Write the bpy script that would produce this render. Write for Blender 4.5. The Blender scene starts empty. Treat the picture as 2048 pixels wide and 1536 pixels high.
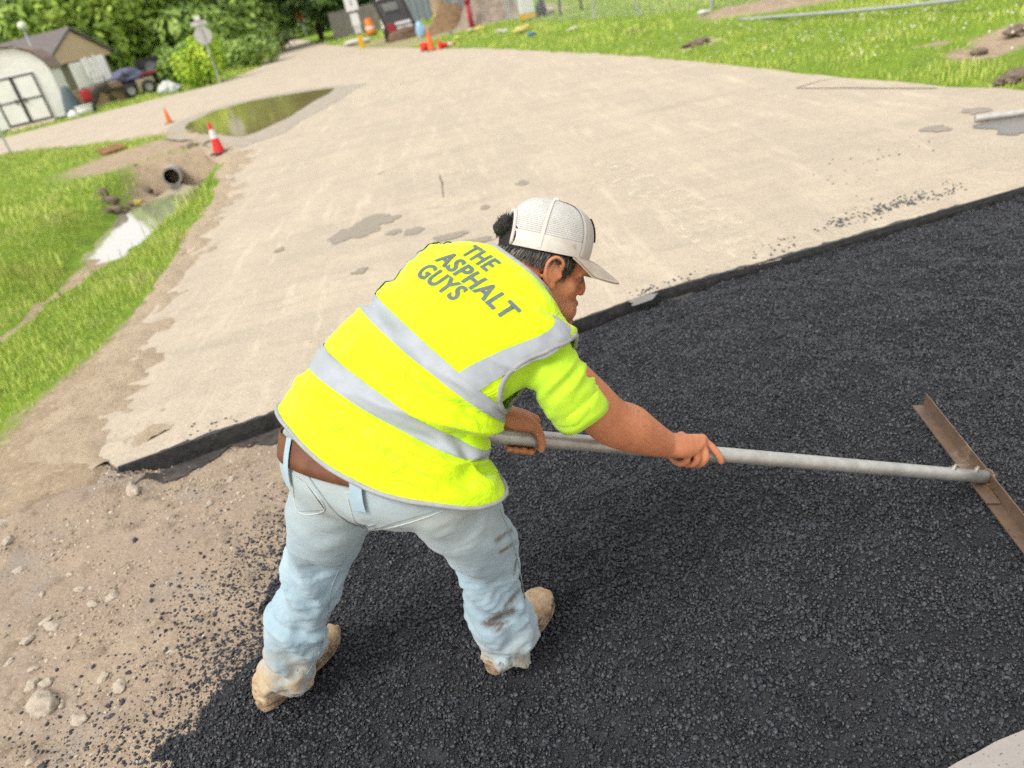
import bpy, bmesh, math, random
import numpy as np
from mathutils import Vector, Matrix, noise as mnoise
from mathutils.bvhtree import BVHTree

# ------------------------------------------------------------------ camera
scene = bpy.context.scene
R = math.radians
CAM_H, FPX, ROLL, PITCH = 1.60, 1480.0, R(13.0), R(28.4)      # focal length in pixels of a 2048 wide frame
cam = bpy.data.cameras.new('camera')
cam.sensor_width = 36.0
cam.lens = 36.0 * FPX / 2048.0
cam.clip_start, cam.clip_end = 0.05, 2000.0
cam.dof.use_dof = True
cam.dof.focus_distance = 1.85
cam.dof.aperture_fstop = 2.6
cam_ob = bpy.data.objects.new('camera', cam)
scene.collection.objects.link(cam_ob)
_up0 = np.array([0, math.sin(PITCH), math.cos(PITCH)])
_fw = np.array([0, math.cos(PITCH), -math.sin(PITCH)])
_rt0 = np.array([1.0, 0, 0])
_rt = _rt0 * math.cos(ROLL) - _up0 * math.sin(ROLL)
_up = _rt0 * math.sin(ROLL) + _up0 * math.cos(ROLL)
CR = np.array([_rt, _up, -_fw]).T
CC = np.array([0, 0, CAM_H])
_m = Matrix([list(CR[0]) + [0], list(CR[1]) + [0], list(CR[2]) + [CAM_H], [0, 0, 0, 1]])
cam_ob.matrix_world = _m
scene.camera = cam_ob

# ------------------------------------------------------------------ sky, sun, exposure
SUN_EL, SUN_AZ = R(52), R(228)      # high veiled sun
world = bpy.data.worlds.new('World')
scene.world = world
world.use_nodes = True
wt = world.node_tree
wt.nodes.clear()
w_sky = wt.nodes.new('ShaderNodeTexSky')
w_sky.sky_type = 'NISHITA'
w_sky.sun_disc = False
w_sky.sun_elevation = SUN_EL
w_sky.sun_rotation = SUN_AZ
w_sky.dust_density = 4.0
w_hs = wt.nodes.new('ShaderNodeHueSaturation')        # high thin overcast: little blue left in the sky
w_hs.inputs['Saturation'].default_value = 0.45
w_mix = wt.nodes.new('ShaderNodeMixRGB')
w_mix.blend_type = 'MIX'
w_mix.inputs[0].default_value = 0.6
w_mix.inputs[2].default_value = (10.5, 10.3, 9.9, 1)   # even cloud sheet
w_bg = wt.nodes.new('ShaderNodeBackground')
w_bg.inputs['Strength'].default_value = 0.065
w_out = wt.nodes.new('ShaderNodeOutputWorld')
wt.links.new(w_sky.outputs[0], w_hs.inputs['Color'])
wt.links.new(w_hs.outputs[0], w_mix.inputs[1])
wt.links.new(w_mix.outputs[0], w_bg.inputs['Color'])
wt.links.new(w_bg.outputs[0], w_out.inputs['Surface'])
sun = bpy.data.lights.new('sun', 'SUN')
sun.energy = 1.2
sun.angle = R(24)
sun.color = (1.0, 0.95, 0.86)
sun_ob = bpy.data.objects.new('sun', sun)
scene.collection.objects.link(sun_ob)
_sd = Vector((math.sin(SUN_AZ) * math.cos(SUN_EL), math.cos(SUN_AZ) * math.cos(SUN_EL), math.sin(SUN_EL)))
sun_ob.rotation_euler = _sd.to_track_quat('Z', 'Y').to_euler()
sun_ob.location = _sd * 30

vs = scene.view_settings
vs.view_transform = 'Standard'
vs.look = 'None'
vs.gamma = 1.0
vs.use_curve_mapping = False
vs.exposure = 1.2
scene.cycles.max_bounces = 5
scene.cycles.diffuse_bounces = 2
scene.cycles.glossy_bounces = 2
scene.cycles.transparent_max_bounces = 12
scene.cycles.use_denoising = False
scene.cycles.use_adaptive_sampling = True
scene.cycles.adaptive_threshold = 0.02
try:
    scene.cycles.denoiser = 'OPENIMAGEDENOISE'
except Exception:
    pass

# ------------------------------------------------------------------ helpers
rng = np.random.default_rng(7)
random.seed(7)
A = np.array
col = scene.collection

def nrm(v):
    v = A(v, float)
    return v / (np.linalg.norm(v) + 1e-12)

def ray(x, y):
    return CR @ A([(x - 1024) / FPX, -(y - 768) / FPX, -1.0])

DK = 0.932
def spot(x, y, d):                 # survey helper: direction in the photograph + measured distance -> place in the world
    return CC + ray(x, y) * d * DK

def gs(x, y, z=0.0):               # the same for points on level ground of height z
    d = ray(x, y)
    return CC + d * ((z - CAM_H) / d[2])

def camdir(r, u, b):               # a direction given as right, up and towards the viewer
    return nrm(CR @ A([r, u, b], float))

def world_loc(o):
    l = Vector((0, 0, 0))
    while o is not None:
        l = l + o.location
        o = o.parent
    return A(l)

def link_mesh(name, me, mat, parent=None, smooth=True):
    o = bpy.data.objects.new(name, me)
    col.objects.link(o)
    if mat is not None:
        for m_ in (mat if isinstance(mat, (list, tuple)) else [mat]):
            me.materials.append(m_)
    if smooth and len(me.polygons):
        me.polygons.foreach_set('use_smooth', [True] * len(me.polygons))
    if parent is not None:
        o.parent = parent
    return o

def mesh_np(name, V, F, mat, parent=None, smooth=True, loc=None):
    """V in world coordinates; stored relative to the parent's base or to loc"""
    V = np.asarray(V, float)
    off = world_loc(parent) if parent is not None else A([0, 0, 0.])
    if loc is not None:
        off = off + A(loc)
    me = bpy.data.meshes.new(name)
    me.from_pydata((V - off).tolist(), [], [list(map(int, f)) for f in F])
    me.update()
    o = link_mesh(name, me, mat, parent, smooth)
    if loc is not None:
        o.location = loc
    return o

def fast_mesh(name, V, F, mat, parent=None, smooth=False):
    """F: (n,k) index array, all faces of k corners"""
    V = np.asarray(V, np.float32)
    if parent is not None:
        V = V - world_loc(parent).astype(np.float32)
    F = np.asarray(F, np.int32)
    n, k = F.shape
    me = bpy.data.meshes.new(name)
    me.vertices.add(len(V)); me.loops.add(n * k); me.polygons.add(n)
    me.vertices.foreach_set('co', V.ravel())
    me.loops.foreach_set('vertex_index', F.ravel())
    me.polygons.foreach_set('loop_start', np.arange(0, n * k, k, dtype=np.int32))
    me.polygons.foreach_set('loop_total', np.full(n, k, np.int32))
    me.update(calc_edges=True)
    me.validate()
    return link_mesh(name, me, mat, parent, smooth)

def empty(name, loc, parent=None):
    o = bpy.data.objects.new(name, None)
    o.empty_display_size = 0.1
    o.location = [float(v) for v in loc]
    col.objects.link(o)
    if parent is not None:
        o.parent = parent
    return o

def tag(o, label=None, cat=None, group=None, kind=None):
    if label: o['label'] = label
    if cat: o['category'] = cat
    if group: o['group'] = group
    if kind: o['kind'] = kind
    return o

def copy_tree(o, parent=None):
    c = o.copy(); col.objects.link(c)
    if parent is not None: c.parent = parent
    for ch in list(o.children): copy_tree(ch, c)
    return c

# mesh pieces: every builder returns (V, F)
def join(parts):
    V, F, n = [], [], 0
    for v, f in parts:
        V.append(np.asarray(v, float)); F += [[i + n for i in q] for q in f]; n += len(v)
    return np.vstack(V), F

def box(c, s, ax=None, bev=0.0):
    """box at centre c, full sizes s, axes ax (3x3 rows)"""
    c = A(c, float); h = A(s, float) / 2
    ax = np.eye(3) if ax is None else A(ax, float)
    if bev <= 0:
        V = [c + ax[0] * x * h[0] + ax[1] * y * h[1] + ax[2] * z * h[2] for x, y, z in
             ((-1,-1,-1),(1,-1,-1),(1,1,-1),(-1,1,-1),(-1,-1,1),(1,-1,1),(1,1,1),(-1,1,1))]
        return A(V), [[3,2,1,0],[4,5,6,7],[0,1,5,4],[1,2,6,5],[2,3,7,6],[3,0,4,7]]
    bm = bmesh.new()
    bmesh.ops.create_cube(bm, size=1.0)
    for v in bm.verts: v.co = Vector((v.co.x * s[0], v.co.y * s[1], v.co.z * s[2]))
    bmesh.ops.bevel(bm, geom=list(bm.edges), offset=bev, segments=2, affect='EDGES', profile=0.5)
    bm.verts.index_update()
    V = A([c + ax[0] * v.co.x + ax[1] * v.co.y + ax[2] * v.co.z for v in bm.verts])
    F = [[v.index for v in f.verts] for f in bm.faces]
    bm.free()
    return V, F

def frame_of(t, hint=None):
    t = nrm(t)
    h = A([0, 0, 1.]) if hint is None else A(hint, float)
    if abs(t @ nrm(h)) > 0.97: h = A([1., 0, 0]) if hint is None else A([0.3, 0.9, 0.2])
    a = nrm(np.cross(h, t)); b = np.cross(t, a)
    return a, b

def tube(P, rad, n=12, cap=True, flat=1.0, hint=None, round_caps=0):
    """swept tube along points P with radii rad; flat scales the second axis"""
    P = A(P, float)
    rad = np.full(len(P), rad, float) if np.isscalar(rad) else A(rad, float)
    flat = np.full(len(P), flat, float) if np.isscalar(flat) else A(flat, float)
    if round_caps:
        t0, t1 = nrm(P[0] - P[1]), nrm(P[-1] - P[-2])
        k = round_caps
        pre = [(P[0] + t0 * rad[0] * math.cos(a), rad[0] * math.sin(a), flat[0]) for a in np.linspace(0.15, math.pi / 2, k, endpoint=False)]
        post = [(P[-1] + t1 * rad[-1] * math.cos(a), rad[-1] * math.sin(a), flat[-1]) for a in np.linspace(math.pi / 2, 0.15, k + 1)[1:]]
        P = A([p[0] for p in pre] + list(P) + [p[0] for p in post])
        rad = A([p[1] for p in pre] + list(rad) + [p[1] for p in post])
        flat = A([p[2] for p in pre] + list(flat) + [p[2] for p in post])
    T = np.gradient(P, axis=0)
    V = []
    a = None
    for i in range(len(P)):
        t = nrm(T[i])
        if a is None:
            a, b = frame_of(t, hint)
        else:
            a = nrm(a - t * (a @ t)); b = np.cross(t, a)
        for k in range(n):
            th = 2 * math.pi * k / n
            V.append(P[i] + a * math.cos(th) * rad[i] + b * math.sin(th) * rad[i] * flat[i])
    F = []
    for i in range(len(P) - 1):
        for k in range(n):
            F.append([i * n + k, i * n + (k + 1) % n, (i + 1) * n + (k + 1) % n, (i + 1) * n + k])
    if cap:
        F.append(list(range(n))[::-1]); F.append([(len(P) - 1) * n + k for k in range(n)])
    return A(V), F

def ellipsoid(c, r, ax=None, n=20, m=12):
    c = A(c, float); ax = np.eye(3) if ax is None else A(ax, float)
    r = A([r] * 3 if np.isscalar(r) else r, float)
    V = [c + ax[2] * r[2]]
    for j in range(1, m):
        ph = math.pi * j / m
        for k in range(n):
            th = 2 * math.pi * k / n
            V.append(c + ax[0] * r[0] * math.sin(ph) * math.cos(th) + ax[1] * r[1] * math.sin(ph) * math.sin(th) + ax[2] * r[2] * math.cos(ph))
    V.append(c - ax[2] * r[2])
    F = [[0, 1 + k, 1 + (k + 1) % n] for k in range(n)]
    for j in range(m - 2):
        b = 1 + j * n
        F += [[b + k, b + n + k, b + n + (k + 1) % n, b + (k + 1) % n] for k in range(n)]
    b = 1 + (m - 2) * n; e = len(V) - 1
    F += [[b + k, e, b + (k + 1) % n] for k in range(n)]
    return A(V), F

def lathe(prof, n=24, c=(0, 0, 0), ax=None, cap=False):
    """prof: (radius, height) pairs, around axis ax[2]"""
    ax = np.eye(3) if ax is None else A(ax, float)
    c = A(c, float)
    V, F = [], []
    for r, h in prof:
        for k in range(n):
            th = 2 * math.pi * k / n
            V.append(c + ax[0] * r * math.cos(th) + ax[1] * r * math.sin(th) + ax[2] * h)
    for i in range(len(prof) - 1):
        for k in range(n):
            F.append([i * n + k, i * n + (k + 1) % n, (i + 1) * n + (k + 1) % n, (i + 1) * n + k])
    if cap:
        F.append(list(range(n))[::-1]); F.append([(len(prof) - 1) * n + k for k in range(n)])
    return A(V), F

def prism(poly, z0, z1, ax=None, c=(0, 0, 0)):
    """extrude a 2-d outline (in ax0, ax1) along ax2"""
    ax = np.eye(3) if ax is None else A(ax, float)
    c = A(c, float); n = len(poly)
    V = [c + ax[0] * p[0] + ax[1] * p[1] + ax[2] * z for z in (z0, z1) for p in poly]
    F = [list(range(n))[::-1], list(range(n, 2 * n))] + [[i, (i + 1) % n, n + (i + 1) % n, n + i] for i in range(n)]
    return A(V), F

def grid_faces(nu, nv, wrap=False):
    F = []
    for i in range(nv - 1):
        for k in range(nu if wrap else nu - 1):
            F.append([i * nu + k, i * nu + (k + 1) % nu, (i + 1) * nu + (k + 1) % nu, (i + 1) * nu + k])
    return F

def catmull(X, t):
    """X: (n, d) samples at integer parameters; t scalar or array in 0..n-1"""
    X = np.asarray(X, float)
    n = len(X)
    t = np.clip(np.asarray(t, float), 0, n - 1)
    i = np.minimum(np.floor(t).astype(int), n - 2)
    f = (t - i)[..., None]
    p1, p2 = X[i], X[i + 1]
    p0 = np.where((i > 0)[..., None], X[np.maximum(i - 1, 0)], 2 * p1 - p2)
    p3 = np.where((i < n - 2)[..., None], X[np.minimum(i + 2, n - 1)], 2 * p2 - p1)
    return 0.5 * (2 * p1 + (p2 - p0) * f + (2 * p0 - 5 * p1 + 4 * p2 - p3) * f ** 2 + (3 * p1 - p0 - 3 * p2 + p3) * f ** 3)

def smooth_path(P, n):
    P = A(P, float)
    return catmull(P, np.linspace(0, len(P) - 1, n))

# value noise in numpy (fast, for large meshes)
_perm = np.random.default_rng(3).random((64, 64, 64))
def vnoise(P, s):
    Q = np.asarray(P, float) * s + 100.0
    i = np.floor(Q).astype(int); f = Q - i; f = f * f * (3 - 2 * f)
    i &= 63; j = (i + 1) & 63
    def g(a, b, c): return _perm[a, b, c]
    x0, y0, z0 = i.T; x1, y1, z1 = j.T; fx, fy, fz = f.T
    c00 = g(x0, y0, z0) * (1 - fx) + g(x1, y0, z0) * fx; c10 = g(x0, y1, z0) * (1 - fx) + g(x1, y1, z0) * fx
    c01 = g(x0, y0, z1) * (1 - fx) + g(x1, y0, z1) * fx; c11 = g(x0, y1, z1) * (1 - fx) + g(x1, y1, z1) * fx
    return ((c00 * (1 - fy) + c10 * fy) * (1 - fz) + (c01 * (1 - fy) + c11 * fy) * fz) * 2 - 1
def fbm(P, s, o=4):
    r = 0; a = 1.0
    for k in range(o):
        r = r + a * vnoise(np.asarray(P) + 7.3 * k, s); s *= 2.03; a *= 0.5
    return r

def remesh(parts, voxel, it=4, weight=None, lam=0.5):
    """union of closed pieces as ONE continuous surface"""
    V, F = join(parts)
    me = bpy.data.meshes.new('tmp'); me.from_pydata(V.tolist(), [], F); me.update()
    ob = bpy.data.objects.new('tmp', me); col.objects.link(ob)
    md = ob.modifiers.new('r', 'REMESH'); md.mode = 'VOXEL'; md.voxel_size = voxel; md.adaptivity = 0
    dg = bpy.context.evaluated_depsgraph_get()
    ev = ob.evaluated_get(dg)
    m2 = bpy.data.meshes.new_from_object(ev)
    bpy.data.objects.remove(ob); bpy.data.meshes.remove(me)
    n = len(m2.vertices)
    co = np.empty(n * 3, np.float32); m2.vertices.foreach_get('co', co); co = co.reshape(-1, 3).astype(float)
    E = np.empty(len(m2.edges) * 2, np.int32); m2.edges.foreach_get('vertices', E); E = E.reshape(-1, 2)
    P = np.empty(len(m2.polygons) * 4, np.int32)
    m2.polygons.foreach_get('vertices', P); P = P.reshape(-1, 4)
    bpy.data.meshes.remove(m2)
    co = lap(co, E, it, lam, weight)
    return co, P, E

def lap(co, E, it, lam=0.5, weight=None):
    n = len(co)
    deg = np.bincount(E[:, 0], minlength=n) + np.bincount(E[:, 1], minlength=n)
    w = 1.0 if weight is None else weight(co)[:, None]
    for _ in range(it):
        s = np.stack([np.bincount(E[:, 0], co[E[:, 1], k], n) + np.bincount(E[:, 1], co[E[:, 0], k], n) for k in range(3)], 1)
        co = co + lam * w * (s / np.maximum(deg, 1)[:, None] - co)
    return co

def vnormals(co, P):
    d1 = co[P[:, 2]] - co[P[:, 0]]; d2 = co[P[:, 3]] - co[P[:, 1]]
    fn = np.cross(d1, d2)
    N = np.zeros_like(co)
    for k in range(P.shape[1]):
        for c in range(3): N[:, c] += np.bincount(P[:, k], fn[:, c], len(co))
    return N / (np.linalg.norm(N, axis=1, keepdims=True) + 1e-12)

# ------------------------------------------------------------------ materials
class NT:
    def __init__(s, name):
        s.m = bpy.data.materials.new(name); s.m.use_nodes = True
        s.t = s.m.node_tree; s.t.nodes.clear()
        s.out = s.n('ShaderNodeOutputMaterial'); s.b = s.n('ShaderNodeBsdfPrincipled')
        s.l(s.b.outputs[0], s.out.inputs['Surface'])
        s._co = None
    def n(s, k, **kw):
        x = s.t.nodes.new(k)
        for a, v in kw.items(): setattr(x, a, v)
        return x
    def l(s, a, b): s.t.links.new(a, b)
    def co(s):
        if s._co is None: s._co = s.n('ShaderNodeTexCoord')
        return s._co.outputs['Object']
    def map(s, scale=(1, 1, 1), rot=(0, 0, 0), src=None, loc=(0, 0, 0)):
        x = s.n('ShaderNodeMapping'); x.inputs['Scale'].default_value = scale; x.inputs['Rotation'].default_value = rot; x.inputs['Location'].default_value = loc
        s.l(src or s.co(), x.inputs['Vector']); return x.outputs[0]
    def noise(s, scale, detail=4, rough=0.55, vec=None, dist=0.0):
        x = s.n('ShaderNodeTexNoise'); x.inputs['Scale'].default_value = scale; x.inputs['Detail'].default_value = detail
        x.inputs['Roughness'].default_value = rough; x.inputs['Distortion'].default_value = dist
        s.l(vec or s.co(), x.inputs['Vector']); return x.outputs['Fac']
    def voro(s, scale, feat='F1', out='Distance', vec=None):
        x = s.n('ShaderNodeTexVoronoi'); x.feature = feat; x.inputs['Scale'].default_value = scale
        s.l(vec or s.co(), x.inputs['Vector']); return x.outputs[out]
    def ramp(s, fac, pts):
        x = s.n('ShaderNodeValToRGB'); e = x.color_ramp.elements
        while len(e) > 1: e.remove(e[0])
        for i, (p, c) in enumerate(pts):
            c = (c, c, c, 1) if np.isscalar(c) else (*c, 1)
            if i == 0: e[0].position = p; e[0].color = c
            else:
                q = e.new(p); q.color = c
        s.l(fac, x.inputs[0]); return x.outputs[0]
    def mix(s, fac, a, b, mode='MIX'):
        x = s.n('ShaderNodeMixRGB', blend_type=mode)
        for v, i in ((fac, 0), (a, 1), (b, 2)):
            if hasattr(v, 'links') or hasattr(v, 'is_output'): s.l(v, x.inputs[i])
            elif np.isscalar(v): x.inputs[i].default_value = v if i == 0 else (v, v, v, 1)
            else: x.inputs[i].default_value = (*v, 1)
        return x.outputs[0]
    def math(s, op, a, b=0.0, clamp=False):
        x = s.n('ShaderNodeMath', operation=op, use_clamp=clamp)
        for v, i in ((a, 0), (b, 1)):
            if hasattr(v, 'is_output'): s.l(v, x.inputs[i])
            else: x.inputs[i].default_value = v
        return x.outputs[0]
    def bump(s, h, strength=0.4, dist=0.01, prev=None):
        x = s.n('ShaderNodeBump'); x.inputs['Strength'].default_value = strength; x.inputs['Distance'].default_value = dist
        s.l(h, x.inputs['Height'])
        if prev is not None: s.l(prev, x.inputs['Normal'])
        return x.outputs[0]
    def set(s, **kw):
        names = dict(color='Base Color', rough='Roughness', metal='Metallic', spec='Specular IOR Level', normal='Normal', alpha='Alpha',
                     sheen='Sheen Weight', sss='Subsurface Weight', coat='Coat Weight', trans='Transmission Weight', ior='IOR')
        for k, v in kw.items():
            i = s.b.inputs[names[k]]
            if hasattr(v, 'is_output'): s.l(v, i)
            elif k == 'color': i.default_value = (*v, 1)
            else: i.default_value = v
        return s.m

def M(name, c, rough=0.6, var=0.15, nscale=6.0, bump=0.15, bscale=60.0, bdist=0.004, metal=0.0, spec=0.4, c2=None, **kw):
    """plain surface with grime variation and fine relief"""
    t = NT(name)
    c = A(c, float)
    d = tuple(c * (1 - var)) if c2 is None else c2
    f = t.ramp(t.noise(nscale, 5, 0.6), [(0.35, 0.0), (0.68, 1.0)])
    t.set(color=t.mix(f, tuple(c), tuple(d)), rough=rough, metal=metal, spec=spec, **kw)
    if bump > 0: t.set(normal=t.bump(t.noise(bscale, 3, 0.6), bump, bdist))
    return t.m
# ================================================================== ground, road, trench
def resample(P, step):
    P = A(P, float); d = np.r_[0, np.cumsum(np.linalg.norm(np.diff(P, axis=0), axis=1))]
    t = np.linspace(0, d[-1], max(2, int(d[-1] / step)))
    return np.stack([np.interp(t, d, P[:, k]) for k in range(P.shape[1])], 1)

def inside(P, poly):
    x, y = P[:, 0], P[:, 1]; c = np.zeros(len(P), bool)
    for (x0, y0), (x1, y1) in zip(poly, np.roll(poly, -1, axis=0)):
        if y0 == y1: continue
        c ^= ((y0 > y) != (y1 > y)) & (x < (x1 - x0) * (y - y0) / (y1 - y0) + x0)
    return c

def seg_dist(P, line):
    d = np.full(len(P), 1e9); tpar = np.zeros(len(P)); acc = 0
    for a_, b_ in zip(line[:-1], line[1:]):
        ab = b_ - a_; u = np.clip(((P - a_) @ ab) / (ab @ ab), 0, 1)
        q = np.linalg.norm(P - (a_ + u[:, None] * ab), axis=1); L_ = np.linalg.norm(ab)
        m_ = q < d; tpar[m_] = acc + u[m_] * L_; d = np.minimum(d, q); acc += L_
    return d, tpar

g2 = lambda pts, z=0.0: A([gs(x, y, z)[:2] for x, y in pts])
cutline = g2([(236, 936), (560, 822), (860, 733), (1145, 645), (1320, 582), (1600, 505), (2048, 375), (2400, 270)])
left_edge = g2([(205, 915), (165, 880), (172, 830), (200, 770), (270, 690), (330, 590), (395, 475), (440, 405), (466, 345), (474, 312)])
flare_edge = A([[-4.15, 14.3], [-5.0, 16.2], [-5.95, 18.2], [-7.6, 19.6], [-9.2, 20.8], [-11.2, 22.5], [-13.4, 24.3], [-18, 26.3], [-60, 32]])
far_edge = A([[-60, 39], [-25, 34.2], [-17.6, 32.6], [-14.4, 34.4], [-12.5, 35.4], [-9.6, 36.0], [-9.2, 44], [-10.4, 50.5], [-13.0, 68], [-20, 100], [-55, 220]])
right_edge = A([[-46, 222], [-16, 100], [-9.6, 68], [-6.9, 54.6], [-3.2, 38.3], [-.15, 27.3], [1.45, 21.6], [3.28, 13.1], [3.92, 8.6], [4.32, 6.5], [4.48, 5.8], [4.62, 4.9], [4.72, 4.35]])
cut_end = cutline[-1] if cutline[-1][0] < 4.7 else cutline[-2]
cl = [p for p in cutline if p[0] < 4.6]
road_poly = np.vstack([cl[0][None], left_edge, flare_edge, far_edge, right_edge, A(cl[1:])[::-1]])
def rough_poly(poly, step, amp, sc, far=40):
    P = np.vstack([poly, poly[:1]]); P = resample(P, step)[:-1]
    T = np.roll(P, -1, 0) - np.roll(P, 1, 0); T /= np.linalg.norm(T, axis=1, keepdims=True) + 1e-9
    N = np.stack([T[:, 1], -T[:, 0]], 1); Q = np.c_[P, np.zeros(len(P))]
    a_ = amp * np.clip(np.linalg.norm(P, axis=1) / 8, .6, 1.3) * np.where(P[:, 0] > np.interp(P[:, 1], [3, 20, 40], [1, -2, -7]), .45, 1)
    d_, _ = seg_dist(P, A(cl)); a_ = a_ * np.clip(d_ / .4, .08, 1)
    return P + N * (a_ * fbm(Q, sc, 3))[:, None]
road_rough = rough_poly(road_poly, .10, .12, 2.0)
trench_poly = np.vstack([A([[-3.4, .1], [-3.3, 1.4], [-2.75, 2.35]]), g2([(20, 1030), (140, 985), (236, 936)]), A(cl[1:]), A([[4.75, 1.9], [4.9, .1]])])

# --- materials
def ground_mat():
    t = NT('verge_soil')
    s_ = t.n('ShaderNodeAttribute'); s_.attribute_name = 'soil'
    gr = t.mix(t.ramp(t.noise(3.0, 5, .65), [(.3, 0.), (.7, 1.)]), (.20, .31, .035), (.12, .20, .03))
    gr = t.mix(t.ramp(t.noise(14, 4, .7), [(.5, 0.), (.72, .8)]), gr, (.30, .36, .06))
    so = t.mix(t.ramp(t.noise(5, 6, .65), [(.3, 0.), (.7, 1.)]), (.43, .335, .235), (.28, .215, .15))
    so = t.mix(t.ramp(t.noise(26, 5, .65), [(.52, 0.), (.68, .8)]), so, (.50, .41, .30))
    f = t.ramp(t.math('ADD', s_.outputs['Fac'], t.math('MULTIPLY', t.math('SUBTRACT', t.noise(9, 5, .7), .5), .7)), [(.38, 0.), (.62, 1.)])
    return t.set(color=t.mix(f, gr, so), rough=.95, spec=.1, normal=t.bump(t.noise(35, 6, .7), .7, .03))
GROUNDM = ground_mat()

def road_mat():
    t = NT('dusty_pavement')
    c = t.mix(t.ramp(t.noise(.9, 5, .6), [(.3, 0.), (.7, 1.)]), (.475, .395, .29), (.39, .335, .26))
    st = t.noise(1.0, 6, .62, t.map((2.3, .42, 1), (0, 0, R(12))))                   # drag marks along the street
    c = t.mix(t.ramp(st, [(.42, 0.), (.70, .75)]), c, (.55, .455, .325))
    st2 = t.noise(1.0, 6, .65, t.map((.55, 2.6, 1), (0, 0, R(-24))))
    c = t.mix(t.ramp(st2, [(.46, 0.), (.68, .8)]), c, (.36, .31, .24))
    c = t.mix(t.ramp(t.noise(3.4, 5, .7, dist=1.2), [(.55, 0.), (.68, .7)]), c, (.34, .29, .225))
    c = t.mix(t.ramp(t.noise(12, 6, .72), [(.46, 0.), (.66, .6)]), c, (.35, .295, .225))
    c = t.mix(t.ramp(t.noise(55, 4, .7), [(.42, 0.), (.70, .7)]), c, (.62, .52, .385))
    c = t.mix(t.ramp(t.noise(150, 3, .7), [(.55, 0.), (.70, .7)]), c, (.24, .20, .155))
    c = t.mix(t.ramp(t.noise(1.0, 7, .7, t.map((7, .9, 1), (0, 0, R(16)))), [(.54, 0.), (.66, .55)]), c, (.60, .51, .38))
    c = t.mix(t.ramp(t.noise(1.0, 7, .7, t.map((1.3, 6.5, 1), (0, 0, R(-8)))), [(.56, 0.), (.68, .5)]), c, (.32, .275, .215))
    c = t.mix(t.ramp(t.voro(42), [(.0, .75), (.10, 0.)]), c, (.20, .165, .125))       # dark grit
    c = t.mix(t.ramp(t.voro(17), [(.0, .8), (.045, 0.)]), c, (.13, .11, .09))
    hs_ = t.n('ShaderNodeHueSaturation'); hs_.inputs['Saturation'].default_value = .86; hs_.inputs['Value'].default_value = .98; t.l(c, hs_.inputs['Color']); c = hs_.outputs[0]
    n1 = t.bump(t.noise(160, 4, .75), .6, .005)
    n1 = t.bump(t.noise(24, 5, .6), .35, .012, n1)
    return t.set(color=c, rough=.9, spec=.12, normal=n1)
ROADM = road_mat()

# --- ditch beside the road
ditch_px = [(352, 352), (338, 372), (310, 420), (262, 470), (205, 520), (120, 600), (-40, 760)]
ditch = g2(ditch_px, -.30)
ditch = np.vstack([ditch, ditch[-1] + (ditch[-1] - ditch[-2]) * 1.5])
def terrain_z(P2):
    P3 = np.c_[P2, np.zeros(len(P2))]
    z = .022 * fbm(P3, .9, 4) - .015
    d, tp_ = seg_dist(P2, ditch)
    dep = np.interp(tp_, [0, .6, 2.0, 4.0, 6.0, 9.0, 14], [.58, .56, .46, .40, .24, .12, .08])
    ahead = P2[:, 1] > ditch[0, 1] + .05
    prof = np.exp(-(d / .74) ** 3.6)
    z = z - np.where(ahead, dep * np.exp(-(np.hypot(P2[:, 0] - ditch[0, 0], (P2[:, 1] - ditch[0, 1]) * 9) / .40) ** 2), dep * prof)
    z += np.where(prof > .05, .035 * fbm(P3 + 9, 4.0, 3) * prof, 0)
    # soft bank on the right verge and spoil heaps
    rb = np.clip((P2[:, 0] - np.interp(P2[:, 1], right_edge[::-1, 1], right_edge[::-1, 0])), 0, 30)
    right = (P2[:, 0] > -2) & (P2[:, 1] < 60)
    z += np.where(right, .10 * np.clip(rb / 2.0, 0, 1) + .05 * np.clip(rb / 6, 0, 1) + .05 * fbm(P3 + 4, 1.6, 3) * np.clip(rb, 0, 1), 0)
    z = np.where(inside(P2, road_poly), -.16, z)
    z = np.where(inside(P2, trench_poly), -.34, z)
    return z
def soil_w(P2):
    P3 = np.c_[P2, np.zeros(len(P2))]
    dr, _ = seg_dist(P2, np.vstack([left_edge, flare_edge[:5]]))
    s_ = np.exp(-(dr / np.interp(P2[:, 1], [3, 4.5, 6, 8, 12], [.75, .38, .16, .12, .22])) ** 2)
    d, tp_ = seg_dist(P2, ditch)
    s_ = np.maximum(s_, np.exp(-(d / np.interp(tp_, [0, 1, 3, 4.5, 7], [.9, .75, .55, .30, .05])) ** 2))
    # bare earth round the culvert head and on the flat in front of the cross street
    c0 = gs(300, 300)[:2]; s_ = np.maximum(s_, np.exp(-(np.hypot((P2[:, 0] - c0[0]) / 1.9, (P2[:, 1] - c0[1]) / 2.2)) ** 2))
    c0 = gs(385, 312)[:2]; s_ = np.maximum(s_, 1.2 * np.exp(-(np.hypot((P2[:, 0] - c0[0]) / .8, (P2[:, 1] - c0[1]) / 2.0)) ** 2))
    for px, py, r_ in [(1400, 95, .38), (1960, 110, .35), (2030, 85, .5), (2035, 160, .22), (1500, 30, 1.2), (1640, 5, 1.6), (1250, 118, .2), (1860, 100, .22)]:
        c0 = gs(px, py)[:2]; s_ = np.maximum(s_, np.exp(-(np.linalg.norm(P2 - c0, axis=1) / r_) ** 2))
    s_ = np.maximum(s_, (P2[:, 1] < np.interp(P2[:, 0], [-6, -3.2, -2.3, -1.9], [2.4, 3.1, 3.55, 3.5])) * 1.0)
    s_ = np.where((P2[:, 1] > 30) & (P2[:, 0] > -6) & (P2[:, 0] < 5.5) & (P2[:, 1] < 46), np.maximum(s_, .55), s_)
    return np.clip(s_, 0, 1)
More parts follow.
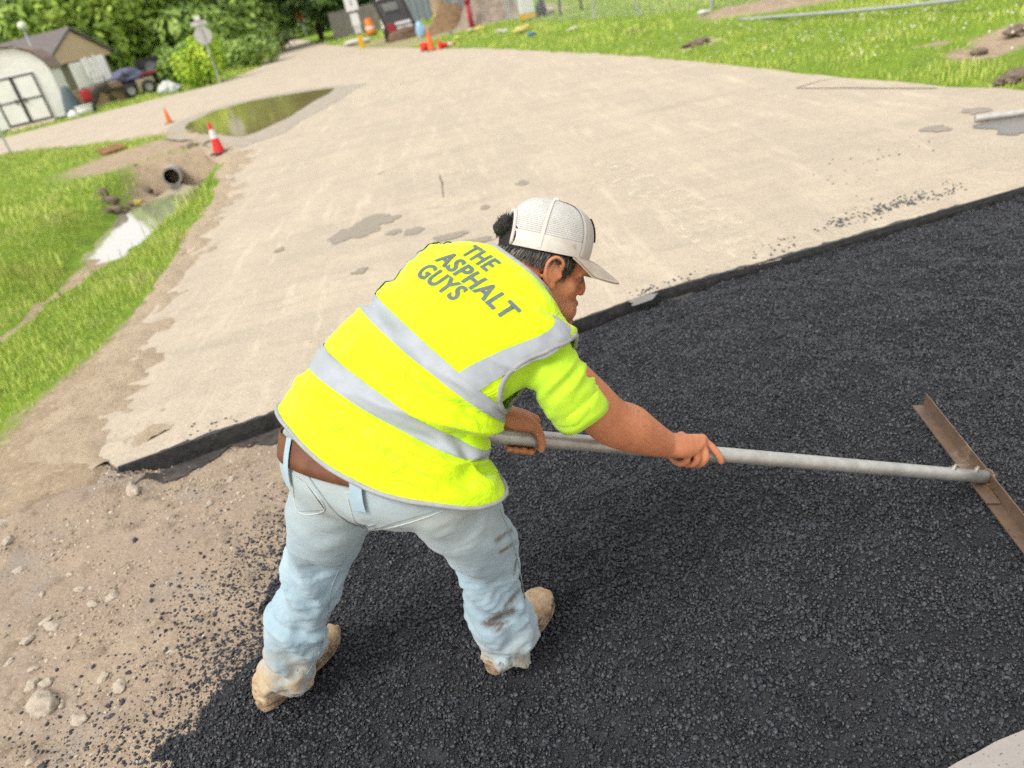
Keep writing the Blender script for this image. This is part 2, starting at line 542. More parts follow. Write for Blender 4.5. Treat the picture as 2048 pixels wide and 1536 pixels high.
def axis_steps(*seg):
    out = []
    for a_, b_, st in seg: out += list(np.arange(a_, b_, st))
    return np.unique(np.round(out + [seg[-1][1]], 4))
gx = axis_steps((-420, -60, 30), (-60, -16, 2.0), (-16, -7, .3), (-7, -1.5, .07), (-1.5, 3.5, .4), (3.5, 8, .12), (8, 16, .4), (16, 60, 3), (60, 420, 30))
gy = axis_steps((-30, 2, 2), (2, 3.2, .12), (3.2, 14.5, .075), (14.5, 26, .25), (26, 50, .8), (50, 120, 4), (120, 700, 40))
GX, GY = np.meshgrid(gx, gy); P2 = np.c_[GX.ravel(), GY.ravel()]
gz = terrain_z(P2)
Fg = A(grid_faces(len(gx), len(gy)))
ground = tag(fast_mesh('ground', np.c_[P2, gz], Fg, GROUNDM, None, True), kind='structure')
at_ = ground.data.attributes.new('soil', 'FLOAT', 'POINT'); at_.data.foreach_set('value', soil_w(P2).astype(np.float32))

# --- road sheet with thickness
from mathutils.geometry import tessellate_polygon
rp = [Vector((p[0], p[1], 0)) for p in road_rough]
tris = tessellate_polygon([rp]); n_ = len(rp)
V = [(p.x, p.y, 0) for p in rp] + [(p.x, p.y, -.11) for p in rp]
F = [list(t_) for t_ in tris] + [[i, (i + 1) % n_, n_ + (i + 1) % n_, n_ + i] for i in range(n_)]
road = tag(mesh_np('road', A(V), F, ROADM, None, False), kind='structure')
bm = bmesh.new(); bm.from_mesh(road.data); bmesh.ops.recalc_face_normals(bm, faces=bm.faces)
if sum(f.normal.z * f.calc_area() for f in bm.faces) < 0: bmesh.ops.reverse_faces(bm, faces=bm.faces)
bm.to_mesh(road.data); bm.free()

# --- flat marks on the road: damp spots, puddle, cracks, chalky drag marks
def blob(cx, cy, rx, ry, rot, n=40, amp=.25, sc=1.7, seed=0.0):
    a_ = np.linspace(0, 2 * math.pi, n, endpoint=False)
    q = np.c_[np.cos(a_) * sc + seed, np.sin(a_) * sc, a_ * 0 + seed * 3.1]
    r_ = 1 + amp * fbm(q, 1.0, 3)
    x_, y_ = np.cos(a_) * rx * r_, np.sin(a_) * ry * r_
    return np.c_[cx + x_ * math.cos(rot) - y_ * math.sin(rot), cy + x_ * math.sin(rot) + y_ * math.cos(rot)]
def sheet(name, poly, z, m, par=road):
    v = [Vector((p[0], p[1], 0)) for p in poly]; t_ = tessellate_polygon([v])
    o = mesh_np(name, A([[p[0], p[1], z] for p in poly]), [list(q) for q in t_], m, par, False)
    bm = bmesh.new(); bm.from_mesh(o.data)
    for f in bm.faces:
        if f.normal.z < 0: f.normal_flip()
    bm.to_mesh(o.data); bm.free(); return o
def damp_mat(name, c, rough, sc=40):
    t = NT(name)
    cc = t.mix(t.ramp(t.noise(sc, 5, .65), [(.35, 0.), (.7, 1.)]), c, tuple(A(c) * .72))
    return t.set(color=cc, rough=rough, spec=.4, normal=t.bump(t.noise(160, 4, .7), .4, .003))
DAMP = damp_mat('damp_pavement', (.30, .26, .205), .6); DAMP2 = damp_mat('wet_pavement', (.19, .18, .165), .25)
for k, (px, py, wx, wy, m_) in enumerate([(705, 468, 46, 13, DAMP), (745, 445, 40, 11, DAMP), (787, 465, 14, 5, DAMP), (827, 462, 20, 7, DAMP), (900, 474, 34, 7, DAMP), (720, 543, 16, 5, DAMP), (1045, 366, 12, 5, DAMP), (945, 485, 40, 6, DAMP),
        (1690 + 345, 247, 60, 14, DAMP2), (2030, 262, 28, 8, DAMP2), (1955, 222, 22, 6, DAMP), (1868, 258, 26, 6, DAMP), (970, 415, 10, 4, DAMP), (560, 500, 12, 4, DAMP)]):
    c0 = gs(px, py); e1_ = gs(px + wx, py - wx * .23) - c0; e2_ = gs(px, py - wy) - c0
    sheet('damp_spot', blob(c0[0], c0[1], np.linalg.norm(e1_), np.linalg.norm(e2_), math.atan2(e1_[1], e1_[0]), 60, .42, 1.6, k * 2.3), .004 + .0005 * (k % 3), m_)
CRACK = M('crack_dark', (.09, .075, .06), .95, .3, bump=0)
def strip(P, w, z, amp=.3):
    P = resample(P, .06); T = np.gradient(P, axis=0); T /= np.linalg.norm(T, axis=1, keepdims=True) + 1e-9
    N = np.stack([-T[:, 1], T[:, 0]], 1); ww = w * (1 + amp * fbm(np.c_[P * 6, P[:, 0] * 0], 1.0, 2))
    V = np.vstack([np.c_[P + N * ww[:, None] / 2, np.full(len(P), z)], np.c_[P - N * ww[:, None] / 2, np.full(len(P), z)]]); n_ = len(P)
    return V, [[i, n_ + i, n_ + i + 1, i + 1] for i in range(n_ - 1)]
for pts, w_ in [([(1600, 176), (1680, 176), (1760, 178), (1865, 178)], .022), ([(880, 350), (885, 365), (880, 380), (886, 395)], .010), ([(1600, 175), (1650, 158), (1700, 152)], .012)]:
    base = g2(pts); base = resample(base, .15); base = base + .05 * np.stack([vnoise(np.c_[base * 2, base[:, 0] * 0], 1), vnoise(np.c_[base * 2, base[:, 0] * 0 + 5], 1)], 1)
    mesh_np('crack', *strip(base, w_, .0035), CRACK, road, False)
CHALK = NT('chalk_dust')
fc = CHALK.ramp(CHALK.noise(9, 6, .7, CHALK.map((1, 1, 1))), [(.44, 0.), (.66, .75)])
CHALK.set(color=(.68, .61, .49), rough=.95, spec=.1, alpha=fc); CHALK = CHALK.m
for pts, w_ in [([(930, 365), (975, 392), (1022, 420)], .03), ([(1195, 325), (1260, 360), (1330, 402), (1420, 455), (1520, 530)], .30), ([(960, 255), (1010, 280), (1075, 290), (1130, 285)], .10), ([(560, 300), (640, 325), (780, 350)], .10), ([(700, 205), (850, 150), (985, 100)], .5), ([(860, 195), (900, 180)], .3), ([(1100, 505), (1190, 540)], .06), ([(760, 345), (900, 345), (1010, 340)], .12)]:
    mesh_np('dust_streak', *strip(g2(pts), w_, .0025, .7), CHALK, road, False)

# puddle at the mouth of the side street: wet rim and muddy water
pud = g2([(368, 264), (378, 246), (430, 222), (500, 203), (560, 192), (610, 184), (668, 177), (655, 188), (632, 200), (605, 218), (578, 234), (545, 250), (515, 265), (488, 274), (458, 271), (420, 268), (390, 268)])
wet = g2([(330, 276), (345, 250), (400, 225), (480, 203), (560, 186), (640, 174), (735, 166), (700, 186), (650, 214), (600, 246), (548, 272), (500, 291), (450, 292), (430, 300), (400, 284)])
def wobble(P, amp, sc, step):
    P = resample(np.vstack([P, P[:1]]), step)[:-1]; Q = np.c_[P, P[:, 0] * 0]
    return P + amp * np.stack([fbm(Q, sc, 3), fbm(Q + 7, sc, 3)], 1)
sheet('wet_rim', wobble(wet, .10, 1.5, .2), .0045, damp_mat('wet_rim', (.385, .335, .265), .55, 5))
t = NT('muddy_water')
t.set(color=t.mix(t.ramp(t.noise(1.1, 4), [(.3, 0.), (.7, 1.)]), (.24, .20, .075), (.29, .24, .10)), rough=.07, spec=.3, normal=t.bump(t.noise(5, 2), .03, .01))
WATER = t.m
tag(sheet('puddle_water', wobble(pud, .06, 1.3, .2), .009, WATER, None), kind='structure')

# ditch water
dw = [p for p in ditch[1:6]]
wz = -.30
pts_w = g2([(340, 405), (312, 402), (285, 425), (255, 440), (225, 462), (190, 492), (172, 512), (205, 503), (245, 487), (285, 466), (318, 448), (338, 425)], wz)
t = NT('ditch_water')
t.set(color=(.42, .385, .32), rough=.03, spec=1.0, coat=1.0, normal=t.bump(t.noise(14, 3), .05, .01))
cw = pts_w.mean(0)
tag(sheet('ditch_water', cw + (wobble(pts_w, .05, 2.5, .1) - cw) * 1.9, wz - .015, t.m, None), kind='structure')

# --- trench floor
sx, sy = np.arange(-4.0, 4.9, .016), np.arange(.15, 4.45, .016)
SX, SY = np.meshgrid(sx, sy); Q2 = np.c_[SX.ravel(), SY.ravel()]; Q3 = np.c_[Q2, np.zeros(len(Q2))]
dcut, _ = seg_dist(Q2, np.vstack([A(cl)]))
lshoulder = np.vstack([A([[-3.4, .1], [-3.3, 1.4], [-2.75, 2.35]]), g2([(20, 1030), (140, 985), (236, 936)])])
dsh, _ = seg_dist(Q2, lshoulder); ins = inside(Q2, trench_poly)
sd = np.where(ins, dsh, -dsh)
rise = np.clip(1 - (sd + .05) / .30, 0, 1); rise = rise * rise * (3 - 2 * rise)
zs = -.085 + .075 * rise + .014 * fbm(Q3, 1.7, 3) + .006 * fbm(Q3 + 3, 9, 3) + .0028 * fbm(Q3, 45, 2)
rut = np.exp(-((Q2[:, 1] - (1.7 + .35 * (Q2[:, 0] + 1.5) + .1 * fbm(Q3, 1.2, 2))) / .10) ** 2) * (Q2[:, 0] < -.7)
zs -= .016 * rut
zs += .006 * np.clip(fbm(Q3 + 20, 16, 2) * 1.4 - .2, 0, 1)
# asphalt edge line
aedge = np.vstack([g2([(905, 718), (800, 850), (640, 980), (590, 1040), (560, 1105), (490, 1200), (400, 1305), (305, 1400), (225, 1500), (150, 1640), (100, 1800)], -.05), A([[-1.2, .05]])])
apoly = np.vstack([aedge, A([[4.75, .05], [4.75, 4.3]]), A(cl)[::-1][:-2]])
dae, _ = seg_dist(Q2, aedge); ina = inside(Q2, apoly)
sda = np.where(ina, dae, -dae)                       # >0 on the mat
wob = .12 * fbm(Q3 + 31, 2.2, 3) + .07 * fbm(Q3 + 11, 7, 3) + .075 * fbm(Q3 + 17, 20, 3) + .10 * np.clip((1.5 - Q2[:, 1]) / .5, 0, 1) * (Q2[:, 0] < -.3) * fbm(Q3 + 44, 5, 3)
keep = ((ins) | ((sd > -.45) & (Q2[:, 0] < -1.2))) & (sda < .35) & ~inside(Q2, road_poly)
def sub_grid(mask, nx, ny):
    m_ = mask.reshape(ny, nx); fm = m_[:-1, :-1] & m_[1:, :-1] & m_[:-1, 1:] & m_[1:, 1:]
    j, i = np.nonzero(fm); a_ = j * nx + i
    F = np.stack([a_, a_ + 1, a_ + nx + 1, a_ + nx], 1)
    used, inv = np.unique(F, return_inverse=True)
    return used, inv.reshape(F.shape)
used, Fs = sub_grid(keep, len(sx), len(sy))
def subgrade_mat():
    t = NT('wet_crushed_base')
    c = t.mix(t.ramp(t.noise(2.2, 5, .6), [(.32, 0.), (.68, 1.)]), (.36, .275, .205), (.30, .24, .185))
    c = t.mix(t.ramp(t.noise(5.5, 6, .7, dist=.8), [(.50, 0.), (.66, .85)]), c, (.40, .32, .225))
    c = t.mix(t.ramp(t.noise(9, 6, .7), [(.52, 0.), (.66, .85)]), c, (.185, .14, .10))
    c = t.mix(t.ramp(t.noise(3.1, 5, .6, dist=.6), [(.56, 0.), (.66, .8)]), c, (.31, .265, .225))
    c = t.mix(t.ramp(t.voro(60), [(.05, .8), (.28, 0.)]), c, (.50, .42, .32))
    c = t.mix(t.ramp(t.noise(90, 4, .7), [(.45, 0.), (.70, .6)]), c, (.20, .155, .12))
    rg = t.ramp(t.noise(2.6, 5, .6), [(.45, .9), (.66, .42)])
    return t.set(color=c, rough=rg, spec=.3, normal=t.bump(t.noise(70, 5, .7), .8, .010, t.bump(t.voro(60), .5, .006)))
SUBM = subgrade_mat()
subgrade = tag(fast_mesh('subgrade', np.c_[Q2, zs][used], Fs, SUBM, None, True), kind='structure')

# --- fresh asphalt mat
keepa = (sda + wob > .09) & ins & ~inside(Q2, road_poly) & (Q2[:, 1] > .3)
za = -.054 + .024 * fbm(Q3 + 2, 2.3, 3) + .014 * fbm(Q3 + 6, 7, 3) + .006 * fbm(Q3 + 8, 34, 2)
za += .016 * np.exp(-(dcut / .9) ** 2) * np.clip((Q2[:, 0] - .2) / 1.5, 0, 1)
for hx_, hy_, r_, h_ in [(-.20, 1.62, .30, -.006), (gs(1960, 1120)[0], gs(1960, 1120)[1], .22, -.020), (gs(1830, 900)[0], gs(1830, 900)[1], .16, -.014), (gs(2020, 1000)[0] + .12, gs(2020, 1000)[1] + .1, .14, .018)]:
    za += h_ * np.exp(-((Q2[:, 0] - hx_) ** 2 + (Q2[:, 1] - hy_) ** 2) / r_ ** 2)
tap = np.clip((sda + wob - .09) / .22, 0, 1)
za = zs + .002 + (za - zs) * tap ** .8
gut = np.exp(-(dcut / .05) ** 2) * np.clip(1 - (Q2[:, 0] - .3) / 1.2, 0, 1)
za -= .03 * gut
useda, Fa = sub_grid(keepa, len(sx), len(sy))
def asphalt_mat(name, lo, mid, hi, spec, rough, bs=90, bst=.25):
    t = NT(name)
    oi = t.n('ShaderNodeObjectInfo')
    c = t.ramp(oi.outputs['Random'], [(0, lo), (.5, mid), (.92, hi), (1.0, tuple(A(hi) * 1.8))])
    c = t.mix(t.ramp(t.noise(1.7, 5, .65), [(.38, 0.), (.66, .8)]), c, lo)
    return t.set(color=c, rough=rough, spec=spec, normal=t.bump(t.noise(bs, 3, .7), bst, .004))
BITU = asphalt_mat('fresh_asphalt', (.006, .0066, .0085), (.009, .010, .0125), (.012, .013, .016), .4, .45, 210, 1.0)
asphalt = tag(fast_mesh('asphalt', np.c_[Q2, za][useda], Fa, BITU, None, True), 'loose black freshly spread hot asphalt mat in the trench', 'asphalt', kind='stuff')
at_ = asphalt.data.attributes.new('dens', 'FLOAT', 'POINT')
at_.data.foreach_set('value', np.clip((.45 + tap[useda]) * (.75 + .45 * fbm(Q3[useda] + 5, 13, 2)), .15, 1.2).astype(np.float32))

def scatter(ob, mat, dens, smin, smax, seed, keep_base, squash=.75, power=2.2, sub=1, lift=.0):
    ng = bpy.data.node_groups.new('scatter', 'GeometryNodeTree')
    ng.interface.new_socket('Geometry', in_out='INPUT', socket_type='NodeSocketGeometry')
    ng.interface.new_socket('Geometry', in_out='OUTPUT', socket_type='NodeSocketGeometry')
    N = ng.nodes.new; L_ = ng.links.new
    gi, go = N('NodeGroupInput'), N('NodeGroupOutput')
    at = N('GeometryNodeInputNamedAttribute'); at.data_type = 'FLOAT'; at.inputs['Name'].default_value = 'dens'
    mu = N('ShaderNodeMath'); mu.operation = 'MULTIPLY'; mu.inputs[1].default_value = dens
    L_(at.outputs['Attribute'], mu.inputs[0])
    dp = N('GeometryNodeDistributePointsOnFaces'); dp.distribute_method = 'RANDOM'; dp.inputs['Seed'].default_value = seed
    L_(gi.outputs[0], dp.inputs['Mesh']); L_(mu.outputs[0], dp.inputs['Density'])
    ico = N('GeometryNodeMeshIcoSphere'); ico.inputs['Subdivisions'].default_value = sub; ico.inputs['Radius'].default_value = 1.0
    ip = N('GeometryNodeInstanceOnPoints'); L_(dp.outputs['Points'], ip.inputs['Points']); L_(ico.outputs[0], ip.inputs['Instance'])
    rv = N('FunctionNodeRandomValue'); rv.data_type = 'FLOAT_VECTOR'; rv.inputs[0].default_value = (0, 0, 0); rv.inputs[1].default_value = (6.28, 6.28, 6.28); rv.inputs['Seed'].default_value = seed + 1
    L_(rv.outputs[0], ip.inputs['Rotation'])
    rs = N('FunctionNodeRandomValue'); rs.data_type = 'FLOAT'; rs.inputs[2].default_value = 0.0; rs.inputs[3].default_value = 1.0; rs.inputs['Seed'].default_value = seed + 2
    pw = N('ShaderNodeMath'); pw.operation = 'POWER'; pw.inputs[1].default_value = power; L_(rs.outputs[1], pw.inputs[0])
    mr = N('ShaderNodeMapRange'); mr.inputs[3].default_value = smin; mr.inputs[4].default_value = smax; L_(pw.outputs[0], mr.inputs[0])
    ra = N('FunctionNodeRandomValue'); ra.data_type = 'FLOAT_VECTOR'; ra.inputs[0].default_value = (squash * .8, squash * .7, squash * .6); ra.inputs[1].default_value = (1.3, 1.15, 1.0); ra.inputs['Seed'].default_value = seed + 3
    vm = N('ShaderNodeVectorMath'); vm.operation = 'SCALE'; L_(ra.outputs[0], vm.inputs[0]); L_(mr.outputs[0], vm.inputs['Scale'])
    L_(vm.outputs[0], ip.inputs['Scale'])
    tr_n = N('GeometryNodeTranslateInstances'); tr_n.inputs['Local Space'].default_value = False; cz = N('ShaderNodeCombineXYZ'); hz_m = N('ShaderNodeMath'); hz_m.operation = 'MULTIPLY'; hz_m.inputs[1].default_value = lift
    L_(mr.outputs[0], hz_m.inputs[0]); L_(hz_m.outputs[0], cz.inputs['Z']); L_(ip.outputs[0], tr_n.inputs[0]); L_(cz.outputs[0], tr_n.inputs['Translation'])
    sm = N('GeometryNodeSetMaterial'); sm.inputs['Material'].default_value = mat; L_(tr_n.outputs[0], sm.inputs[0])
    if keep_base:
        jn = N('GeometryNodeJoinGeometry'); L_(gi.outputs[0], jn.inputs[0]); L_(sm.outputs[0], jn.inputs[0]); L_(jn.outputs[0], go.inputs[0])
    else:
        L_(sm.outputs[0], go.inputs[0])
    md = ob.modifiers.new('scatter', 'NODES'); md.node_group = ng
    return ob
BITS = asphalt_mat('asphalt_stone', (.009, .010, .0135), (.019, .0212, .0285), (.038, .042, .054), .55, .34)
scatter(asphalt, BITS, 27000, .0024, .0090, 11, True, power=2.8, lift=.35)

# crumbs of asphalt thrown over the base course, thinning out to the left
base_copy = lambda nm: fast_mesh(nm, np.c_[Q2, zs][used], Fs, None, None, False)
crumbs = base_copy('asphalt_crumbs'); tag(crumbs, 'black asphalt crumbs scattered over the tan base beside the mat', 'asphalt', kind='stuff')
sdu = (sda + .8 * wob)[used]
dn = 1.5 * np.exp(np.clip(sdu - .06, -3, .06) / .14) + .022 * np.exp(np.clip(sdu, -3, 0) / .5)
dn *= np.clip(.35 + 1.5 * (vnoise(Q3[used], 5.0) * .5 + .5), .1, 1.6) * (Q2[used][:, 1] < 3.3)
dcu = dcut[used]; dn = np.maximum(dn, .8 * np.exp(-(dcu / .05) ** 2) * (Q2[used][:, 0] < 1))
at_ = crumbs.data.attributes.new('dens', 'FLOAT', 'POINT'); at_.data.foreach_set('value', np.clip(dn, 0, 1.7).astype(np.float32))
scatter(crumbs, BITS, 15000, .0016, .0085, 23, False, power=2.8)
# pale crushed stone in the base
GRAV = NT('limestone_chip'); oi_ = GRAV.n('ShaderNodeObjectInfo')
GRAV.set(color=GRAV.ramp(oi_.outputs['Random'], [(0, (.20, .155, .115)), (.45, (.36, .29, .21)), (.8, (.50, .43, .34)), (1, (.62, .57, .48))]), rough=.9, spec=.2, normal=GRAV.bump(GRAV.noise(90, 4), .5, .003)); GRAV = GRAV.m
gravel = base_copy('gravel'); tag(gravel, 'pale crushed limestone gravel bedded in the tan trench floor', 'gravel', kind='stuff')
gm = np.clip(1.7 * (vnoise(Q3[used] + 13, 3.2) * .6 + .4 * vnoise(Q3[used], 9) + .12), .015, 1) * np.clip(1 - sdu * 4, 0, 1)
at_ = gravel.data.attributes.new('dens', 'FLOAT', 'POINT'); at_.data.foreach_set('value', np.clip(gm, 0, 1).astype(np.float32))
scatter(gravel, GRAV, 6000, .0014, .0095, 41, False, power=3.0)

# single stones and lumps one can pick out
def rock(seed, sub=2, n=.28):
    bm = bmesh.new(); bmesh.ops.create_icosphere(bm, subdivisions=sub, radius=1.0)
    V = A([v.co[:] for v in bm.verts]); F = [[v.index for v in f.verts] for f in bm.faces]; bm.free()
    V = V * (1 + n * fbm(V + seed * 3.7, 1.4, 3))[:, None]; V[:, 2] *= .62
    me = bpy.data.meshes.new('stone'); me.from_pydata(V.tolist(), [], F); me.update(); return me
STONE = M('pale_limestone', (.50, .43, .345), .9, .3, 3, .35, 7, .05); LUMP = BITS
rocks = [rock(k, 3, .55) for k in range(6)]; lumps = [rock(20 + k, 2, .4) for k in range(4)]
for me in rocks: me.materials.append(STONE); me.polygons.foreach_set('use_smooth', [True] * len(me.polygons))
for me in lumps: me.materials.append(LUMP)
def zsub(x, y):
    i = int(np.clip(round((x + 4.0) / .016), 0, len(sx) - 1)); j = int(np.clip(round((y - .15) / .016), 0, len(sy) - 1)); return zs[j * len(sx) + i]
def put(name, me, px, py, w, par, sink=.45):
    p = gs(px, py, -.08); s_ = w * np.linalg.norm(p - CC) / FPX / 2
    o = bpy.data.objects.new(name, me); col.objects.link(o); o.parent = par
    o.location = (p[0], p[1], zsub(p[0], p[1]) + s_ * .62 * (1 - 2 * sink) ); o.scale = (s_ * random.uniform(.9, 1.25), s_ * random.uniform(.65, .95), s_ * random.uniform(.7, 1.0))
    o.rotation_euler = (random.uniform(-.3, .3), random.uniform(-.3, .3), random.uniform(0, 6.28)); return o
big = [(82, 1405, 56), (15, 1320, 16), (66, 1337, 14), (120, 1403, 14), (345, 1300, 20), (205, 1355, 22), (235, 1368, 26), (150, 1428, 24), (110, 1452, 12), (127, 1458, 12), (84, 1186, 14), (90, 1240, 20), (105, 1250, 26), (52, 1278, 20), (225, 1190, 20), (268, 1183, 12), (140, 1148, 14), (168, 1143, 12), (160, 1175, 20), (185, 1205, 18), (60, 1370, 20), (95, 1362, 22), (540, 850 + 280, 12), (55, 1515, 14), (120, 1512, 10), (270, 985, 30), (460, 960, 20), (540, 970, 16), (38, 1142, 18), (20, 1070, 22), (22, 1095, 20), (420, 1010, 14), (390, 1035, 12), (300, 1090, 12), (330, 1125, 12), (478, 1050, 12), (550, 1020, 12), (410, 1180, 10), (250, 1260, 10), (195, 1330, 10), (640, 1500, 22), (600, 1505, 26), (560, 1470, 12), (700, 1450, 8)]
for k, (px, py, w_) in enumerate(big[:26:1] if False else [b_ for b_ in big if b_[2] > 13]): put('stone', rocks[k % 6], px, py, w_, subgrade)
for k, (px, py, w_) in enumerate([(270, 1080, 14), (80, 1530, 16), (160, 1350, 8), (185, 1330, 8), (305, 1173, 10), (342, 1170, 8), (302, 1200, 9), (460, 1150, 10), (447, 1170, 10), (500, 1210, 14), (470, 1180, 9), (216, 1427, 12), (210, 1403, 10), (253, 1343, 9), (78, 1495, 8), (168, 1490, 10), (240, 1400, 11), (330, 1300, 9), (400, 1240, 9), (430, 1225, 10), (380, 1190, 8), (350, 1230, 8), (520, 1130, 10), (540, 1095, 10), (505, 1085, 9)]):
    put('asphalt_lump', lumps[k % 4], px, py, w_, subgrade, .2)

# --- saw-cut edge: tack-coated face, ragged black lip on top and a tar strip at its foot
TACK = NT('tack_coat')
TACK.set(color=TACK.mix(TACK.ramp(TACK.noise(26, 5, .7), [(.4, 0.), (.7, 1.)]), (.008, .008, .009), (.03, .029, .028)), rough=TACK.ramp(TACK.noise(30, 4), [(.35, .22), (.65, .55)]), spec=.6, normal=TACK.bump(TACK.noise(90, 5, .7), .7, .006)); TACK = TACK.m
C_ = resample(A(cl), .012); T = np.gradient(C_, axis=0); T /= np.linalg.norm(T, axis=1, keepdims=True); N = np.stack([-T[:, 1], T[:, 0]], 1)     # N towards the road
Qc = np.c_[C_, C_[:, 0] * 0]
lip = np.clip(.008 + .020 * fbm(Qc, 7, 3) + .010 * fbm(Qc, 30, 2), .001, .05)
xx = C_[:, 0]
lip += np.interp(xx, [-2.2, -1.75, -1.6, -1.2, -.9, -.2, .3, 5], [.012, .008, .006, .006, .012, .010, .006, .004])
low = np.interp(xx, [-2, -.2, .6, 1.4, 5], [-.088, -.080, -.058, -.044, -.040])
wv = .006 * fbm(Qc + 3, 14, 2)
rows = [np.c_[C_ + N * lip[:, None], np.full(len(C_), .0052)], np.c_[C_ - N * (.002 + np.abs(wv[:, None])), np.full(len(C_), .005)], np.c_[C_ - N * (.010 + .6 * np.abs(wv[:, None])), low * .5], np.c_[C_ - N * (.012 + np.abs(wv[:, None])), low]]
nC = len(C_)
mesh_np('cut_edge', np.vstack(rows), grid_faces(nC, 4), TACK, road, False)
foot = np.clip(.075 + .05 * fbm(Qc + 5, 5, 3) + .02 * fbm(Qc, 22, 2), .015, .2) * np.interp(xx, [-2, -1.0, .2, .9, 1.4], [1.15, 1, .8, .45, .1])
zf = lambda P: A([max(zsub(x_, y_), -.11) for x_, y_ in P])
P0, P1, P2_ = C_ - N * .008, C_ - N * (foot * .5)[:, None], C_ - N * foot[:, None]
selx = xx < 1.4
rows = [np.c_[p, (low if k == 0 else np.clip(zf(p), -.11, -.062)) + .007][selx] for k, p in enumerate((P0, P1, P2_))]
mesh_np('tar_strip', np.vstack(rows), grid_faces(int(selx.sum()), 3), M('tar_film', (.035, .033, .032), .5, .4, 20, .6, 120, .005, c2=(.085, .075, .068)), subgrade, True)
# spilled crumbs on the road beside the cut
spill = []
for px, py, n_, rx, ry in [(1760, 425, 150, 90, 9), (1830, 405, 80, 60, 8), (1680, 450, 60, 40, 8), (1900, 390, 30, 40, 8), (1560, 500, 30, 70, 10), (1380, 560, 16, 60, 10), (420, 860, 20, 60, 10), (1750, 330, 26, 150, 40), (1290, 588, 30, 30, 6)]:
    for _ in range(n_):
        t_ = random.gauss(0, .5); p = gs(px + t_ * rx, py - t_ * rx * .30 + random.gauss(0, .8) * ry - 6)
        spill.append((p[0], p[1], random.uniform(.0025, .0085)))
sp = [(V_ * s_ + A([x_, y_, s_ * .4]), F_) for (x_, y_, s_) in spill for V_, F_ in [ellipsoid((0, 0, 0), (1, random.uniform(.6, 1), .7), None, 6, 4)]]
o = mesh_np('crumbs', *join(sp), BITS, road, False); tag(o, kind='stuff')
sheet('damp_spot', blob(gs(1285, 598)[0], gs(1285, 600)[1], .085, .04, .3, 40, .3, 1.6, 9.1), .0062, DAMP2)
# near side of the trench: old pavement at the photographer's feet
near_poly = A([[.50, .875], [.70, .902], [.895, .935], [1.2, .98], [4.9, 1.5], [4.9, -2.5], [-3.2, -2.5], [-3.2, .25]])
npoly = wobble(near_poly, .010, 9, .05)
t = NT('stained_concrete')
cN = t.mix(t.ramp(t.noise(6, 5, .65), [(.35, 0.), (.7, 1.)]), (.36, .33, .31), (.28, .26, .245))
cN = t.mix(t.ramp(t.voro(95), [(.05, .9), (.22, 0.)]), cN, (.03, .03, .03))
t.set(color=cN, rough=.85, spec=.2, normal=t.bump(t.noise(150, 4, .7), .5, .003))
v = [Vector((p[0], p[1], 0)) for p in npoly]; tr_ = tessellate_polygon([v]); n_ = len(v)
o = mesh_np('pavement', A([[p.x, p.y, -.02] for p in v] + [[p.x, p.y, -.14] for p in v]), [list(q) for q in tr_] + [[i, (i + 1) % n_, n_ + (i + 1) % n_, n_ + i] for i in range(n_)], t.m, None, False)
bm = bmesh.new(); bm.from_mesh(o.data); bmesh.ops.recalc_face_normals(bm, faces=bm.faces)
bm.to_mesh(o.data); bm.free(); tag(o, kind='structure')
pd = np.vstack([npoly[(npoly[:, 0] > .5) & (npoly[:, 1] > .8)] - A([0, .075]), A([[4.9, 1.2], [4.9, -2.4], [.4, -2.4]])])
sheet('dust_film', pd, -.0155, M('yellow_dust', (.55, .42, .27), .95, .25, 12, .4, 150), o)
# a second pole lying on the road at the right
pA, pB = gs(1950, 238, .025), gs(2110, 216, .025); dirp = nrm(pB - pA)
pole = empty('steel_pole', A([pA[0], pA[1], 0])); tag(pole, 'grey metal pole lying on the dusty road at the right edge', 'pole')
V1, F1 = tube([pA, pA + dirp * 1.2], .0255, 20, cap=False); V2, F2 = tube([pA + dirp * 1.2, pA], .021, 20, cap=False)
mesh_np('shaft', *join([(V1, F1), (V2, F2)]), M('galvanised_steel', (.50, .49, .46), .5, .25, 20, .2, 120, metal=.3), pole)
a_, b_ = frame_of(dirp)
mesh_np('bore', *lathe([(0, 0), (.0212, 0)], 20, pA + dirp * .035, A([a_, b_, dirp])), M('pipe_bore', (.01, .01, .01), .9, 0, bump=0), pole)
mesh_np('rim', *lathe([(.021, 0), (.0255, 0)], 20, pA, A([a_, b_, dirp])), M('pipe_rim', (.35, .34, .32), .5, .2, bump=0), pole)

# loose dirt lapping over the left edge of the old pavement
fr_line = resample(np.vstack([g2([(215, 925)]), left_edge[1:], flare_edge[:4]]), .035)
Tn = np.gradient(fr_line, axis=0); Tn /= np.linalg.norm(Tn, axis=1, keepdims=True) + 1e-9
for _ in range(12): Tn[1:-1] = (Tn[:-2] + Tn[2:]) / 2
Tn /= np.linalg.norm(Tn, axis=1, keepdims=True); Nn = np.stack([Tn[:, 1], -Tn[:, 0]], 1)           # towards the road
ts = np.linspace(-.42, .55, 34); fv = []
for t_ in ts: fv.append(fr_line + Nn * t_ * np.interp(fr_line[:, 1], [2.5, 4, 6, 14], [1.2, 1.0, .55, .8])[:, None])
fv = A(fv).reshape(-1, 2); f3 = np.c_[fv, fv[:, 0] * 0]; tq = np.repeat(ts, len(fr_line))
fz = np.interp(tq, [-.42, -.15, 0, .2, .55], [-.05, .006, .012, .000, -.030]) + .022 * fbm(f3 + 2, 3.2, 3) + .014 * fbm(f3, 11, 4)
fz = np.where(inside(fv, trench_poly), np.minimum(fz, -.02), fz)
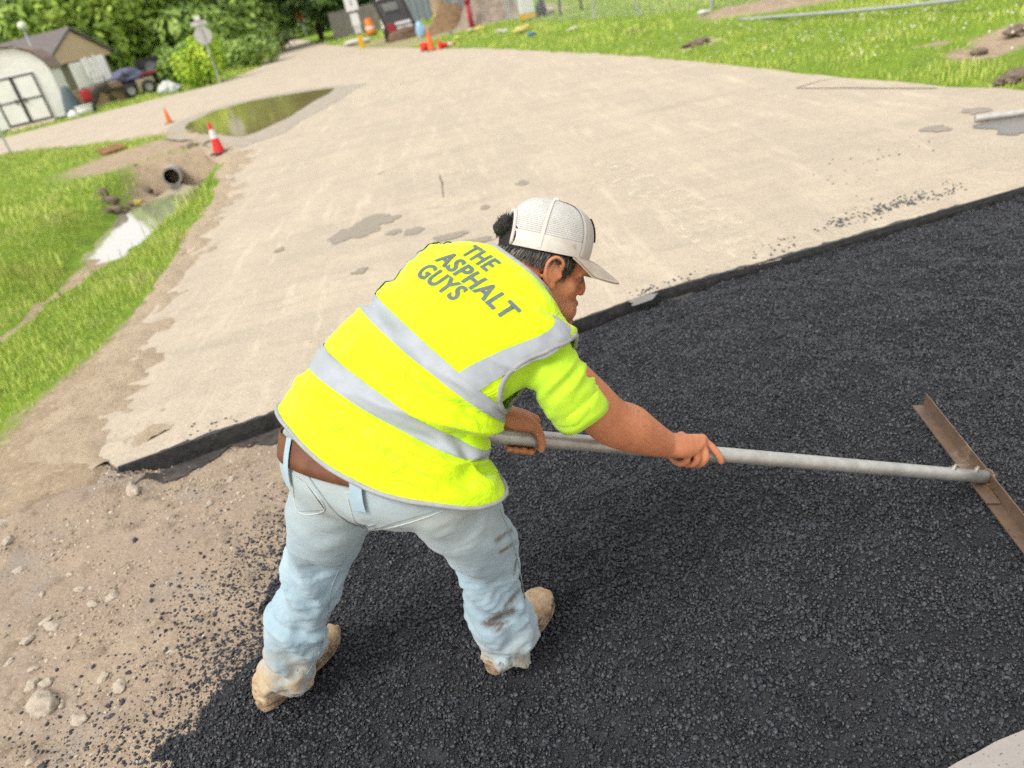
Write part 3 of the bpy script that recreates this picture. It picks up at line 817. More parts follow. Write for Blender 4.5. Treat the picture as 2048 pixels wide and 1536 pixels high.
fringe = tag(fast_mesh('dirt_fringe', np.c_[fv, fz], A(grid_faces(len(fr_line), len(ts))), None, None, True), kind='structure')
t = NT('dry_dirt')
cD = t.mix(t.ramp(t.noise(4, 6, .65), [(.3, 0.), (.7, 1.)]), (.47, .38, .275), (.38, .305, .22))
cD = t.mix(t.ramp(t.noise(30, 5, .7), [(.5, 0.), (.7, .7)]), cD, (.25, .19, .13))
fringe.data.materials.append(t.set(color=cD, rough=.95, spec=.1, normal=t.bump(t.noise(45, 6, .7), .9, .02)))
# ================================================================== the worker
GZ = -0.040                                   # loose asphalt he stands on

class Loft:
    """closed body-like surface through stations (left edge, right edge, back bulge, front bulge)"""
    def __init__(s, st, e=0.86, v0=0.0):
        s.v0 = v0
        L = A([q[0] for q in st]); Rr = A([q[1] for q in st])
        s.n = len(st); s.e = e
        s.X = np.hstack([L, Rr, A([[q[2], q[3]] for q in st])])
    def _frame(s, v):
        v = v - s.v0; X = catmull(s.X, v); L, Rr = X[..., :3], X[..., 3:6]
        C = (L + Rr) / 2; d = Rr - L; a = np.linalg.norm(d, axis=-1, keepdims=True) / 2; rv = d / (2 * a)
        X2 = catmull(s.X, np.clip(v + 0.15, 0, s.n - 1)); X1 = catmull(s.X, np.clip(v - 0.15, 0, s.n - 1))
        T = (X2[..., :3] + X2[..., 3:6]) - (X1[..., :3] + X1[..., 3:6])
        B = np.cross(rv, T); B /= np.linalg.norm(B, axis=-1, keepdims=True)
        return C, rv, a, B, X[..., 6:7], X[..., 7:8]
    def raw(s, phi, v):
        phi, v = np.broadcast_arrays(np.asarray(phi, float), np.asarray(v, float))
        C, rv, a, B, bb, bf = s._frame(v)
        sn, cs = np.sin(phi)[..., None], np.cos(phi)[..., None]
        sn = np.sign(sn) * np.abs(sn) ** s.e; cs = np.sign(cs) * np.abs(cs) ** s.e
        return C + rv * a * sn + B * np.where(cs > 0, bb, bf) * cs
    def normal(s, phi, v):
        h = 0.03
        du = s.raw(phi + h, v) - s.raw(phi - h, v); dv = s.raw(phi, np.clip(v + h, s.v0, s.v0 + s.n - 1)) - s.raw(phi, np.clip(v - h, s.v0, s.v0 + s.n - 1))
        n = np.cross(du, dv)
        return n / (np.linalg.norm(n, axis=-1, keepdims=True) + 1e-9)
    fold = None
    def at(s, phi, v, off=0.0):
        phi, v = np.broadcast_arrays(np.asarray(phi, float), np.asarray(v, float))
        p = s.raw(phi, v); n = s.normal(phi, v)
        d = np.asarray(off, float)
        if s.fold is not None: d = d + s.fold(phi, v)
        return p + n * (d[..., None] if np.ndim(d) else d)
    def closed(s, nu=40, nv=40, scale=1.0, v0=0.0, v1=None):
        v1 = s.n - 1 if v1 is None else v1
        ph = np.linspace(-math.pi, math.pi, nu, endpoint=False); vv = np.linspace(v0, v1, nv)
        g = s.raw(ph[None, :], vv[:, None])
        c = g.mean(1, keepdims=True); g = c + (g - c) * scale
        V = g.reshape(-1, 3); F = grid_faces(nu, nv, True)
        V = np.vstack([V, g[0].mean(0), g[-1].mean(0)])
        a, b = len(V) - 2, len(V) - 1
        F += [[a, (k + 1) % nu, k] for k in range(nu)]
        F += [[b, (nv - 1) * nu + k, (nv - 1) * nu + (k + 1) % nu] for k in range(nu)]
        return V, F

S = spot
torso = Loft([
    (S(548, 890, 1.83), S(1000, 1042, 1.66), .150, .140),
    (S(584, 815, 1.80), S(986, 985, 1.62), .122, .135),
    (S(650, 735, 1.80), S(948, 920, 1.60), .112, .130),
    (S(718, 662, 1.79), S(968, 862, 1.585), .110, .125),
    (S(778, 606, 1.785), S(1000, 806, 1.575), .108, .120),
    (S(832, 557, 1.78), S(1058, 758, 1.565), .108, .125),
    (S(876, 516, 1.77), S(1138, 700, 1.56), .096, .105),
    (S(920, 504, 1.745), S(1120, 642, 1.59), .082, .090),
    (S(985, 512, 1.705), S(1090, 592, 1.63), .062, .070)], v0=-1.0)

def vest_fold(phi, v):
    P = np.stack([phi * 1.0, v * 1.0, np.zeros_like(phi)], -1).reshape(-1, 3)
    x, y = P[:, 0], P[:, 1]
    q = np.stack([x * 0.55 + y * 0.25, y * 1.9 - x * 0.75, 0 * x], 1)
    n1 = 1 - np.abs(fbm(q, 1.0, 2)) * 1.6
    q2 = np.stack([x * 1.1 - y * 0.5, y * 2.2 + x * 0.8, 0 * x + 5], 1)
    n2 = fbm(q2, 1.3, 3)
    amp = 0.0055 + 0.011 * np.exp(-((y - 1.3) / 1.2) ** 2)
    d = amp * (n1 - 0.4) + 0.006 * n2
    # gathers at the right side of the waist
    r = np.hypot((x - 1.35) * 0.9, (y - 0.9) * 0.8)
    th = np.arctan2(y - 0.9, x - 1.35)
    d += 0.009 * np.cos(th * 5 + 0.6) * np.exp(-(r / 0.8) ** 2) * np.clip(r / .25, 0, 1) - 0.003 * np.exp(-(r / 0.28) ** 2)
    # long crease across the shoulder blades
    d += 0.006 * np.exp(-((y - (4.15 - 0.35 * x)) / 0.18) ** 2) * np.exp(-((x - 0.1) / 0.8) ** 2)
    d += 0.005 * np.exp(-((y - (2.55 - 0.55 * x)) / 0.15) ** 2) * np.exp(-((x + 0.3) / 0.8) ** 2)
    d *= np.clip((7.0 - y) / 1.5, 0.15, 1)
    d *= 1 - .92 * np.clip((y - 3.3) / .5, 0, 1) * np.clip((1.0 - np.abs(x - .05)) / .4, 0, 1)
    return d.reshape(phi.shape)
torso.fold = vest_fold

person = empty('person', A([gs(790, 1380, GZ)[0], gs(790, 1380, GZ)[1], GZ]))
tag(person, 'worker in yellow safety vest, light jeans and mesh cap bending over a rake', 'person')

# ---------------------------------------------------------------- skeleton
SR, ER, WR = S(1116, 738, 1.605), S(1222, 844, 1.765), S(1332, 888, 1.905)
SL, EL, WL = S(885, 530, 1.77), S(930, 735, 1.92), S(1012, 836, 1.815)
LEG_L = [((690, 945), 1.80, 88), ((662, 1030), 1.90, 82), ((637, 1108), 2.01, 66), ((614, 1190), 2.09, 57), ((592, 1270), 2.165, 58), ((573, 1335), 2.205, 52), ((564, 1364), 2.222, 45)]
LEG_R = [((868, 972), 1.66, 88), ((932, 1038), 1.77, 80), ((973, 1108), 1.90, 66), ((985, 1178), 2.01, 60), ((1003, 1238), 2.08, 62), ((1012, 1284), 2.13, 56), ((1007, 1308), 2.142, 47)]
def leg_pts(Lg): return A([S(*p, d) for p, d, w in Lg]), A([w * d * DK / FPX * (1 if i < 2 else .88) for i, (p, d, w) in enumerate(Lg)])
PLl, RLl = leg_pts(LEG_L); PLr, RLr = leg_pts(LEG_R)

# head frame: x forward, y left, z up
hz = camdir(0.25, 0.95, 0.17); hx = camdir(0.90, -0.29, -0.31)
hx = nrm(hx - hz * (hx @ hz)); hy = np.cross(hz, hx)
HAX = A([hx, hy, hz])
HO = S(1108, 548, 1.66) + hy * 0.074
def H(x, y, z): return HO + hx * x + hy * y + hz * z
def hE(c, r, **k): return ellipsoid(H(*c), r, HAX, **k)
def cap(p, q, r0, r1, **k): return tube([p, (A(p) * .5 + A(q) * .5), q], [r0, (r0 + r1) / 2, r1], 14, round_caps=5, **k)

head = [hE((-.018, 0, .045), (.094, .075, .088), n=28, m=18), hE((.028, 0, -.022), (.058, .060, .080)),
        hE((.045, 0, .035), (.046, .058, .045)),
        cap(H(-.005, .05, -.055), H(.066, .012, -.093), .024, .022), cap(H(-.005, -.05, -.055), H(.066, -.012, -.093), .024, .022),
        cap(H(.0, .03, -.05), H(.06, .02, -.07), .035, .03), cap(H(.0, -.03, -.05), H(.06, -.02, -.07), .035, .03),
        hE((.046, .040, -.020), (.024, .020, .024)), hE((.046, -.040, -.020), (.024, .020, .024)),
        cap(H(.075, -.036, .026), H(.075, .036, .026), .0145, .0145),
        tube([H(.078, 0, .022), H(.086, 0, .004), H(.0950, 0, -.015), H(.0955, 0, -.024)], [.0088, .0092, .0108, .0100], 14, round_caps=4),
        hE((.086, .0118, -.025), (.010, .0070, .0075)), hE((.086, -.0118, -.025), (.010, .0070, .0075)),
        tube([H(.070, -.027, -.056), H(.0875, -.010, -.051), H(.0895, 0, -.052), H(.0875, .010, -.051), H(.070, .027, -.056)], .0078, 12, round_caps=3),
        tube([H(.069, -.025, -.062), H(.0845, -.010, -.067), H(.086, 0, -.067), H(.0845, .010, -.067), H(.069, .025, -.062)], .0082, 12, round_caps=3),
        hE((.062, 0, -.05), (.026, .036, .028)), hE((.078, 0, -.094), (.018, .022, .017)),
        # brows and lids
        cap(H(.081, .016, .015), H(.068, .046, .011), .0075, .0065), cap(H(.081, -.016, .015), H(.068, -.046, .011), .0075, .0065), cap(H(.077, .018, -.008), H(.067, .044, -.009), .005, .005), cap(H(.077, -.018, -.008), H(.067, -.044, -.009), .005, .005)]
for s_ in (1, -1):       # ears: plate, rim, lobe, tragus
    y0 = .072 * s_
    head.append(hE((-.006, y0 + .003 * s_, .0), (.019, .007, .028)))
    rim = [H(.014, y0, .012), H(.012, y0 + .010 * s_, .026), H(-.004, y0 + .014 * s_, .035), H(-.019, y0 + .016 * s_, .028), H(-.025, y0 + .016 * s_, .010), H(-.020, y0 + .013 * s_, -.010), H(-.010, y0 + .009 * s_, -.024), H(.003, y0 + .004 * s_, -.031)]
    head.append(tube(smooth_path(rim, 22), .0046, 10, round_caps=3))
    head.append(tube(smooth_path([H(-.008, y0 + .010 * s_, .022), H(-.013, y0 + .011 * s_, .004), H(-.004, y0 + .009 * s_, -.013), H(.006, y0 + .006 * s_, -.012)], 12), .0036, 8, round_caps=3))
    head.append(hE((.000, y0 + .003 * s_, -.025), (.010, .006, .010)))
    head.append(hE((.013, y0 + .003 * s_, -.002), (.006, .006, .008)))
NB = (torso.X[-1, :3] + torso.X[-1, 3:6]) / 2
neck = [tube([H(-.022, 0, .0), H(-.03, 0, -.045), (H(-.035, 0, -.08) + NB) / 2, NB - camdir(0,0,1)*.012, NB - camdir(0,0,1)*.02 - (H(0, 0, 0) - NB) * .3], [.056, .057, .055, .052, .045], 20, round_caps=4)]

# pipe of the rake (needed by the hands)
tipP = gs(1846, 810, .012); bdir = nrm(gs(2044, 1064, .012) - tipP)      # inner corner line of the rake blade
_best = min((abs((lambda q: 1024 + FPX * q[0] / -q[2])(CR.T @ (tipP + bdir * s_ + A([0, 0, .030]) - CC)) - 1972), s_) for s_ in np.linspace(.1, 1.2, 400))[1]
PIPE_A, PIPE_B = S(958, 868, 1.775), tipP + bdir * _best + A([0, 0, .028])
PIPE_R = 0.0195
pdir = nrm(PIPE_B - PIPE_A)
def pipe_at(x):                                # point of the pipe axis seen in direction x
    lo, hi = 0.0, 1.0
    for _ in range(40):
        m_ = (lo + hi) / 2; q = CR.T @ (PIPE_A + (PIPE_B - PIPE_A) * m_ - CC)
        if 1024 + FPX * q[0] / -q[2] < x: lo = m_
        else: hi = m_
    return PIPE_A + (PIPE_B - PIPE_A) * lo
# directions around the pipe: pn towards the viewer, pu upward in the picture
pn = camdir(0, 0, 1); pn = nrm(pn - pdir * (pn @ pdir)); pu = np.cross(pn, pdir)
if pu @ (CR @ A([0, 1., 0])) < 0: pu = -pu
def around(x, deg, r, dx=0.0):                 # deg 0 = viewer side, 90 = top, 180 = far side, 270 = below
    a = R(deg); return pipe_at(x) + pdir * dx + (pn * math.cos(a) + pu * math.sin(a)) * r

# right arm
fr = 0.0088
def finger(pts, r0=.0098, r1=.0082): 
    pts = smooth_path(pts, 3 * len(pts)); return tube(pts, np.linspace(r0, r1, len(pts)), 10, round_caps=4)
arm_r = [tube(smooth_path([SR + (torso.raw(3.0, 4.2) * .5 + torso.raw(0, 4.2) * .5 - SR) * .35, SR, SR * .45 + ER * .55, ER * .97 + SR * .03, ER * .66 + WR * .34 + camdir(-.3, .5, .3) * .006, ER * .3 + WR * .7, WR * 1.02 - ER * .02], 26),
              np.interp(np.linspace(0, 6, 26), range(7), [.03, .044, .051, .054, .056, .044, .033]), 20, round_caps=5, flat=np.interp(np.linspace(0, 6, 26), range(7), [1, 1, 1, 1, .97, .92, .86]))]
K0 = around(1392, 62, .040); K1 = around(1384, 40, .043); K2 = around(1370, 18, .043); K3 = around(1355, 0, .041)     # knuckles, index to little
hand_r = [tube(smooth_path([WR, (WR + K0 + K2) / 3, K0 * .8 + K1 * .2], 8), [.028, .028, .027, .026, .024, .022, .019, .016], 14, round_caps=4),
          tube(smooth_path([WR, (WR + K1 + K3) / 3, K2], 8), [.028, .029, .028, .026, .024, .022, .018, .015], 14, round_caps=4),
          tube(smooth_path([WR, (WR + K3) / 2 + pn * .004, K3], 8), [.026, .027, .026, .024, .022, .02, .017, .014], 14, round_caps=4),
          tube([K0, K1, K2, K3], [.0145, .015, .015, .014], 12, round_caps=4),
          finger([K0, around(1410, 30, .034), around(1424, 355, .031), around(1432, 328, .030)], .0108, .0088),
          finger([K1, around(1395, 350, .037), around(1393, 300, .032), around(1385, 245, .031), around(1380, 215, .031)], .0112, .009),
          finger([K2, around(1380, 335, .037), around(1378, 290, .032), around(1370, 240, .031), around(1366, 205, .031)], .0110, .009),
          finger([K3, around(1362, 325, .036), around(1360, 280, .031), around(1355, 235, .030), around(1352, 205, .030)], .0100, .008),
          finger([WR * .6 + K0 * .4 - pn * .012, around(1366, 110, .040), around(1384, 145, .033), around(1398, 172, .031)], .0135, .0098)]
# left arm and hand: reaches over from the far side, thumb on the near side
arm_l = [tube(smooth_path([torso.raw(-1.8, 4.2), SL * .6 + torso.raw(-1.8, 4.4) * .4, SL * .45 + EL * .55, EL, EL * .6 + WL * .4, WL], 24),
              np.interp(np.linspace(0, 5, 24), range(6), [.04, .046, .048, .047, .045, .029]), 18, round_caps=5)]
KL0 = around(1072, 118, .046); KL1 = around(1058, 138, .048); KL2 = around(1042, 150, .048); KL3 = around(1026, 158, .045)
hand_l = [tube(smooth_path([WL, (WL + KL0) / 2 + pn * .006, KL0], 8), [.027, .028, .028, .027, .025, .022, .019, .015], 14, round_caps=4),
          tube(smooth_path([WL, (WL + KL2) / 2, KL2], 8), [.027, .028, .027, .026, .024, .022, .018, .014], 14, round_caps=4),
          tube([KL0, KL1, KL2, KL3], [.0145, .015, .0145, .013], 12, round_caps=4),
          tube(smooth_path([WL + pn * .012, around(1046, 75, .036), around(1062, 50, .034)], 8), [.024, .025, .024, .022, .02, .018, .016, .014], 14, round_caps=4),
          finger([around(1056, 62, .036), around(1066, 30, .034), around(1073, 355, .0315), around(1077, 318, .031)], .0128, .0098),
          finger([KL0, around(1084, 150, .038), around(1078, 205, .032), around(1070, 250, .031), around(1063, 286, .031)], .0108, .0088),
          finger([KL1, around(1066, 170, .038), around(1060, 215, .032), around(1053, 260, .031), around(1046, 296, .031)], .0110, .0090),
          finger([KL2, around(1046, 180, .037), around(1042, 222, .032), around(1037, 262, .031), around(1030, 296, .031)], .0106, .0086),
          finger([KL3, around(1026, 185, .036), around(1023, 225, .031), around(1020, 262, .030), around(1016, 290, .030)], .0096, .0078)]
legs_in = [tube(PLl, RLl * .62, 14, round_caps=3), tube(PLr, RLr * .62, 14, round_caps=3)]
foot_dirs = []
parts = head + neck + arm_r + hand_r + arm_l + hand_l + legs_in + [torso.closed(28, 24, .72, 0, 6.0), ellipsoid((PLl[0] + PLr[0]) / 2, (.11, .09, .10))]
co, P4, E4 = remesh(parts, 0.0030, 3, lam=.5)
# soften arms and hands a little more than the face
dh = np.linalg.norm(co - HO, axis=1)
co = lap(co, E4, 4, .5, weight=lambda c: np.clip((np.linalg.norm(c - HO, axis=1) - .10) / .05, 0.40, 1))

def skin_mat():
    t = NT('skin')
    base = t.mix(t.ramp(t.noise(16, 6, .65), [(.30, 0.), (.72, 1.)]), (.60, .245, .125), (.45, .160, .078))
    base = t.mix(t.math('MULTIPLY', t.ramp(t.noise(160, 3), [(.45, 0.), (.7, 1.)]), .35), base, (.60, .27, .16))
    # stubble on jaw and lip (head coordinates)
    g = t.n('ShaderNodeAttribute'); g.attribute_name = 'stubble'
    st = t.math('MULTIPLY', g.outputs['Fac'], t.ramp(t.noise(420, 2, .7), [(.42, 0.), (.60, .8)]))
    base = t.mix(st, base, (.10, .065, .05))
    gr = t.math('MULTIPLY', g.outputs['Fac'], t.ramp(t.noise(520, 2, .7), [(.63, 0.), (.68, .7)]))
    base = t.mix(gr, base, (.62, .55, .48))
    lp = t.n('ShaderNodeAttribute'); lp.attribute_name = 'lip'
    base = t.mix(lp.outputs['Fac'], base, (.33, .10, .08))
    bn = t.bump(t.noise(300, 4, .7), .5, .002)
    bn = t.bump(t.noise(38, 4, .6), .18, .004, bn)
    return t.set(color=base, rough=.52, spec=.35, normal=bn)
SKIN = skin_mat()
body = fast_mesh('body', co, P4, SKIN, person, True)
loc = (co - HO) @ HAX.T
x, y, z = loc.T
stub = np.clip((x - .0) / .03, 0, 1) * np.clip((-.028 - z) / .02, 0, 1) * (dh < .16) * np.clip((.115 + z) / .01, 0, 1)
stub = np.maximum(stub, (np.abs(y) < .028) * (np.abs(z + .042) < .008) * (x > .07) * 1.0)
stub *= ~((np.abs(y) < .026) & (z < -.046) & (z > -.072) & (x > .075))
lip = ((np.abs(y) < .024) & (np.abs(z + .059) < .013) & (x > .072)) * (dh < .14) * .8
for nm, val in (('stubble', stub), ('lip', lip)):
    at_ = body.data.attributes.new(nm, 'FLOAT', 'POINT'); at_.data.foreach_set('value', np.asarray(val, np.float32))

# fine hair on the forearms
nb_ = vnormals(co, P4); hv, hf = [], []
for a_, b_, r0_ in ((ER, WR, .075), (EL, WL, .07)):
    ab = b_ - a_; u_ = ((co - a_) @ ab) / (ab @ ab); dd = np.linalg.norm(co - (a_ + np.clip(u_, 0, 1)[:, None] * ab), axis=1)
    idx = np.nonzero((u_ > -.1) & (u_ < .93) & (dd < r0_))[0]
    for i in rng.choice(idx, min(420, len(idx)), replace=False):
        p = co[i]; d_ = nrm(ab) * .55 + nb_[i] * .35 + rng.standard_normal(3) * .25; d_ = nrm(d_) * rng.uniform(.006, .013); w_ = nrm(np.cross(d_, nb_[i])) * .0002
        n_ = len(hv); hv += [p - w_, p + w_, p + d_]; hf.append([n_, n_ + 1, n_ + 2])
mesh_np('arm_hair', A(hv), hf, M('arm_hair', (.10, .05, .03), .6, 0, bump=0), body, False)
# eyes
eye_m = M('eye_white', (.22, .17, .15), .15, 0.05, bump=0)
iris_m = M('iris', (.02, .012, .008), .1, 0, bump=0)
for s_ in (1, -1):
    e_ = mesh_np('eye', *hE((.0705, .031 * s_, .003), .0105, n=18, m=12), eye_m, person)
    mesh_np('iris', *hE((.0775, .0325 * s_, .000), (.0042, .0052, .0052), n=14, m=8), iris_m, e_)
brow_m = M('brow_hair', (.018, .014, .012), .6, .3, bump=0)
for s_ in (1, -1):
    vs_, fs_ = [], []
    for k in range(90):
        u_ = random.random(); y_ = (.014 + .036 * u_) * s_
        b0 = H(.090 - .5 * abs(y_) ** 1.55 * 5.5 * .42 + .001, y_, .022 + .004 * math.sin(u_ * 2.6) + random.uniform(-.003, .003))
        d_ = nrm(hx * -.15 + hy * s_ * .9 + hz * random.uniform(-.1, .5)) * random.uniform(.006, .010)
        w_ = hz * .0006
        n_ = len(vs_); vs_ += [b0 - w_, b0 + w_, b0 + d_ + hx * .001]; fs_.append([n_, n_ + 1, n_ + 2])
    mesh_np('eyebrow', A(vs_), fs_, brow_m, person, False)

# ---------------------------------------------------------------- hair below the cap
def hair_mat(name, c, g):
    t = NT(name)
    a_ = t.n('ShaderNodeAttribute'); a_.attribute_name = 'grey'
    return t.set(color=t.mix(a_.outputs['Fac'], c, g), rough=.42, spec=.4)
HAIR = hair_mat('hair', (.012, .010, .009), (.42, .38, .33))
def cran(th, z_, k=1.0):            # skull outline at height z_, angle th from the front
    zz = (z_ - .045) / .088; r_ = math.sqrt(max(0, 1 - min(1, zz * zz)))
    return -.018 + .094 * r_ * math.cos(th) * k, .075 * r_ * math.sin(th) * k
def rim_z(th): return .042 + .006 * math.cos(th)                   # lower edge of the cap
def strands(n, sampler, ln, wd, droop):
    Vh, Fh, G = [], [], []
    for _ in range(n):
        p, nn, d0, g_ = sampler()
        l_ = ln * random.uniform(.6, 1.25)
        side = nrm(np.cross(d0, nn) + 1e-6) * wd
        q1 = p + d0 * l_ * .5 + nn * l_ * .10 + A([random.gauss(0, 1) for _ in range(3)]) * l_ * .07
        q2 = p + d0 * l_ * .95 + nn * l_ * droop + A([random.gauss(0, 1) for _ in range(3)]) * l_ * .14
        b_ = len(Vh)
        Vh += [p - side, p + side, q1 - side * .8, q1 + side * .8, q2]
        Fh += [[b_, b_ + 1, b_ + 3], [b_, b_ + 3, b_ + 2], [b_ + 2, b_ + 3, b_ + 4]]; G += [g_] * 5
    return A(Vh), A(Fh), A(G)
def samp_side():
    while True:
        th = random.uniform(.80, 2 * math.pi - .80); t_ = abs(th - math.pi)           # 0 at the nape
        top = rim_z(th) - .003; low = -.078 if t_ < 1.15 else (-.012 if t_ > 1.62 else -.045)
        if t_ > 2.0: low = .004
        if t_ > 1.30 and t_ < 1.75: low = .022                                        # round the ear
        z_ = random.uniform(low, top)
        cx, cy = cran(th, z_, 1.0)
        zz = (z_ - .045) / .088
        nn = nrm(hx * (cx + .018) / .094 ** 2 * .008 + hy * cy / .075 ** 2 * .0065 + hz * zz * .04 / .088)
        if z_ < -.02: cx, cy = cran(th, max(z_, -.02), 1.0); cx *= 1.0; cx = cx * .92 - .002
        p = H(cx, cy, z_) + nn * .002
        d0 = nrm(-hz + nn * .35 - hx * .35 * min(1, t_))
        g_ = min(1, max(0, random.gauss(.28 + .55 * max(0, (.03 - z_) / .08), .22)))
        return p, nn, d0, g_
Vh, Fh, Gh = strands(5200, samp_side, .021, .0007, .16)
hair = fast_mesh('hair', Vh, Fh, HAIR, person)
at_ = hair.data.attributes.new('grey', 'FLOAT', 'POINT'); at_.data.foreach_set('value', Gh.astype(np.float32))
# scalp under the strands, dark
sc_parts = []
ths = np.linspace(.85, 2 * math.pi - .85, 60)
Vs, Fs = [], []
for j, f in enumerate(np.linspace(0, 1, 8)):
    for th in ths:
        t_ = abs(th - math.pi); lw = -.07 if t_ < 1.2 else .012 if t_ > 1.75 else .026
        if 1.9 < t_: lw = .008
        z_ = (rim_z(th) + .01) * (1 - f) + lw * f
        cx, cy = cran(th, max(z_, -.02), 1.012)
        if z_ < -.02: cx = cx * .93 - .002
        Vs.append(H(cx, cy, z_))
mesh_np('scalp', A(Vs), grid_faces(60, 8), M('scalp_hair', (.02, .016, .014), .7, .4, nscale=120, bump=.6, bscale=300), hair)

V, F = hE((-.018, 0, .047), (.0955, .0768, .0895), n=40, m=30)
F = [f for f in F if all(((V[i] - HO) @ hz) > .028 for i in f)]
mesh_np('crown_hair', V, F, bpy.data.materials['scalp_hair'], hair)
# ---------------------------------------------------------------- cap
CAPZ = .112
def dome(th, t, off=0.0):
    rr = max(0.0, math.cos(t * math.pi / 2)) ** .62
    a_, b_ = .099 + off, .083 + off
    fx = math.cos(th); 
    x_ = -.012 + a_ * rr * fx * (1.0 + .02 * fx)
    y_ = b_ * rr * math.sin(th)
    z_ = rim_z(th) * (1 - t) + (.046 + CAPZ + off) * math.sin(t * math.pi / 2) ** .95 * 1.0 + rim_z(th) * 0
    z_ = rim_z(th) + (.150 - rim_z(th) + off) * math.sin(t * math.pi / 2) ** .95
    x_ += .006 * math.sin(math.pi * t) * (fx > 0) * fx
    return H(x_, y_, z_)
def dome_patch(th0, th1, t0, t1, nu, nv, off=0.0, hole=None):
    V, uv = [], []
    for j in range(nv):
        for i in range(nu):
            th = th0 + (th1 - th0) * i / (nu - 1); t = t0 + (t1 - t0) * j / (nv - 1)
            V.append(dome(th, t, off)); uv.append((th, t))
    F = grid_faces(nu, nv)
    if hole: F = [f for f in F if not all(hole(*uv[i]) for i in f)]
    return A(V), F, uv
def back_hole(th, t): return (abs(th - math.pi) / .50) ** 2 + (max(0, t - .0) / .40) ** 2 < 1
def fabric(name, c, c2, weave=900, dirt=None, rough=.8):
    t = NT(name)
    base = t.mix(t.ramp(t.noise(30, 4), [(.4, 0.), (.7, 1.)]), c, c2)
    if dirt: base = t.mix(t.ramp(t.noise(26, 5, .7), [(.60, 0.), (.72, .8)]), base, dirt)
    t.set(color=base, rough=rough, spec=.2, sheen=.15, normal=t.bump(t.noise(weave, 2, .5), .3, .001))
    return t.m
def cap_mesh_mat():
    t = NT('cap_mesh')
    u = t.n('ShaderNodeUVMap'); s_ = t.n('ShaderNodeSeparateXYZ'); t.l(u.outputs[0], s_.inputs[0])
    fu = t.math('SINE', t.math('MULTIPLY', s_.outputs[0], 190)); fv = t.math('SINE', t.math('MULTIPLY', s_.outputs[1], 240))
    h = t.math('MULTIPLY', t.math('ADD', fu, 1.0), t.math('ADD', fv, 1.0))
    al = t.ramp(t.math('MULTIPLY', h, .25), [(.30, 1.0), (.62, .25)])
    t.set(color=t.mix(t.ramp(t.noise(25, 4), [(.4, 0.), (.7, 1.)]), (.62, .62, .60), (.53, .52, .49)), rough=.75, spec=.25, alpha=al)
    return t.m
CAPW = fabric('cap_white_fabric', (.62, .59, .55), (.53, .48, .43), dirt=(.30, .22, .17))
CAPG = fabric('cap_front_fabric', (.47, .45, .41), (.41, .38, .34))
V, F, uv = dome_patch(.92, 2 * math.pi - .92, .17, 1.0, 110, 40, 0, back_hole)
crown = mesh_np('crown', V, F, cap_mesh_mat(), None)
ul = crown.data.uv_layers.new(name='UVMap')
for lp in crown.data.loops: ul.data[lp.index].uv = uv[lp.vertex_index]
cap_root = empty('cap', HO, person); cap_root.location = Vector(HO) - person.location
tag(cap_root, 'off-white mesh back cap with curved brim')
crown.parent = cap_root; crown.location = -Vector(HO)
for v_ in (0,): pass
def cpart(name, V, F, m, par=None, smooth=True): return mesh_np(name, V, F, m, par or cap_root, smooth)
V, F, uv = dome_patch(.92, 2 * math.pi - .92, 0, .18, 90, 6, .001, back_hole); cpart('band', V, F, CAPW)
V, F, uv = dome_patch(-.93, .93, 0, 1.0, 40, 30, .0015); cpart('front_panel', V, F, CAPG)
for th in (.93, -.93 + 2 * math.pi, 1.95, 2 * math.pi - 1.95):
    V, F, uv = dome_patch(th - .045, th + .045, .02, 1.0, 4, 30, .0022); cpart('seam', V, F, CAPW)
cpart('button', *ellipsoid(dome(0, 1.0, .002), (.008, .008, .005), HAX, 14, 8), CAPW)
# arch tape round the rear opening and the strap under it
arch = [dome(math.pi + .51 * math.cos(q), .005 + .41 * math.sin(q), .001) for q in np.linspace(0, math.pi, 24)]
cpart('arch_tape', *tube(arch, .0042, 8), CAPW)
V, F, uv = dome_patch(math.pi - .55, math.pi + .55, .0, .11, 20, 4, .0015); cpart('strap', V, F, M('cap_strap', (.55, .60, .62), .35, .1, bump=0))
# brim: two skins with an edge
def brim_pt(a_, r_, dz=0.0):
    th = a_ * 1.02
    p0 = dome(th, 0.02, .001); out = (p0 - H(-.012, 0, rim_z(th))) ; out = nrm(out - hz * (out @ hz))
    ln = .084 * math.cos(a_ * 1.05) ** .55 * r_
    dirn = nrm(hx * .95 + out * .25)
    return p0 + dirn * ln - hz * (.030 * r_ ** 1.4 * math.cos(a_) + .018 * r_ * math.sin(abs(a_)) ** 1.5 + .004) + hz * dz
aa = np.linspace(-1.12, 1.12, 33); rr_ = np.linspace(0, 1, 10)
top = A([[brim_pt(a_, r_) for a_ in aa] for r_ in rr_]); bot = A([[brim_pt(a_, r_, -.0035) for a_ in aa] for r_ in rr_])
V = np.vstack([top.reshape(-1, 3), bot.reshape(-1, 3)]); n0 = 33 * 10
F = grid_faces(33, 10) + [[n0 + i for i in f][::-1] for f in grid_faces(33, 10)]
ring = list(range(33)) + [33 * j + 32 for j in range(1, 10)] + [33 * 9 + i for i in range(31, -1, -1)] + [33 * j for j in range(8, 0, -1)]
F += [[ring[i], ring[(i + 1) % len(ring)], n0 + ring[(i + 1) % len(ring)], n0 + ring[i]] for i in range(len(ring))]
cpart('brim', V, F, fabric('brim_fabric', (.42, .35, .29), (.36, .29, .23)))
# dark patch on the front
V, F, uv = dome_patch(-.30, .30, .22, .58, 12, 10, .005); cpart('patch', V, F, M('cap_patch', (.06, .05, .05), .7))
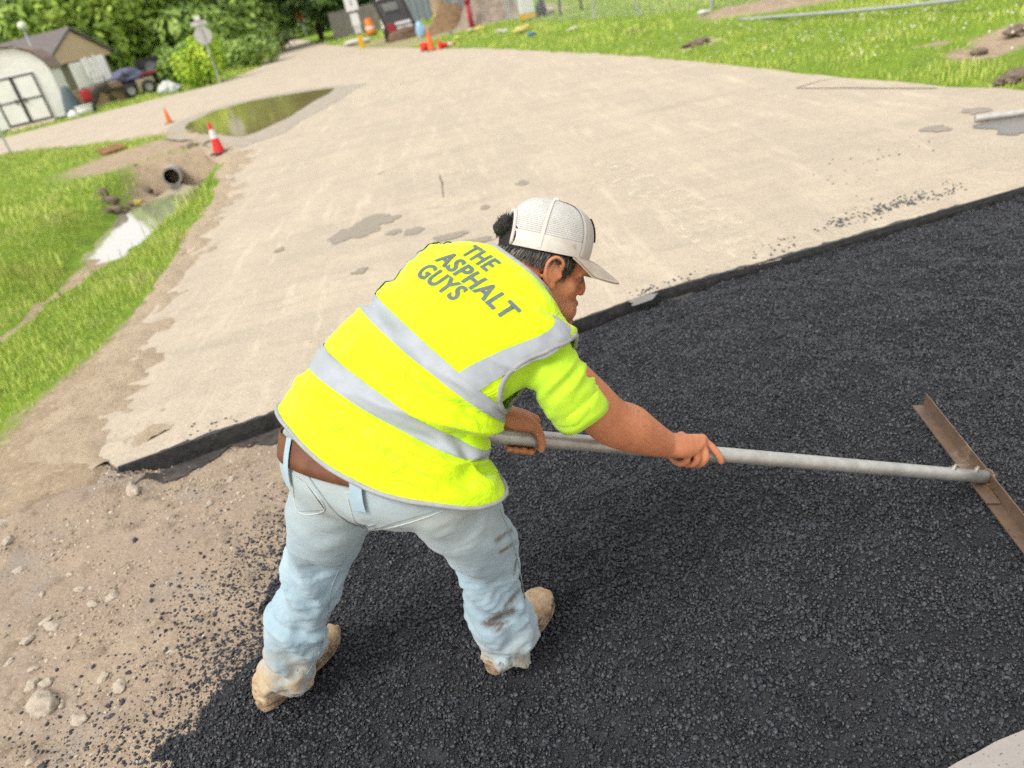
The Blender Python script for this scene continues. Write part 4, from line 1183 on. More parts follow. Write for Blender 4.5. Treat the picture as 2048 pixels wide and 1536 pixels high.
# tied hair bulging out of the opening
bp, bq, be = remesh([hE((-.108, 0, .070), (.020, .028, .023)), hE((-.119, .006, .064), (.013, .018, .016)), hE((-.113, -.010, .080), (.014, .017, .015))], .003, 4)
bp = bp + vnormals(bp, bq) * (vnoise(bp, 190) * .0022)[:, None]
def samp_bun():
    a_ = nrm(A([random.gauss(0, 1) for _ in range(3)])); a_[0] = -abs(a_[0]) * .9 + .2; p = H(-.109, 0, .070) + hx * a_[0] * .018 + hy * a_[1] * .025 + hz * a_[2] * .021
    return p, nrm(HAX.T @ a_), nrm(HAX.T @ a_ + A([random.gauss(0, .6) for _ in range(3)])), abs(random.gauss(0, .08))
Vb, Fb, Gb = strands(500, samp_bun, .014, .0006, .1)
bh = fast_mesh('bun_strands', Vb, Fb, HAIR, hair); at_ = bh.data.attributes.new('grey', 'FLOAT', 'POINT'); at_.data.foreach_set('value', Gb.astype(np.float32))
bun = fast_mesh('hair_bun', bp, bq, M('bun_hair', (.013, .013, .012), .5, .4, nscale=180, bump=.8, bscale=420, bdist=.003), hair, True)

# ---------------------------------------------------------------- shirt under the vest
LIME = fabric('lime_shirt_knit', (.50, .80, .035), (.44, .72, .03), 1400, rough=.85)
slv = smooth_path([SR + (torso.raw(3.0, 4.2) * .5 + torso.raw(0, 4.2) * .5 - SR) * .55, S(1104, 738, 1.605), S(1132, 780, 1.635), S(1153, 812, 1.665)], 16)
slv_r = np.interp(np.linspace(0, 3, 16), range(4), [.052, .058, .062, .063])
shirt_parts = [torso.closed(48, 44, .93, 0, 6.6), tube(slv, slv_r, 26, flat=.92),
               tube(smooth_path([torso.raw(-1.9, 4.3), S(905, 590, 1.83), S(915, 640, 1.87), S(920, 670, 1.89)], 12), .058, 20)]
cs, ps, es = remesh(shirt_parts, .0062, 6)
ns = vnormals(cs, ps)
ax_ = nrm(slv[-1] - slv[0]); rel = cs - slv[0]; al_ = rel @ ax_; 
wgt = np.clip((al_ - .01) / .05, 0, 1) * (np.linalg.norm(cs - slv[8], axis=1) < .16)
q = np.stack([al_ * 26 + (rel @ camdir(.8, -.4, 0)) * 9, (rel @ np.cross(ax_, camdir(0, 0, 1))) * 10, rel @ camdir(0, 0, 1) * 7], 1)
cs = cs + ns * (wgt * (.0065 * (1 - np.abs(fbm(q, 1.0, 2)) * 1.5)) + .002 * fbm(cs, 22, 3))[:, None]
cs = lap(cs, es, 1, .4)
shirt = fast_mesh('shirt', cs, ps, LIME, person, True)
# sleeve cuff with an open end
ce = slv[-1] + nrm(slv[-1] - slv[-3]) * .014
V, F = tube([slv[-5], slv[-3], slv[-1], ce], [.0640, .0652, .0665, .0678], 40, cap=False, flat=.93)
V = V + (np.arange(len(V)) // 40 >= 2)[:, None] * nrm(slv[-1] - slv[-3]) * (.006 * np.sin(np.arange(len(V)) % 40 / 40 * 2 * math.pi * 3 + 1))[:, None]
cuff = mesh_np('sleeve_cuff', V, F, LIME, shirt); sc_ = cuff.modifiers.new('thickness', 'SOLIDIFY'); sc_.thickness = .003
e0 = slv[-1]; a1, b1 = frame_of(ax_)
# shirt tail showing below the vest
def hem_v(phi):                     # the hem dips over the seat and rises at the left hip
    return .06 - .33 * np.exp(-((phi - .15) / .75) ** 2) - .22 * np.exp(-((phi - 1.35) / .6) ** 2)
ph = np.linspace(-math.pi, math.pi, 120)
tail = []
for k, t_ in enumerate(np.linspace(0, 1, 6)):
    ve = np.clip(hem_v(ph) + .05 - .20 * np.exp(-((ph + 1.35) / .5) ** 2), -1, 7)
    base = torso.raw(ph, .4 * (1 - t_) + ve * t_); c_ = base.mean(0)
    tail.append(c_ + (base - c_) * .99)
mesh_np('shirt_tail', A(tail).reshape(-1, 3), grid_faces(120, 6), LIME, shirt)

# ---------------------------------------------------------------- vest
def vest_mat():
    t = NT('vest_yellow')
    base = t.mix(t.ramp(t.noise(7, 4), [(.35, 0.), (.7, 1.)]), (.60, .88, .002), (.53, .82, .002))
    base = t.mix(t.ramp(t.noise(18, 5, .7), [(.60, 0.), (.78, .5)]), base, (.34, .36, .06))
    t.set(color=base, rough=.72, spec=.25, sheen=.2, normal=t.bump(t.noise(1200, 2), .25, .001, t.bump(t.ramp(t.noise(7, 5, .55, t.map((1.0, 2.2, 1.6), (.4, .3, .7)), .8), [(.40, 0.), (.50, 1.), (.60, .1)]), .35, .010)))
    return t.m
VESTM = vest_mat()
def tape_mat():
    t = NT('reflective_tape')
    base = t.mix(t.ramp(t.noise(14, 5, .65), [(.4, 0.), (.7, 1.)]), (.36, .395, .435), (.305, .335, .365))
    base = t.mix(t.ramp(t.noise(70, 4, .7), [(.66, 0.), (.72, .5)]), base, (.66, .68, .68))
    return t.set(color=base, rough=.6, spec=.35, normal=t.bump(t.noise(48, 4), .22, .004))
TAPE = tape_mat()
TRIM = M('grey_binding', (.36, .37, .38), .7, .2, 40, .3, 900)
def hole_r(phi, v): return ((phi - 1.80) / .66) ** 2 + ((v - 4.15) / 1.32) ** 2 < 1
def hole_l(phi, v): return ((phi + 1.80) / .66) ** 2 + ((v - 4.15) / 1.32) ** 2 < 1
NU, NV = 200, 150
ph = np.linspace(-math.pi, math.pi, NU, endpoint=False); tt = np.linspace(0, 1, NV)
PH = np.broadcast_to(ph[None, :], (NV, NU)); VV = hem_v(PH) * (1 - tt[:, None]) + 7.0 * tt[:, None]
OFF = .010
def flare(phi, v):                   # loose lower edge
    return .012 * np.exp(-(v + .5) / .4) * (.6 + .4 * np.sin(phi * 3 + .5))
G = torso.at(PH, VV, OFF + flare(PH, VV))
F = grid_faces(NU, NV, True)
pf, vf = PH.ravel(), VV.ravel()
inh = hole_r(pf, vf) | hole_l(pf, vf)
F = [f for f in F if not all(inh[i] for i in f)]
F_VEST = F
vest = mesh_np('vest', G.reshape(-1, 3), F, VESTM, person)
so = vest.modifiers.new('thickness', 'SOLIDIFY'); so.thickness = .003; so.offset = -1
def vpatch(name, f, nu, nv, m, off, par=vest):
    """f(u, w) -> phi, v over the unit square"""
    U, W = np.meshgrid(np.linspace(0, 1, nu), np.linspace(0, 1, nv))
    p_, v_ = f(U, W)
    g = torso.at(p_, v_, off + flare(p_, v_))
    return mesh_np(name, g.reshape(-1, 3), grid_faces(nu, nv), m, par)
def ringstripe(v0, v1): return lambda U, W: (-math.pi + .001 + (2 * math.pi - .002) * U, v0 + (v1 - v0) * W + 0 * U)
vpatch('reflective_stripe', ringstripe(1.02, 1.46), 220, 10, TAPE, OFF + .0022)
vpatch('reflective_stripe', ringstripe(2.52, 2.98), 220, 10, TAPE, OFF + .0022)
vpatch('reflective_stripe', lambda U, W: (.70 + .34 * U + .36 * W, 2.96 + 2.75 * W), 10, 60, TAPE, OFF + .0030)
vpatch('reflective_stripe', lambda U, W: (-1.42 + .34 * U - .10 * W, 2.96 + 2.9 * W), 10, 60, TAPE, OFF + .0030)
for s_ in (1, -1):
    q = np.linspace(0, 2 * math.pi, 80)
    mesh_np('armhole_binding', *tube(torso.at(1.80 * s_ + .66 * np.cos(q), 4.15 + 1.32 * np.sin(q), OFF), .0058, 8, cap=False, flat=.8), TRIM, vest)
q = np.linspace(-math.pi, math.pi, 160)
mesh_np('hem_binding', *tube(torso.at(q, hem_v(q), OFF + flare(q, hem_v(q)) - .001), .0055, 8, cap=False), TRIM, vest)
mesh_np('collar_binding', *tube(torso.at(q, np.full_like(q, 7.0), OFF), .0045, 8, cap=False), TRIM, vest)

# lettering
PRINT = M('dark_grey_print', (.13, .145, .15), .7, .2, 60, 0)
bv_v = BVHTree.FromPolygons(G.reshape(-1, 3).tolist(), F_VEST)
def on_vest(x, y):
    h, n_, i_, d_ = bv_v.ray_cast(Vector(CC), Vector(nrm(ray(x, y)))); return A(h)
def lettering(txt, p0, bx, up_):
    """flat print: a straight line of type laid over the cloth; p0 baseline start, bx baseline, up_ cap height (surveyed)"""
    cu = bpy.data.curves.new('t', 'FONT'); cu.body = txt; cu.size = 1.0; cu.offset = .030; cu.space_character = 1.10; cu.resolution_u = 5
    ob = bpy.data.objects.new('t', cu); col.objects.link(ob)
    me = bpy.data.meshes.new_from_object(ob.evaluated_get(bpy.context.evaluated_depsgraph_get()))
    bpy.data.objects.remove(ob)
    bm = bmesh.new(); bm.from_mesh(me); bpy.data.meshes.remove(me)
    bmesh.ops.remove_doubles(bm, verts=bm.verts, dist=1e-4)
    bmesh.ops.triangulate(bm, faces=bm.faces)
    for _ in range(4):
        es_ = [e for e in bm.edges if e.calc_length() > .12]
        if not es_: break
        bmesh.ops.subdivide_edges(bm, edges=es_, cuts=1)
        bmesh.ops.triangulate(bm, faces=bm.faces)
    bm.verts.index_update()
    X = A([v.co[:2] for v in bm.verts]); Fc = [[v.index for v in f.verts] for f in bm.faces]; bm.free()
    X[:, 0] -= X[:, 0].min(); w_, h_ = X[:, 0].max(), np.percentile(X[:, 1], 99)
    p0, bx, up_ = A(p0, float), A(bx, float), A(up_, float)
    O = on_vest(*p0); EX = on_vest(*(p0 + bx)) - O; m0 = on_vest(*(p0 + bx * .5)); EY = on_vest(*(p0 + bx * .5 + up_)) - m0
    nn = nrm(np.cross(EX, EY)); nn = nn if nn @ (CC - O) > 0 else -nn
    V = []
    for x_, y_ in X:
        q = O + EX * x_ / w_ + EY * y_ / h_
        h, n_, i_, d_ = bv_v.ray_cast(Vector(q + nn * .12), Vector(-nn))
        if h is None: h, n_, i_, d_ = bv_v.find_nearest(Vector(q))
        n_ = A(n_); n_ = n_ if n_ @ nn > 0 else -n_
        V.append(A(h) + n_ * .0024)
    return mesh_np('lettering', A(V), Fc, PRINT, vest, True)
lettering('THE', (921, 507), (52, 37), (30, -17))
lettering('ASPHALT', (870, 521), (140, 122), (33, -20))
lettering('GUYS', (831, 550), (76, 53), (31, -23))

# ---------------------------------------------------------------- trousers
pel = Loft([
    (S(690, 950, 1.87), S(880, 985, 1.74), .055, .08),
    (S(622, 942, 1.86), S(955, 992, 1.69), .100, .11),
    (S(592, 922, 1.85), S(978, 985, 1.65), .124, .12),
    (S(582, 895, 1.835), S(968, 972, 1.63), .128, .125),
    (S(580, 848, 1.825), S(935, 922, 1.63), .100, .115)], .9)
jp = [pel.closed(48, 30), tube(smooth_path(PLl, 30), catmull(RLl[:, None], np.linspace(0, len(RLl) - 1, 30))[:, 0], 28, flat=1.0),
      tube(smooth_path(PLr, 30), catmull(RLr[:, None], np.linspace(0, len(RLr) - 1, 30))[:, 0], 28, flat=1.0)]
cj, pj, ej = remesh(jp, .0068, 8)
nj = vnormals(cj, pj)
def leg_param(co, Pl):
    Q = smooth_path(Pl, 60)
    d = np.linalg.norm(co[:, None, :] - Q[None], axis=2) if len(co) < 40000 else np.stack([np.linalg.norm(co - q_, axis=1) for q_ in Q], 1)
    i = d.argmin(1); return i / 59.0, d.min(1), Q[i], np.gradient(Q, axis=0)[i]
tl, dl, ql, tgl = leg_param(cj, PLl); tr, dr, qr, tgr = leg_param(cj, PLr)
isr = dr / np.interp(tr, np.linspace(0, 1, len(RLr)), RLr) < dl / np.interp(tl, np.linspace(0, 1, len(RLl)), RLl)
tp = np.where(isr, tr, tl); qp = np.where(isr[:, None], qr, ql); tg = np.where(isr[:, None], tgr, tgl)
tg = tg / np.linalg.norm(tg, axis=1, keepdims=True)
e1 = np.cross(tg, camdir(.3, 0, 1)); e1 /= np.linalg.norm(e1, axis=1, keepdims=True); e2 = np.cross(tg, e1)
rel = cj - qp; ang = np.arctan2((rel * e1).sum(1), (rel * e2).sum(1))
sh = np.where(isr, 3.1, 0.0)
def folds(tp, ang, sh):
    ca, sa = np.cos(ang), np.sin(ang)
    q = np.stack([tp * 7.5 + .55 * sa + .25 * ca + sh, ca * .75 + sh, sa * .75], 1)
    n1 = fbm(q, 1.0, 1)
    q2 = np.stack([tp * 15 - .6 * sa + .5 * ca + sh * 2, ca * .9 - sh, sa * .9 + 3], 1)
    n2 = fbm(q2, 1.0, 2)
    rid = 1 - np.abs(n1) * 2.2; rid2 = 1 - np.abs(n2) * 2.0
    up_ = np.clip((tp - .18) / .2, 0, 1)
    low = np.clip((tp - .62) / .22, 0, 1)
    return up_ * .017 * rid + .006 * rid2 * (.4 + .6 * up_) + low * (.005 * rid2 + .005 * np.sin(tp * 70 + 1.6 * sa + .9 * ca + 3 * n1))
dj = folds(tp, ang, sh)
# drag lines from seat to knee
q = np.stack([(cj @ camdir(.35, .9, 0)) * 17, (cj @ camdir(.9, -.35, 0)) * 4, cj @ camdir(0, 0, 1) * 4], 1)
dj += np.clip(1 - np.abs(tp - .15) / .22, 0, 1) * .010 * (1 - np.abs(fbm(q, 1.0, 2)) * 1.7)
# bunching at the left knee: a deep turned fold
q0 = S(600, 1250, 2.12); ld = (cj - q0) @ nrm(PLl[2] - PLl[5])
dj += (~isr) * (np.exp(-((ld - .004) / .012) ** 2) * .010 - np.exp(-((ld - .024) / .012) ** 2) * .007)
cj = cj + nj * dj[:, None]
cj = lap(cj, ej, 1, .25)
def jeans_mat():
    t = NT('washed_denim')
    base = t.mix(t.ramp(t.noise(11, 5, .6), [(.32, 0.), (.68, 1.)]), (.33, .455, .525), (.25, .365, .45))
    tw = t.noise(1.0, 2, .5, t.map((420, 420, 1500), (0.5, .3, 0)))
    base = t.mix(t.math('MULTIPLY', tw, .28), base, (.50, .58, .62))
    g = t.n('ShaderNodeAttribute'); g.attribute_name = 'mud'
    mk = t.math('MULTIPLY', g.outputs['Fac'], t.ramp(t.noise(17, 6, .68), [(.30, 0.), (.56, 1.)]))
    base = t.mix(mk, base, (.43, .34, .225))
    s_ = t.n('ShaderNodeAttribute'); s_.attribute_name = 'seat'
    base = t.mix(t.math('MULTIPLY', s_.outputs['Fac'], t.ramp(t.noise(13, 5, .6), [(.25, .25), (.65, .8)])), base, (.40, .39, .31))
    sm = t.n('ShaderNodeAttribute'); sm.attribute_name = 'smear'
    base = t.mix(t.math('MULTIPLY', sm.outputs['Fac'], t.ramp(t.noise(45, 5, .7), [(.30, 0.), (.55, 1.)])), base, (.12, .08, .05))
    bn = t.bump(tw, .35, .0012); bn = t.bump(t.noise(34, 5, .6), .35, .006, bn)
    return t.set(color=base, rough=.85, spec=.15, sheen=.2, normal=bn)
JEANS = jeans_mat()
trousers = fast_mesh('trousers', cj, pj, JEANS, person, True)
mud = np.clip((tp - .62) / .25, 0, 1) * np.where(isr, .8, 1.25)
seat = np.clip(1 - tp / .30, 0, 1) * .75
prj = lambda co: (lambda q_: np.stack([1024 + FPX * q_[:, 0] / -q_[:, 2], 768 - FPX * q_[:, 1] / -q_[:, 2]], 1))((co - CC) @ CR)
smear = np.zeros(len(cj))
for (a_, b_, w_) in [((1022, 1060), (992, 1082), .007), ((1030, 1085), (1000, 1105), .006), ((1040, 1180), (1012, 1212), .007), ((1025, 1222), (970, 1245), .012), ((1015, 1245), (975, 1250), .008), ((1033, 1120), (1028, 1150), .004), ((1008, 1258), (985, 1262), .006)]:
    dd = 1.90 if a_[1] < 1120 else 2.0
    pa = prj(cj); A0, B0 = A(a_, float), A(b_, float); ab = B0 - A0
    u_ = np.clip(((pa - A0) @ ab) / (ab @ ab), 0, 1); d_ = np.linalg.norm(pa - (A0 + u_[:, None] * ab), axis=1)
    facing = (nj @ camdir(0, 0, 1)) > 0.05
    smear = np.maximum(smear, np.exp(-(d_ / (w_ * 620)) ** 2) * facing * isr)
for nm, val in (('mud', mud), ('seat', seat), ('smear', smear)):
    at_ = trousers.data.attributes.new(nm, 'FLOAT', 'POINT'); at_.data.foreach_set('value', np.asarray(val, np.float32))
bv_j = BVHTree.FromPolygons(cj.tolist(), pj.tolist())
def drape(x, y, off=.003):            # point on the trousers seen in direction x, y, lifted by off
    d_ = nrm(ray(x, y)); h, n_, i_, ds = bv_j.ray_cast(Vector(CC), Vector(d_))
    if h is None: return None
    n_ = A(n_); n_ = n_ if n_ @ d_ < 0 else -n_
    return A(h) + n_ * off
def seam(name, pts, r=.0013, m=None, par=None, n=None):
    n = n or max(6, int(sum(math.dist(pts[i], pts[i + 1]) for i in range(len(pts) - 1)) / 6))
    q = [drape(*p, .0008) for p in smooth_path(A(pts, float), n)]
    q = [p for p in q if p is not None]
    if len(q) > 3: return mesh_np(name, *tube(q, r, 6), m or STITCH, par or trousers)
STITCH = M('denim_stitch', (.30, .38, .42), .8, .2, bump=0)
STITCH2 = M('pale_stitch', (.60, .66, .66), .8, .2, bump=0)
seam('seam', [(612, 945), (640, 985), (672, 1025), (715, 1052), (752, 1047)], .0018)
seam('seam', [(605, 935), (660, 960), (730, 978), (800, 975), (860, 968)], .0016)
seam('seam', [(1000, 1020), (1020, 1070), (1035, 1120), (1046, 1175), (1052, 1220)], .0016)
seam('seam', [(690, 1110), (662, 1180), (655, 1240), (640, 1300), (612, 1350)], .0015)
def pocket(pts):
    pts = A(pts, float); n_ = 9
    g = []
    for j in range(n_):
        for i in range(n_):
            u_, w_ = i / (n_ - 1), j / (n_ - 1)
            p_ = (pts[0] * (1 - u_) + pts[1] * u_) * (1 - w_) + (pts[3] * (1 - u_) + pts[2] * u_) * w_
            g.append(drape(*p_, .0022))
    if any(v_ is None for v_ in g): return
    o = mesh_np('pocket', A(g), grid_faces(n_, n_), POCK, trousers)
    at2 = o.data.attributes.new('seat', 'FLOAT', 'POINT'); at2.data.foreach_set('value', np.full(n_ * n_, .55, np.float32))
    seam('pocket_stitch', [tuple(p_) for p_ in np.vstack([pts, pts[:1]])[[0, 1, 2, 3, 0]]], .0011, STITCH2, o, 60)
POCK = JEANS.copy(); POCK.name = 'pocket_denim'
pocket([(690, 985), (838, 968), (905, 1010), (735, 1060)])
pocket([(585, 945), (612, 965), (650, 1018), (596, 1022)])
# waistband, belt, loops
BELT = M('brown_leather', (.17, .065, .03), .55, .35, 30, .3, 200)
def ringstrip(lo, v0, v1, off, m, name, par, nu=120, nv=5, p0=-math.pi, p1=math.pi):
    U = np.linspace(p0, p1, nu); W = np.linspace(v0, v1, nv)
    g = lo.raw(U[None, :], W[:, None]) + lo.normal(np.broadcast_to(U[None, :], (nv, nu)), np.broadcast_to(W[:, None], (nv, nu))) * off
    return mesh_np(name, g.reshape(-1, 3), grid_faces(nu, nv), m, par)
belt = ringstrip(pel, 3.15, 3.95, .006, BELT, 'belt', person)
sb = belt.modifiers.new('thickness', 'SOLIDIFY'); sb.thickness = .004; sb.offset = 0
for pz in (-.68, .1, 1.0, 2.4, -2.4):
    ringstrip(pel, 2.8, 4.0, .0125, JEANS, 'belt_loop', trousers, 4, 8, pz - .05, pz + .05)

# ---------------------------------------------------------------- boots
def boot_mat():
    t = NT('muddy_leather')
    base = t.mix(t.ramp(t.noise(30, 6, .65), [(.35, 0.), (.65, 1.)]), (.52, .38, .24), (.40, .27, .16))
    base = t.mix(t.ramp(t.noise(19, 4, .6), [(.56, 0.), (.64, .9)]), base, (.10, .075, .055))
    base = t.mix(t.ramp(t.noise(55, 4, .6), [(.55, 0.), (.70, .8)]), base, (.64, .50, .35))
    return t.set(color=base, rough=.85, spec=.2, normal=t.bump(t.noise(70, 5, .65), .6, .006))
BOOT = boot_mat(); SOLE = M('muddy_sole', (.42, .30, .19), .9, .5, 45, .6, 120, .006, c2=(.09, .07, .055))
def boot(heel, toe, seed):
    fwd = toe - heel; fwd[2] = 0; L_ = .300; fwd = nrm(fwd); lat = np.cross(A([0, 0, 1.]), fwd); up_ = A([0, 0, 1.])
    o = heel.copy(); o[2] = GZ + .004
    prof = [(0, .030, .05), (.02, .037, .10), (.07, .040, .115), (.12, .040, .112), (.15, .043, .098), (.19, .049, .080), (.235, .050, .068), (.27, .043, .056), (.292, .026, .040), (.300, .010, .026)]
    V = []
    n_ = 20
    for xx, w_, h_ in prof:
        for k in range(n_):
            a_ = 2 * math.pi * k / n_
            c_, s_ = math.cos(a_), math.sin(a_)
            zz = .020 + (h_ - .020) * (max(0, s_) ** .75); yy = w_ * np.sign(c_) * abs(c_) ** .7 * (1 if s_ < .6 else 1)
            if s_ < 0: zz = .020 - .004 * (-s_)
            V.append(o + fwd * xx + lat * yy + up_ * zz)
    V = A(V); F = grid_faces(n_, len(prof), True) + [list(range(n_)), [(len(prof) - 1) * n_ + k for k in range(n_)]]
    cb, pb, eb = remesh([(V, F)], .0042, 4)
    nb = vnormals(cb, pb); cb = cb + nb * (.0022 * fbm(cb, 70, 3) + .0015 * fbm(cb + seed, 25, 2))[:, None]
    b = fast_mesh('boot', cb, pb, BOOT, person, True)
    out = []
    for a_ in np.linspace(0, 2 * math.pi, 44, endpoint=False):
        t_ = (1 - math.cos(a_)) / 2; xx = -.006 + .314 * t_
        w_ = np.interp(xx, [p[0] for p in prof], [p[1] for p in prof]) + .005
        w_ *= abs(math.sin(a_)) ** .45
        out.append((xx, w_ * (1 if math.sin(a_) >= 0 else -1)))
    mesh_np('sole', *prism(out, 0.0, .024, A([fwd, lat, up_]), o - up_ * .004), SOLE, b, False)
    for zc in (.008, .014, .020):       # welt ridges
        mesh_np('welt', *tube([o + fwd * p_[0] + lat * p_[1] * 1.02 + up_ * (zc - .003) for p_ in out + out[:1]], .0018, 6), SOLE, b)
    return b
boot(gs(526, 1418, GZ), gs(660, 1282, GZ), 1.0)
boot(gs(985, 1345, GZ), gs(1104, 1186, GZ), 4.0)

# ================================================================== the lute (asphalt rake) in his hands
def rake_mats():
    t = NT('galvanised_pipe')
    base = t.mix(t.ramp(t.noise(26, 5, .65, t.map((1, 1, 1))), [(.35, 0.), (.68, 1.)]), (.52, .52, .50), (.36, .36, .34))
    base = t.mix(t.ramp(t.noise(90, 3, .7), [(.66, 0.), (.72, .8)]), base, (.72, .70, .64))
    base = t.mix(t.ramp(t.noise(14, 6, .7), [(.62, 0.), (.74, .8)]), base, (.20, .14, .09))
    pipe = t.set(color=base, rough=.42, metal=.55, spec=.5, normal=t.bump(t.noise(150, 3), .2, .001))
    t = NT('worn_steel')
    base = t.mix(t.ramp(t.noise(22, 6, .65), [(.35, 0.), (.66, 1.)]), (.20, .125, .075), (.13, .10, .085))
    base = t.mix(t.ramp(t.noise(9, 5, .7), [(.55, 0.), (.70, .8)]), base, (.36, .27, .20))
    base = t.mix(t.ramp(t.noise(60, 5, .7), [(.60, 0.), (.70, .9)]), base, (.03, .03, .03))
    return pipe, t.set(color=base, rough=.5, metal=.45, spec=.5, normal=t.bump(t.noise(120, 4), .35, .002))
PIPEM, STEEL = rake_mats()
rake = empty('asphalt_rake', A([PIPE_B[0], PIPE_B[1], GZ]))
tag(rake, 'long grey metal pole asphalt rake with brown angle steel blade held by the worker', 'rake')
pts = [PIPE_A - pdir * .10 + (PIPE_B - PIPE_A + pdir * .10) * t_ for t_ in np.linspace(0, 1, 12)]
handle = mesh_np('handle', *tube(pts, PIPE_R, 20), PIPEM, rake)
# blade: an angle bar seen into its inner corner
mid = PIPE_B + pdir * .012
LEN_UP, LEN_DN = _best, .66
f1 = nrm(np.cross(bdir, A([0, 0, 1.]))); f1 = f1 if f1 @ pdir > 0 else -f1       # away from the handle
u1 = np.cross(f1, bdir); u1 = u1 if u1[2] > 0 else -u1
wl = nrm(-f1 * 1.0 + u1 * .12); wr_ = nrm(f1 * .15 + u1 * .98)                    # the two legs of the angle
def angle_bar(a_, b_, w1, w2, th=.004):
    c0 = a_; prof = [c0 * 0, wl * w1, wl * w1 + nrm(np.cross(wl, bdir)) * 0, ]
    nl = nrm(wr_ - wl * (wr_ @ wl)); nr_ = nrm(wl - wr_ * (wl @ wr_))
    prof = [A([0., 0, 0]) - nl * th * .5 - nr_ * th * .5, wl * w1 - nl * th, wl * w1, A([0., 0, 0]), wr_ * w2, wr_ * w2 - nr_ * th]
    V = [a_ + p for p in prof] + [b_ + p for p in prof]; n_ = len(prof)
    F = [[i, (i + 1) % n_, n_ + (i + 1) % n_, n_ + i] for i in range(n_)] + [[0, 1, 2, 3], [0, 3, 4, 5], [n_, n_ + 3, n_ + 2, n_ + 1], [n_, n_ + 5, n_ + 4, n_ + 3]]
    return A(V), F
base_ = tipP + bdir * _best
blade = mesh_np('blade', *angle_bar(base_ - bdir * LEN_UP, base_ + bdir * LEN_DN, .036, .045), STEEL, rake, False)
plate_c = base_ + wl * .034 + nrm(np.cross(wl, bdir)) * 0
nlp = nrm(wr_ - wl * (wr_ @ wl))
mesh_np('mounting_plate', *box(base_ + wl * .0215 + nlp * .006, (.19, .040, .007), A([bdir, wl, nlp]), .0015), STEEL, rake, False)
for t_ in (.055, .145):
    ax_b = A([pdir, np.cross(pu, pdir), pu]); 
    mesh_np('bolt', *lathe([(.0, 0), (.0075, 0), (.0075, .010), (.0045, .010), (.0045, .017), (0, .017)], 6, PIPE_B - pdir * t_ + nrm(pu + pn * .5) * (PIPE_R - .003), A([pdir, nrm(np.cross(nrm(pu + pn * .5), pdir)), nrm(pu + pn * .5)])), M('bolt_steel', (.5, .47, .42), .4, .3, metal=.7), rake, False)
wq = [mid - pdir * .006 + (pn * math.cos(a_) + pu * math.sin(a_)) * (PIPE_R + .002) for a_ in np.linspace(0, 2 * math.pi, 20)]
mesh_np('weld', *tube(wq, .0045, 8), STEEL, rake)
# ================================================================== grass
def grass_block(n_target, region, dens_fn, hmin, hmax, wid, seed):
    r_ = np.random.default_rng(seed)
    x0, x1, y0, y1 = region
    P = np.c_[r_.uniform(x0, x1, n_target), r_.uniform(y0, y1, n_target)]
    keep_ = ~inside(P, road_poly) & ~inside(P, trench_poly)
    P = P[keep_]
    P = P[terrain_z(P) > -.27]
    s_ = soil_w(P); nz = fbm(np.c_[P, P[:, 0] * 0], 1.3, 3)
    ok = r_.random(len(P)) < np.clip((1 - 1.5 * s_ + .25 * nz), 0.0, 1) * dens_fn(P)
    P = P[ok]; s_ = s_[ok]; nz = nz[ok]
    return P, s_, nz, r_, hmin, hmax, wid
GV, GF, GC = [], [], []
def add_blades(P, s_, nz, r_, hmin, hmax, wid, spread=.55):
    n = len(P); z0 = terrain_z(P) - .006
    h = (hmin + (hmax - hmin) * r_.random(n) ** 1.6) * (1 - .5 * np.clip(s_ * 1.5, 0, 1)) * (1 + .45 * nz)
    a_ = r_.uniform(0, 2 * math.pi, n); ln = r_.uniform(.1, spread, n)
    dx, dy = np.cos(a_) * h * ln, np.sin(a_) * h * ln
    w_ = wid * r_.uniform(.6, 1.3, n); wx, wy = -np.sin(a_) * w_, np.cos(a_) * w_
    base = np.c_[P, z0]; up_ = np.c_[dx * .35, dy * .35, h * .62]; tip = np.c_[dx, dy, h * .98]; W = np.c_[wx, wy, wx * 0]
    V = np.stack([base - W, base + W, base + up_ - W * .75, base + up_ + W * .75, base + tip], 1).reshape(-1, 3)
    b = np.arange(n)[:, None] * 5
    F = np.concatenate([b + A([[0, 1, 3]]), b + A([[0, 3, 2]]), b + A([[2, 3, 4]])])
    off = sum(len(v) for v in GV); GV.append(V); GF.append(F + off); GC.append(np.repeat(np.clip(.5 + .35 * nz + .25 * r_.standard_normal(n), 0, 1), 5))
add_blades(*grass_block(110000, (-8.2, -2.2, 3.3, 11), lambda P: 1.0, .028, .075, .0033, 1))
add_blades(*grass_block(60000, (-13, -3.0, 10.5, 26), lambda P: 1.0, .04, .115, .0075, 2))
add_blades(*grass_block(52000, (3.0, 9.5, 5.3, 15), lambda P: 1.0, .03, .085, .0048, 3))
add_blades(*grass_block(52000, (-1.0, 14, 15, 36), lambda P: 1.0, .045, .115, .010, 4))
add_blades(*grass_block(22000, (-34, -8.5, 31, 48), lambda P: 1.0, .06, .16, .018, 5))
add_blades(*grass_block(9000, (-20, 6, 38, 75), lambda P: 1.0, .08, .22, .03, 6))
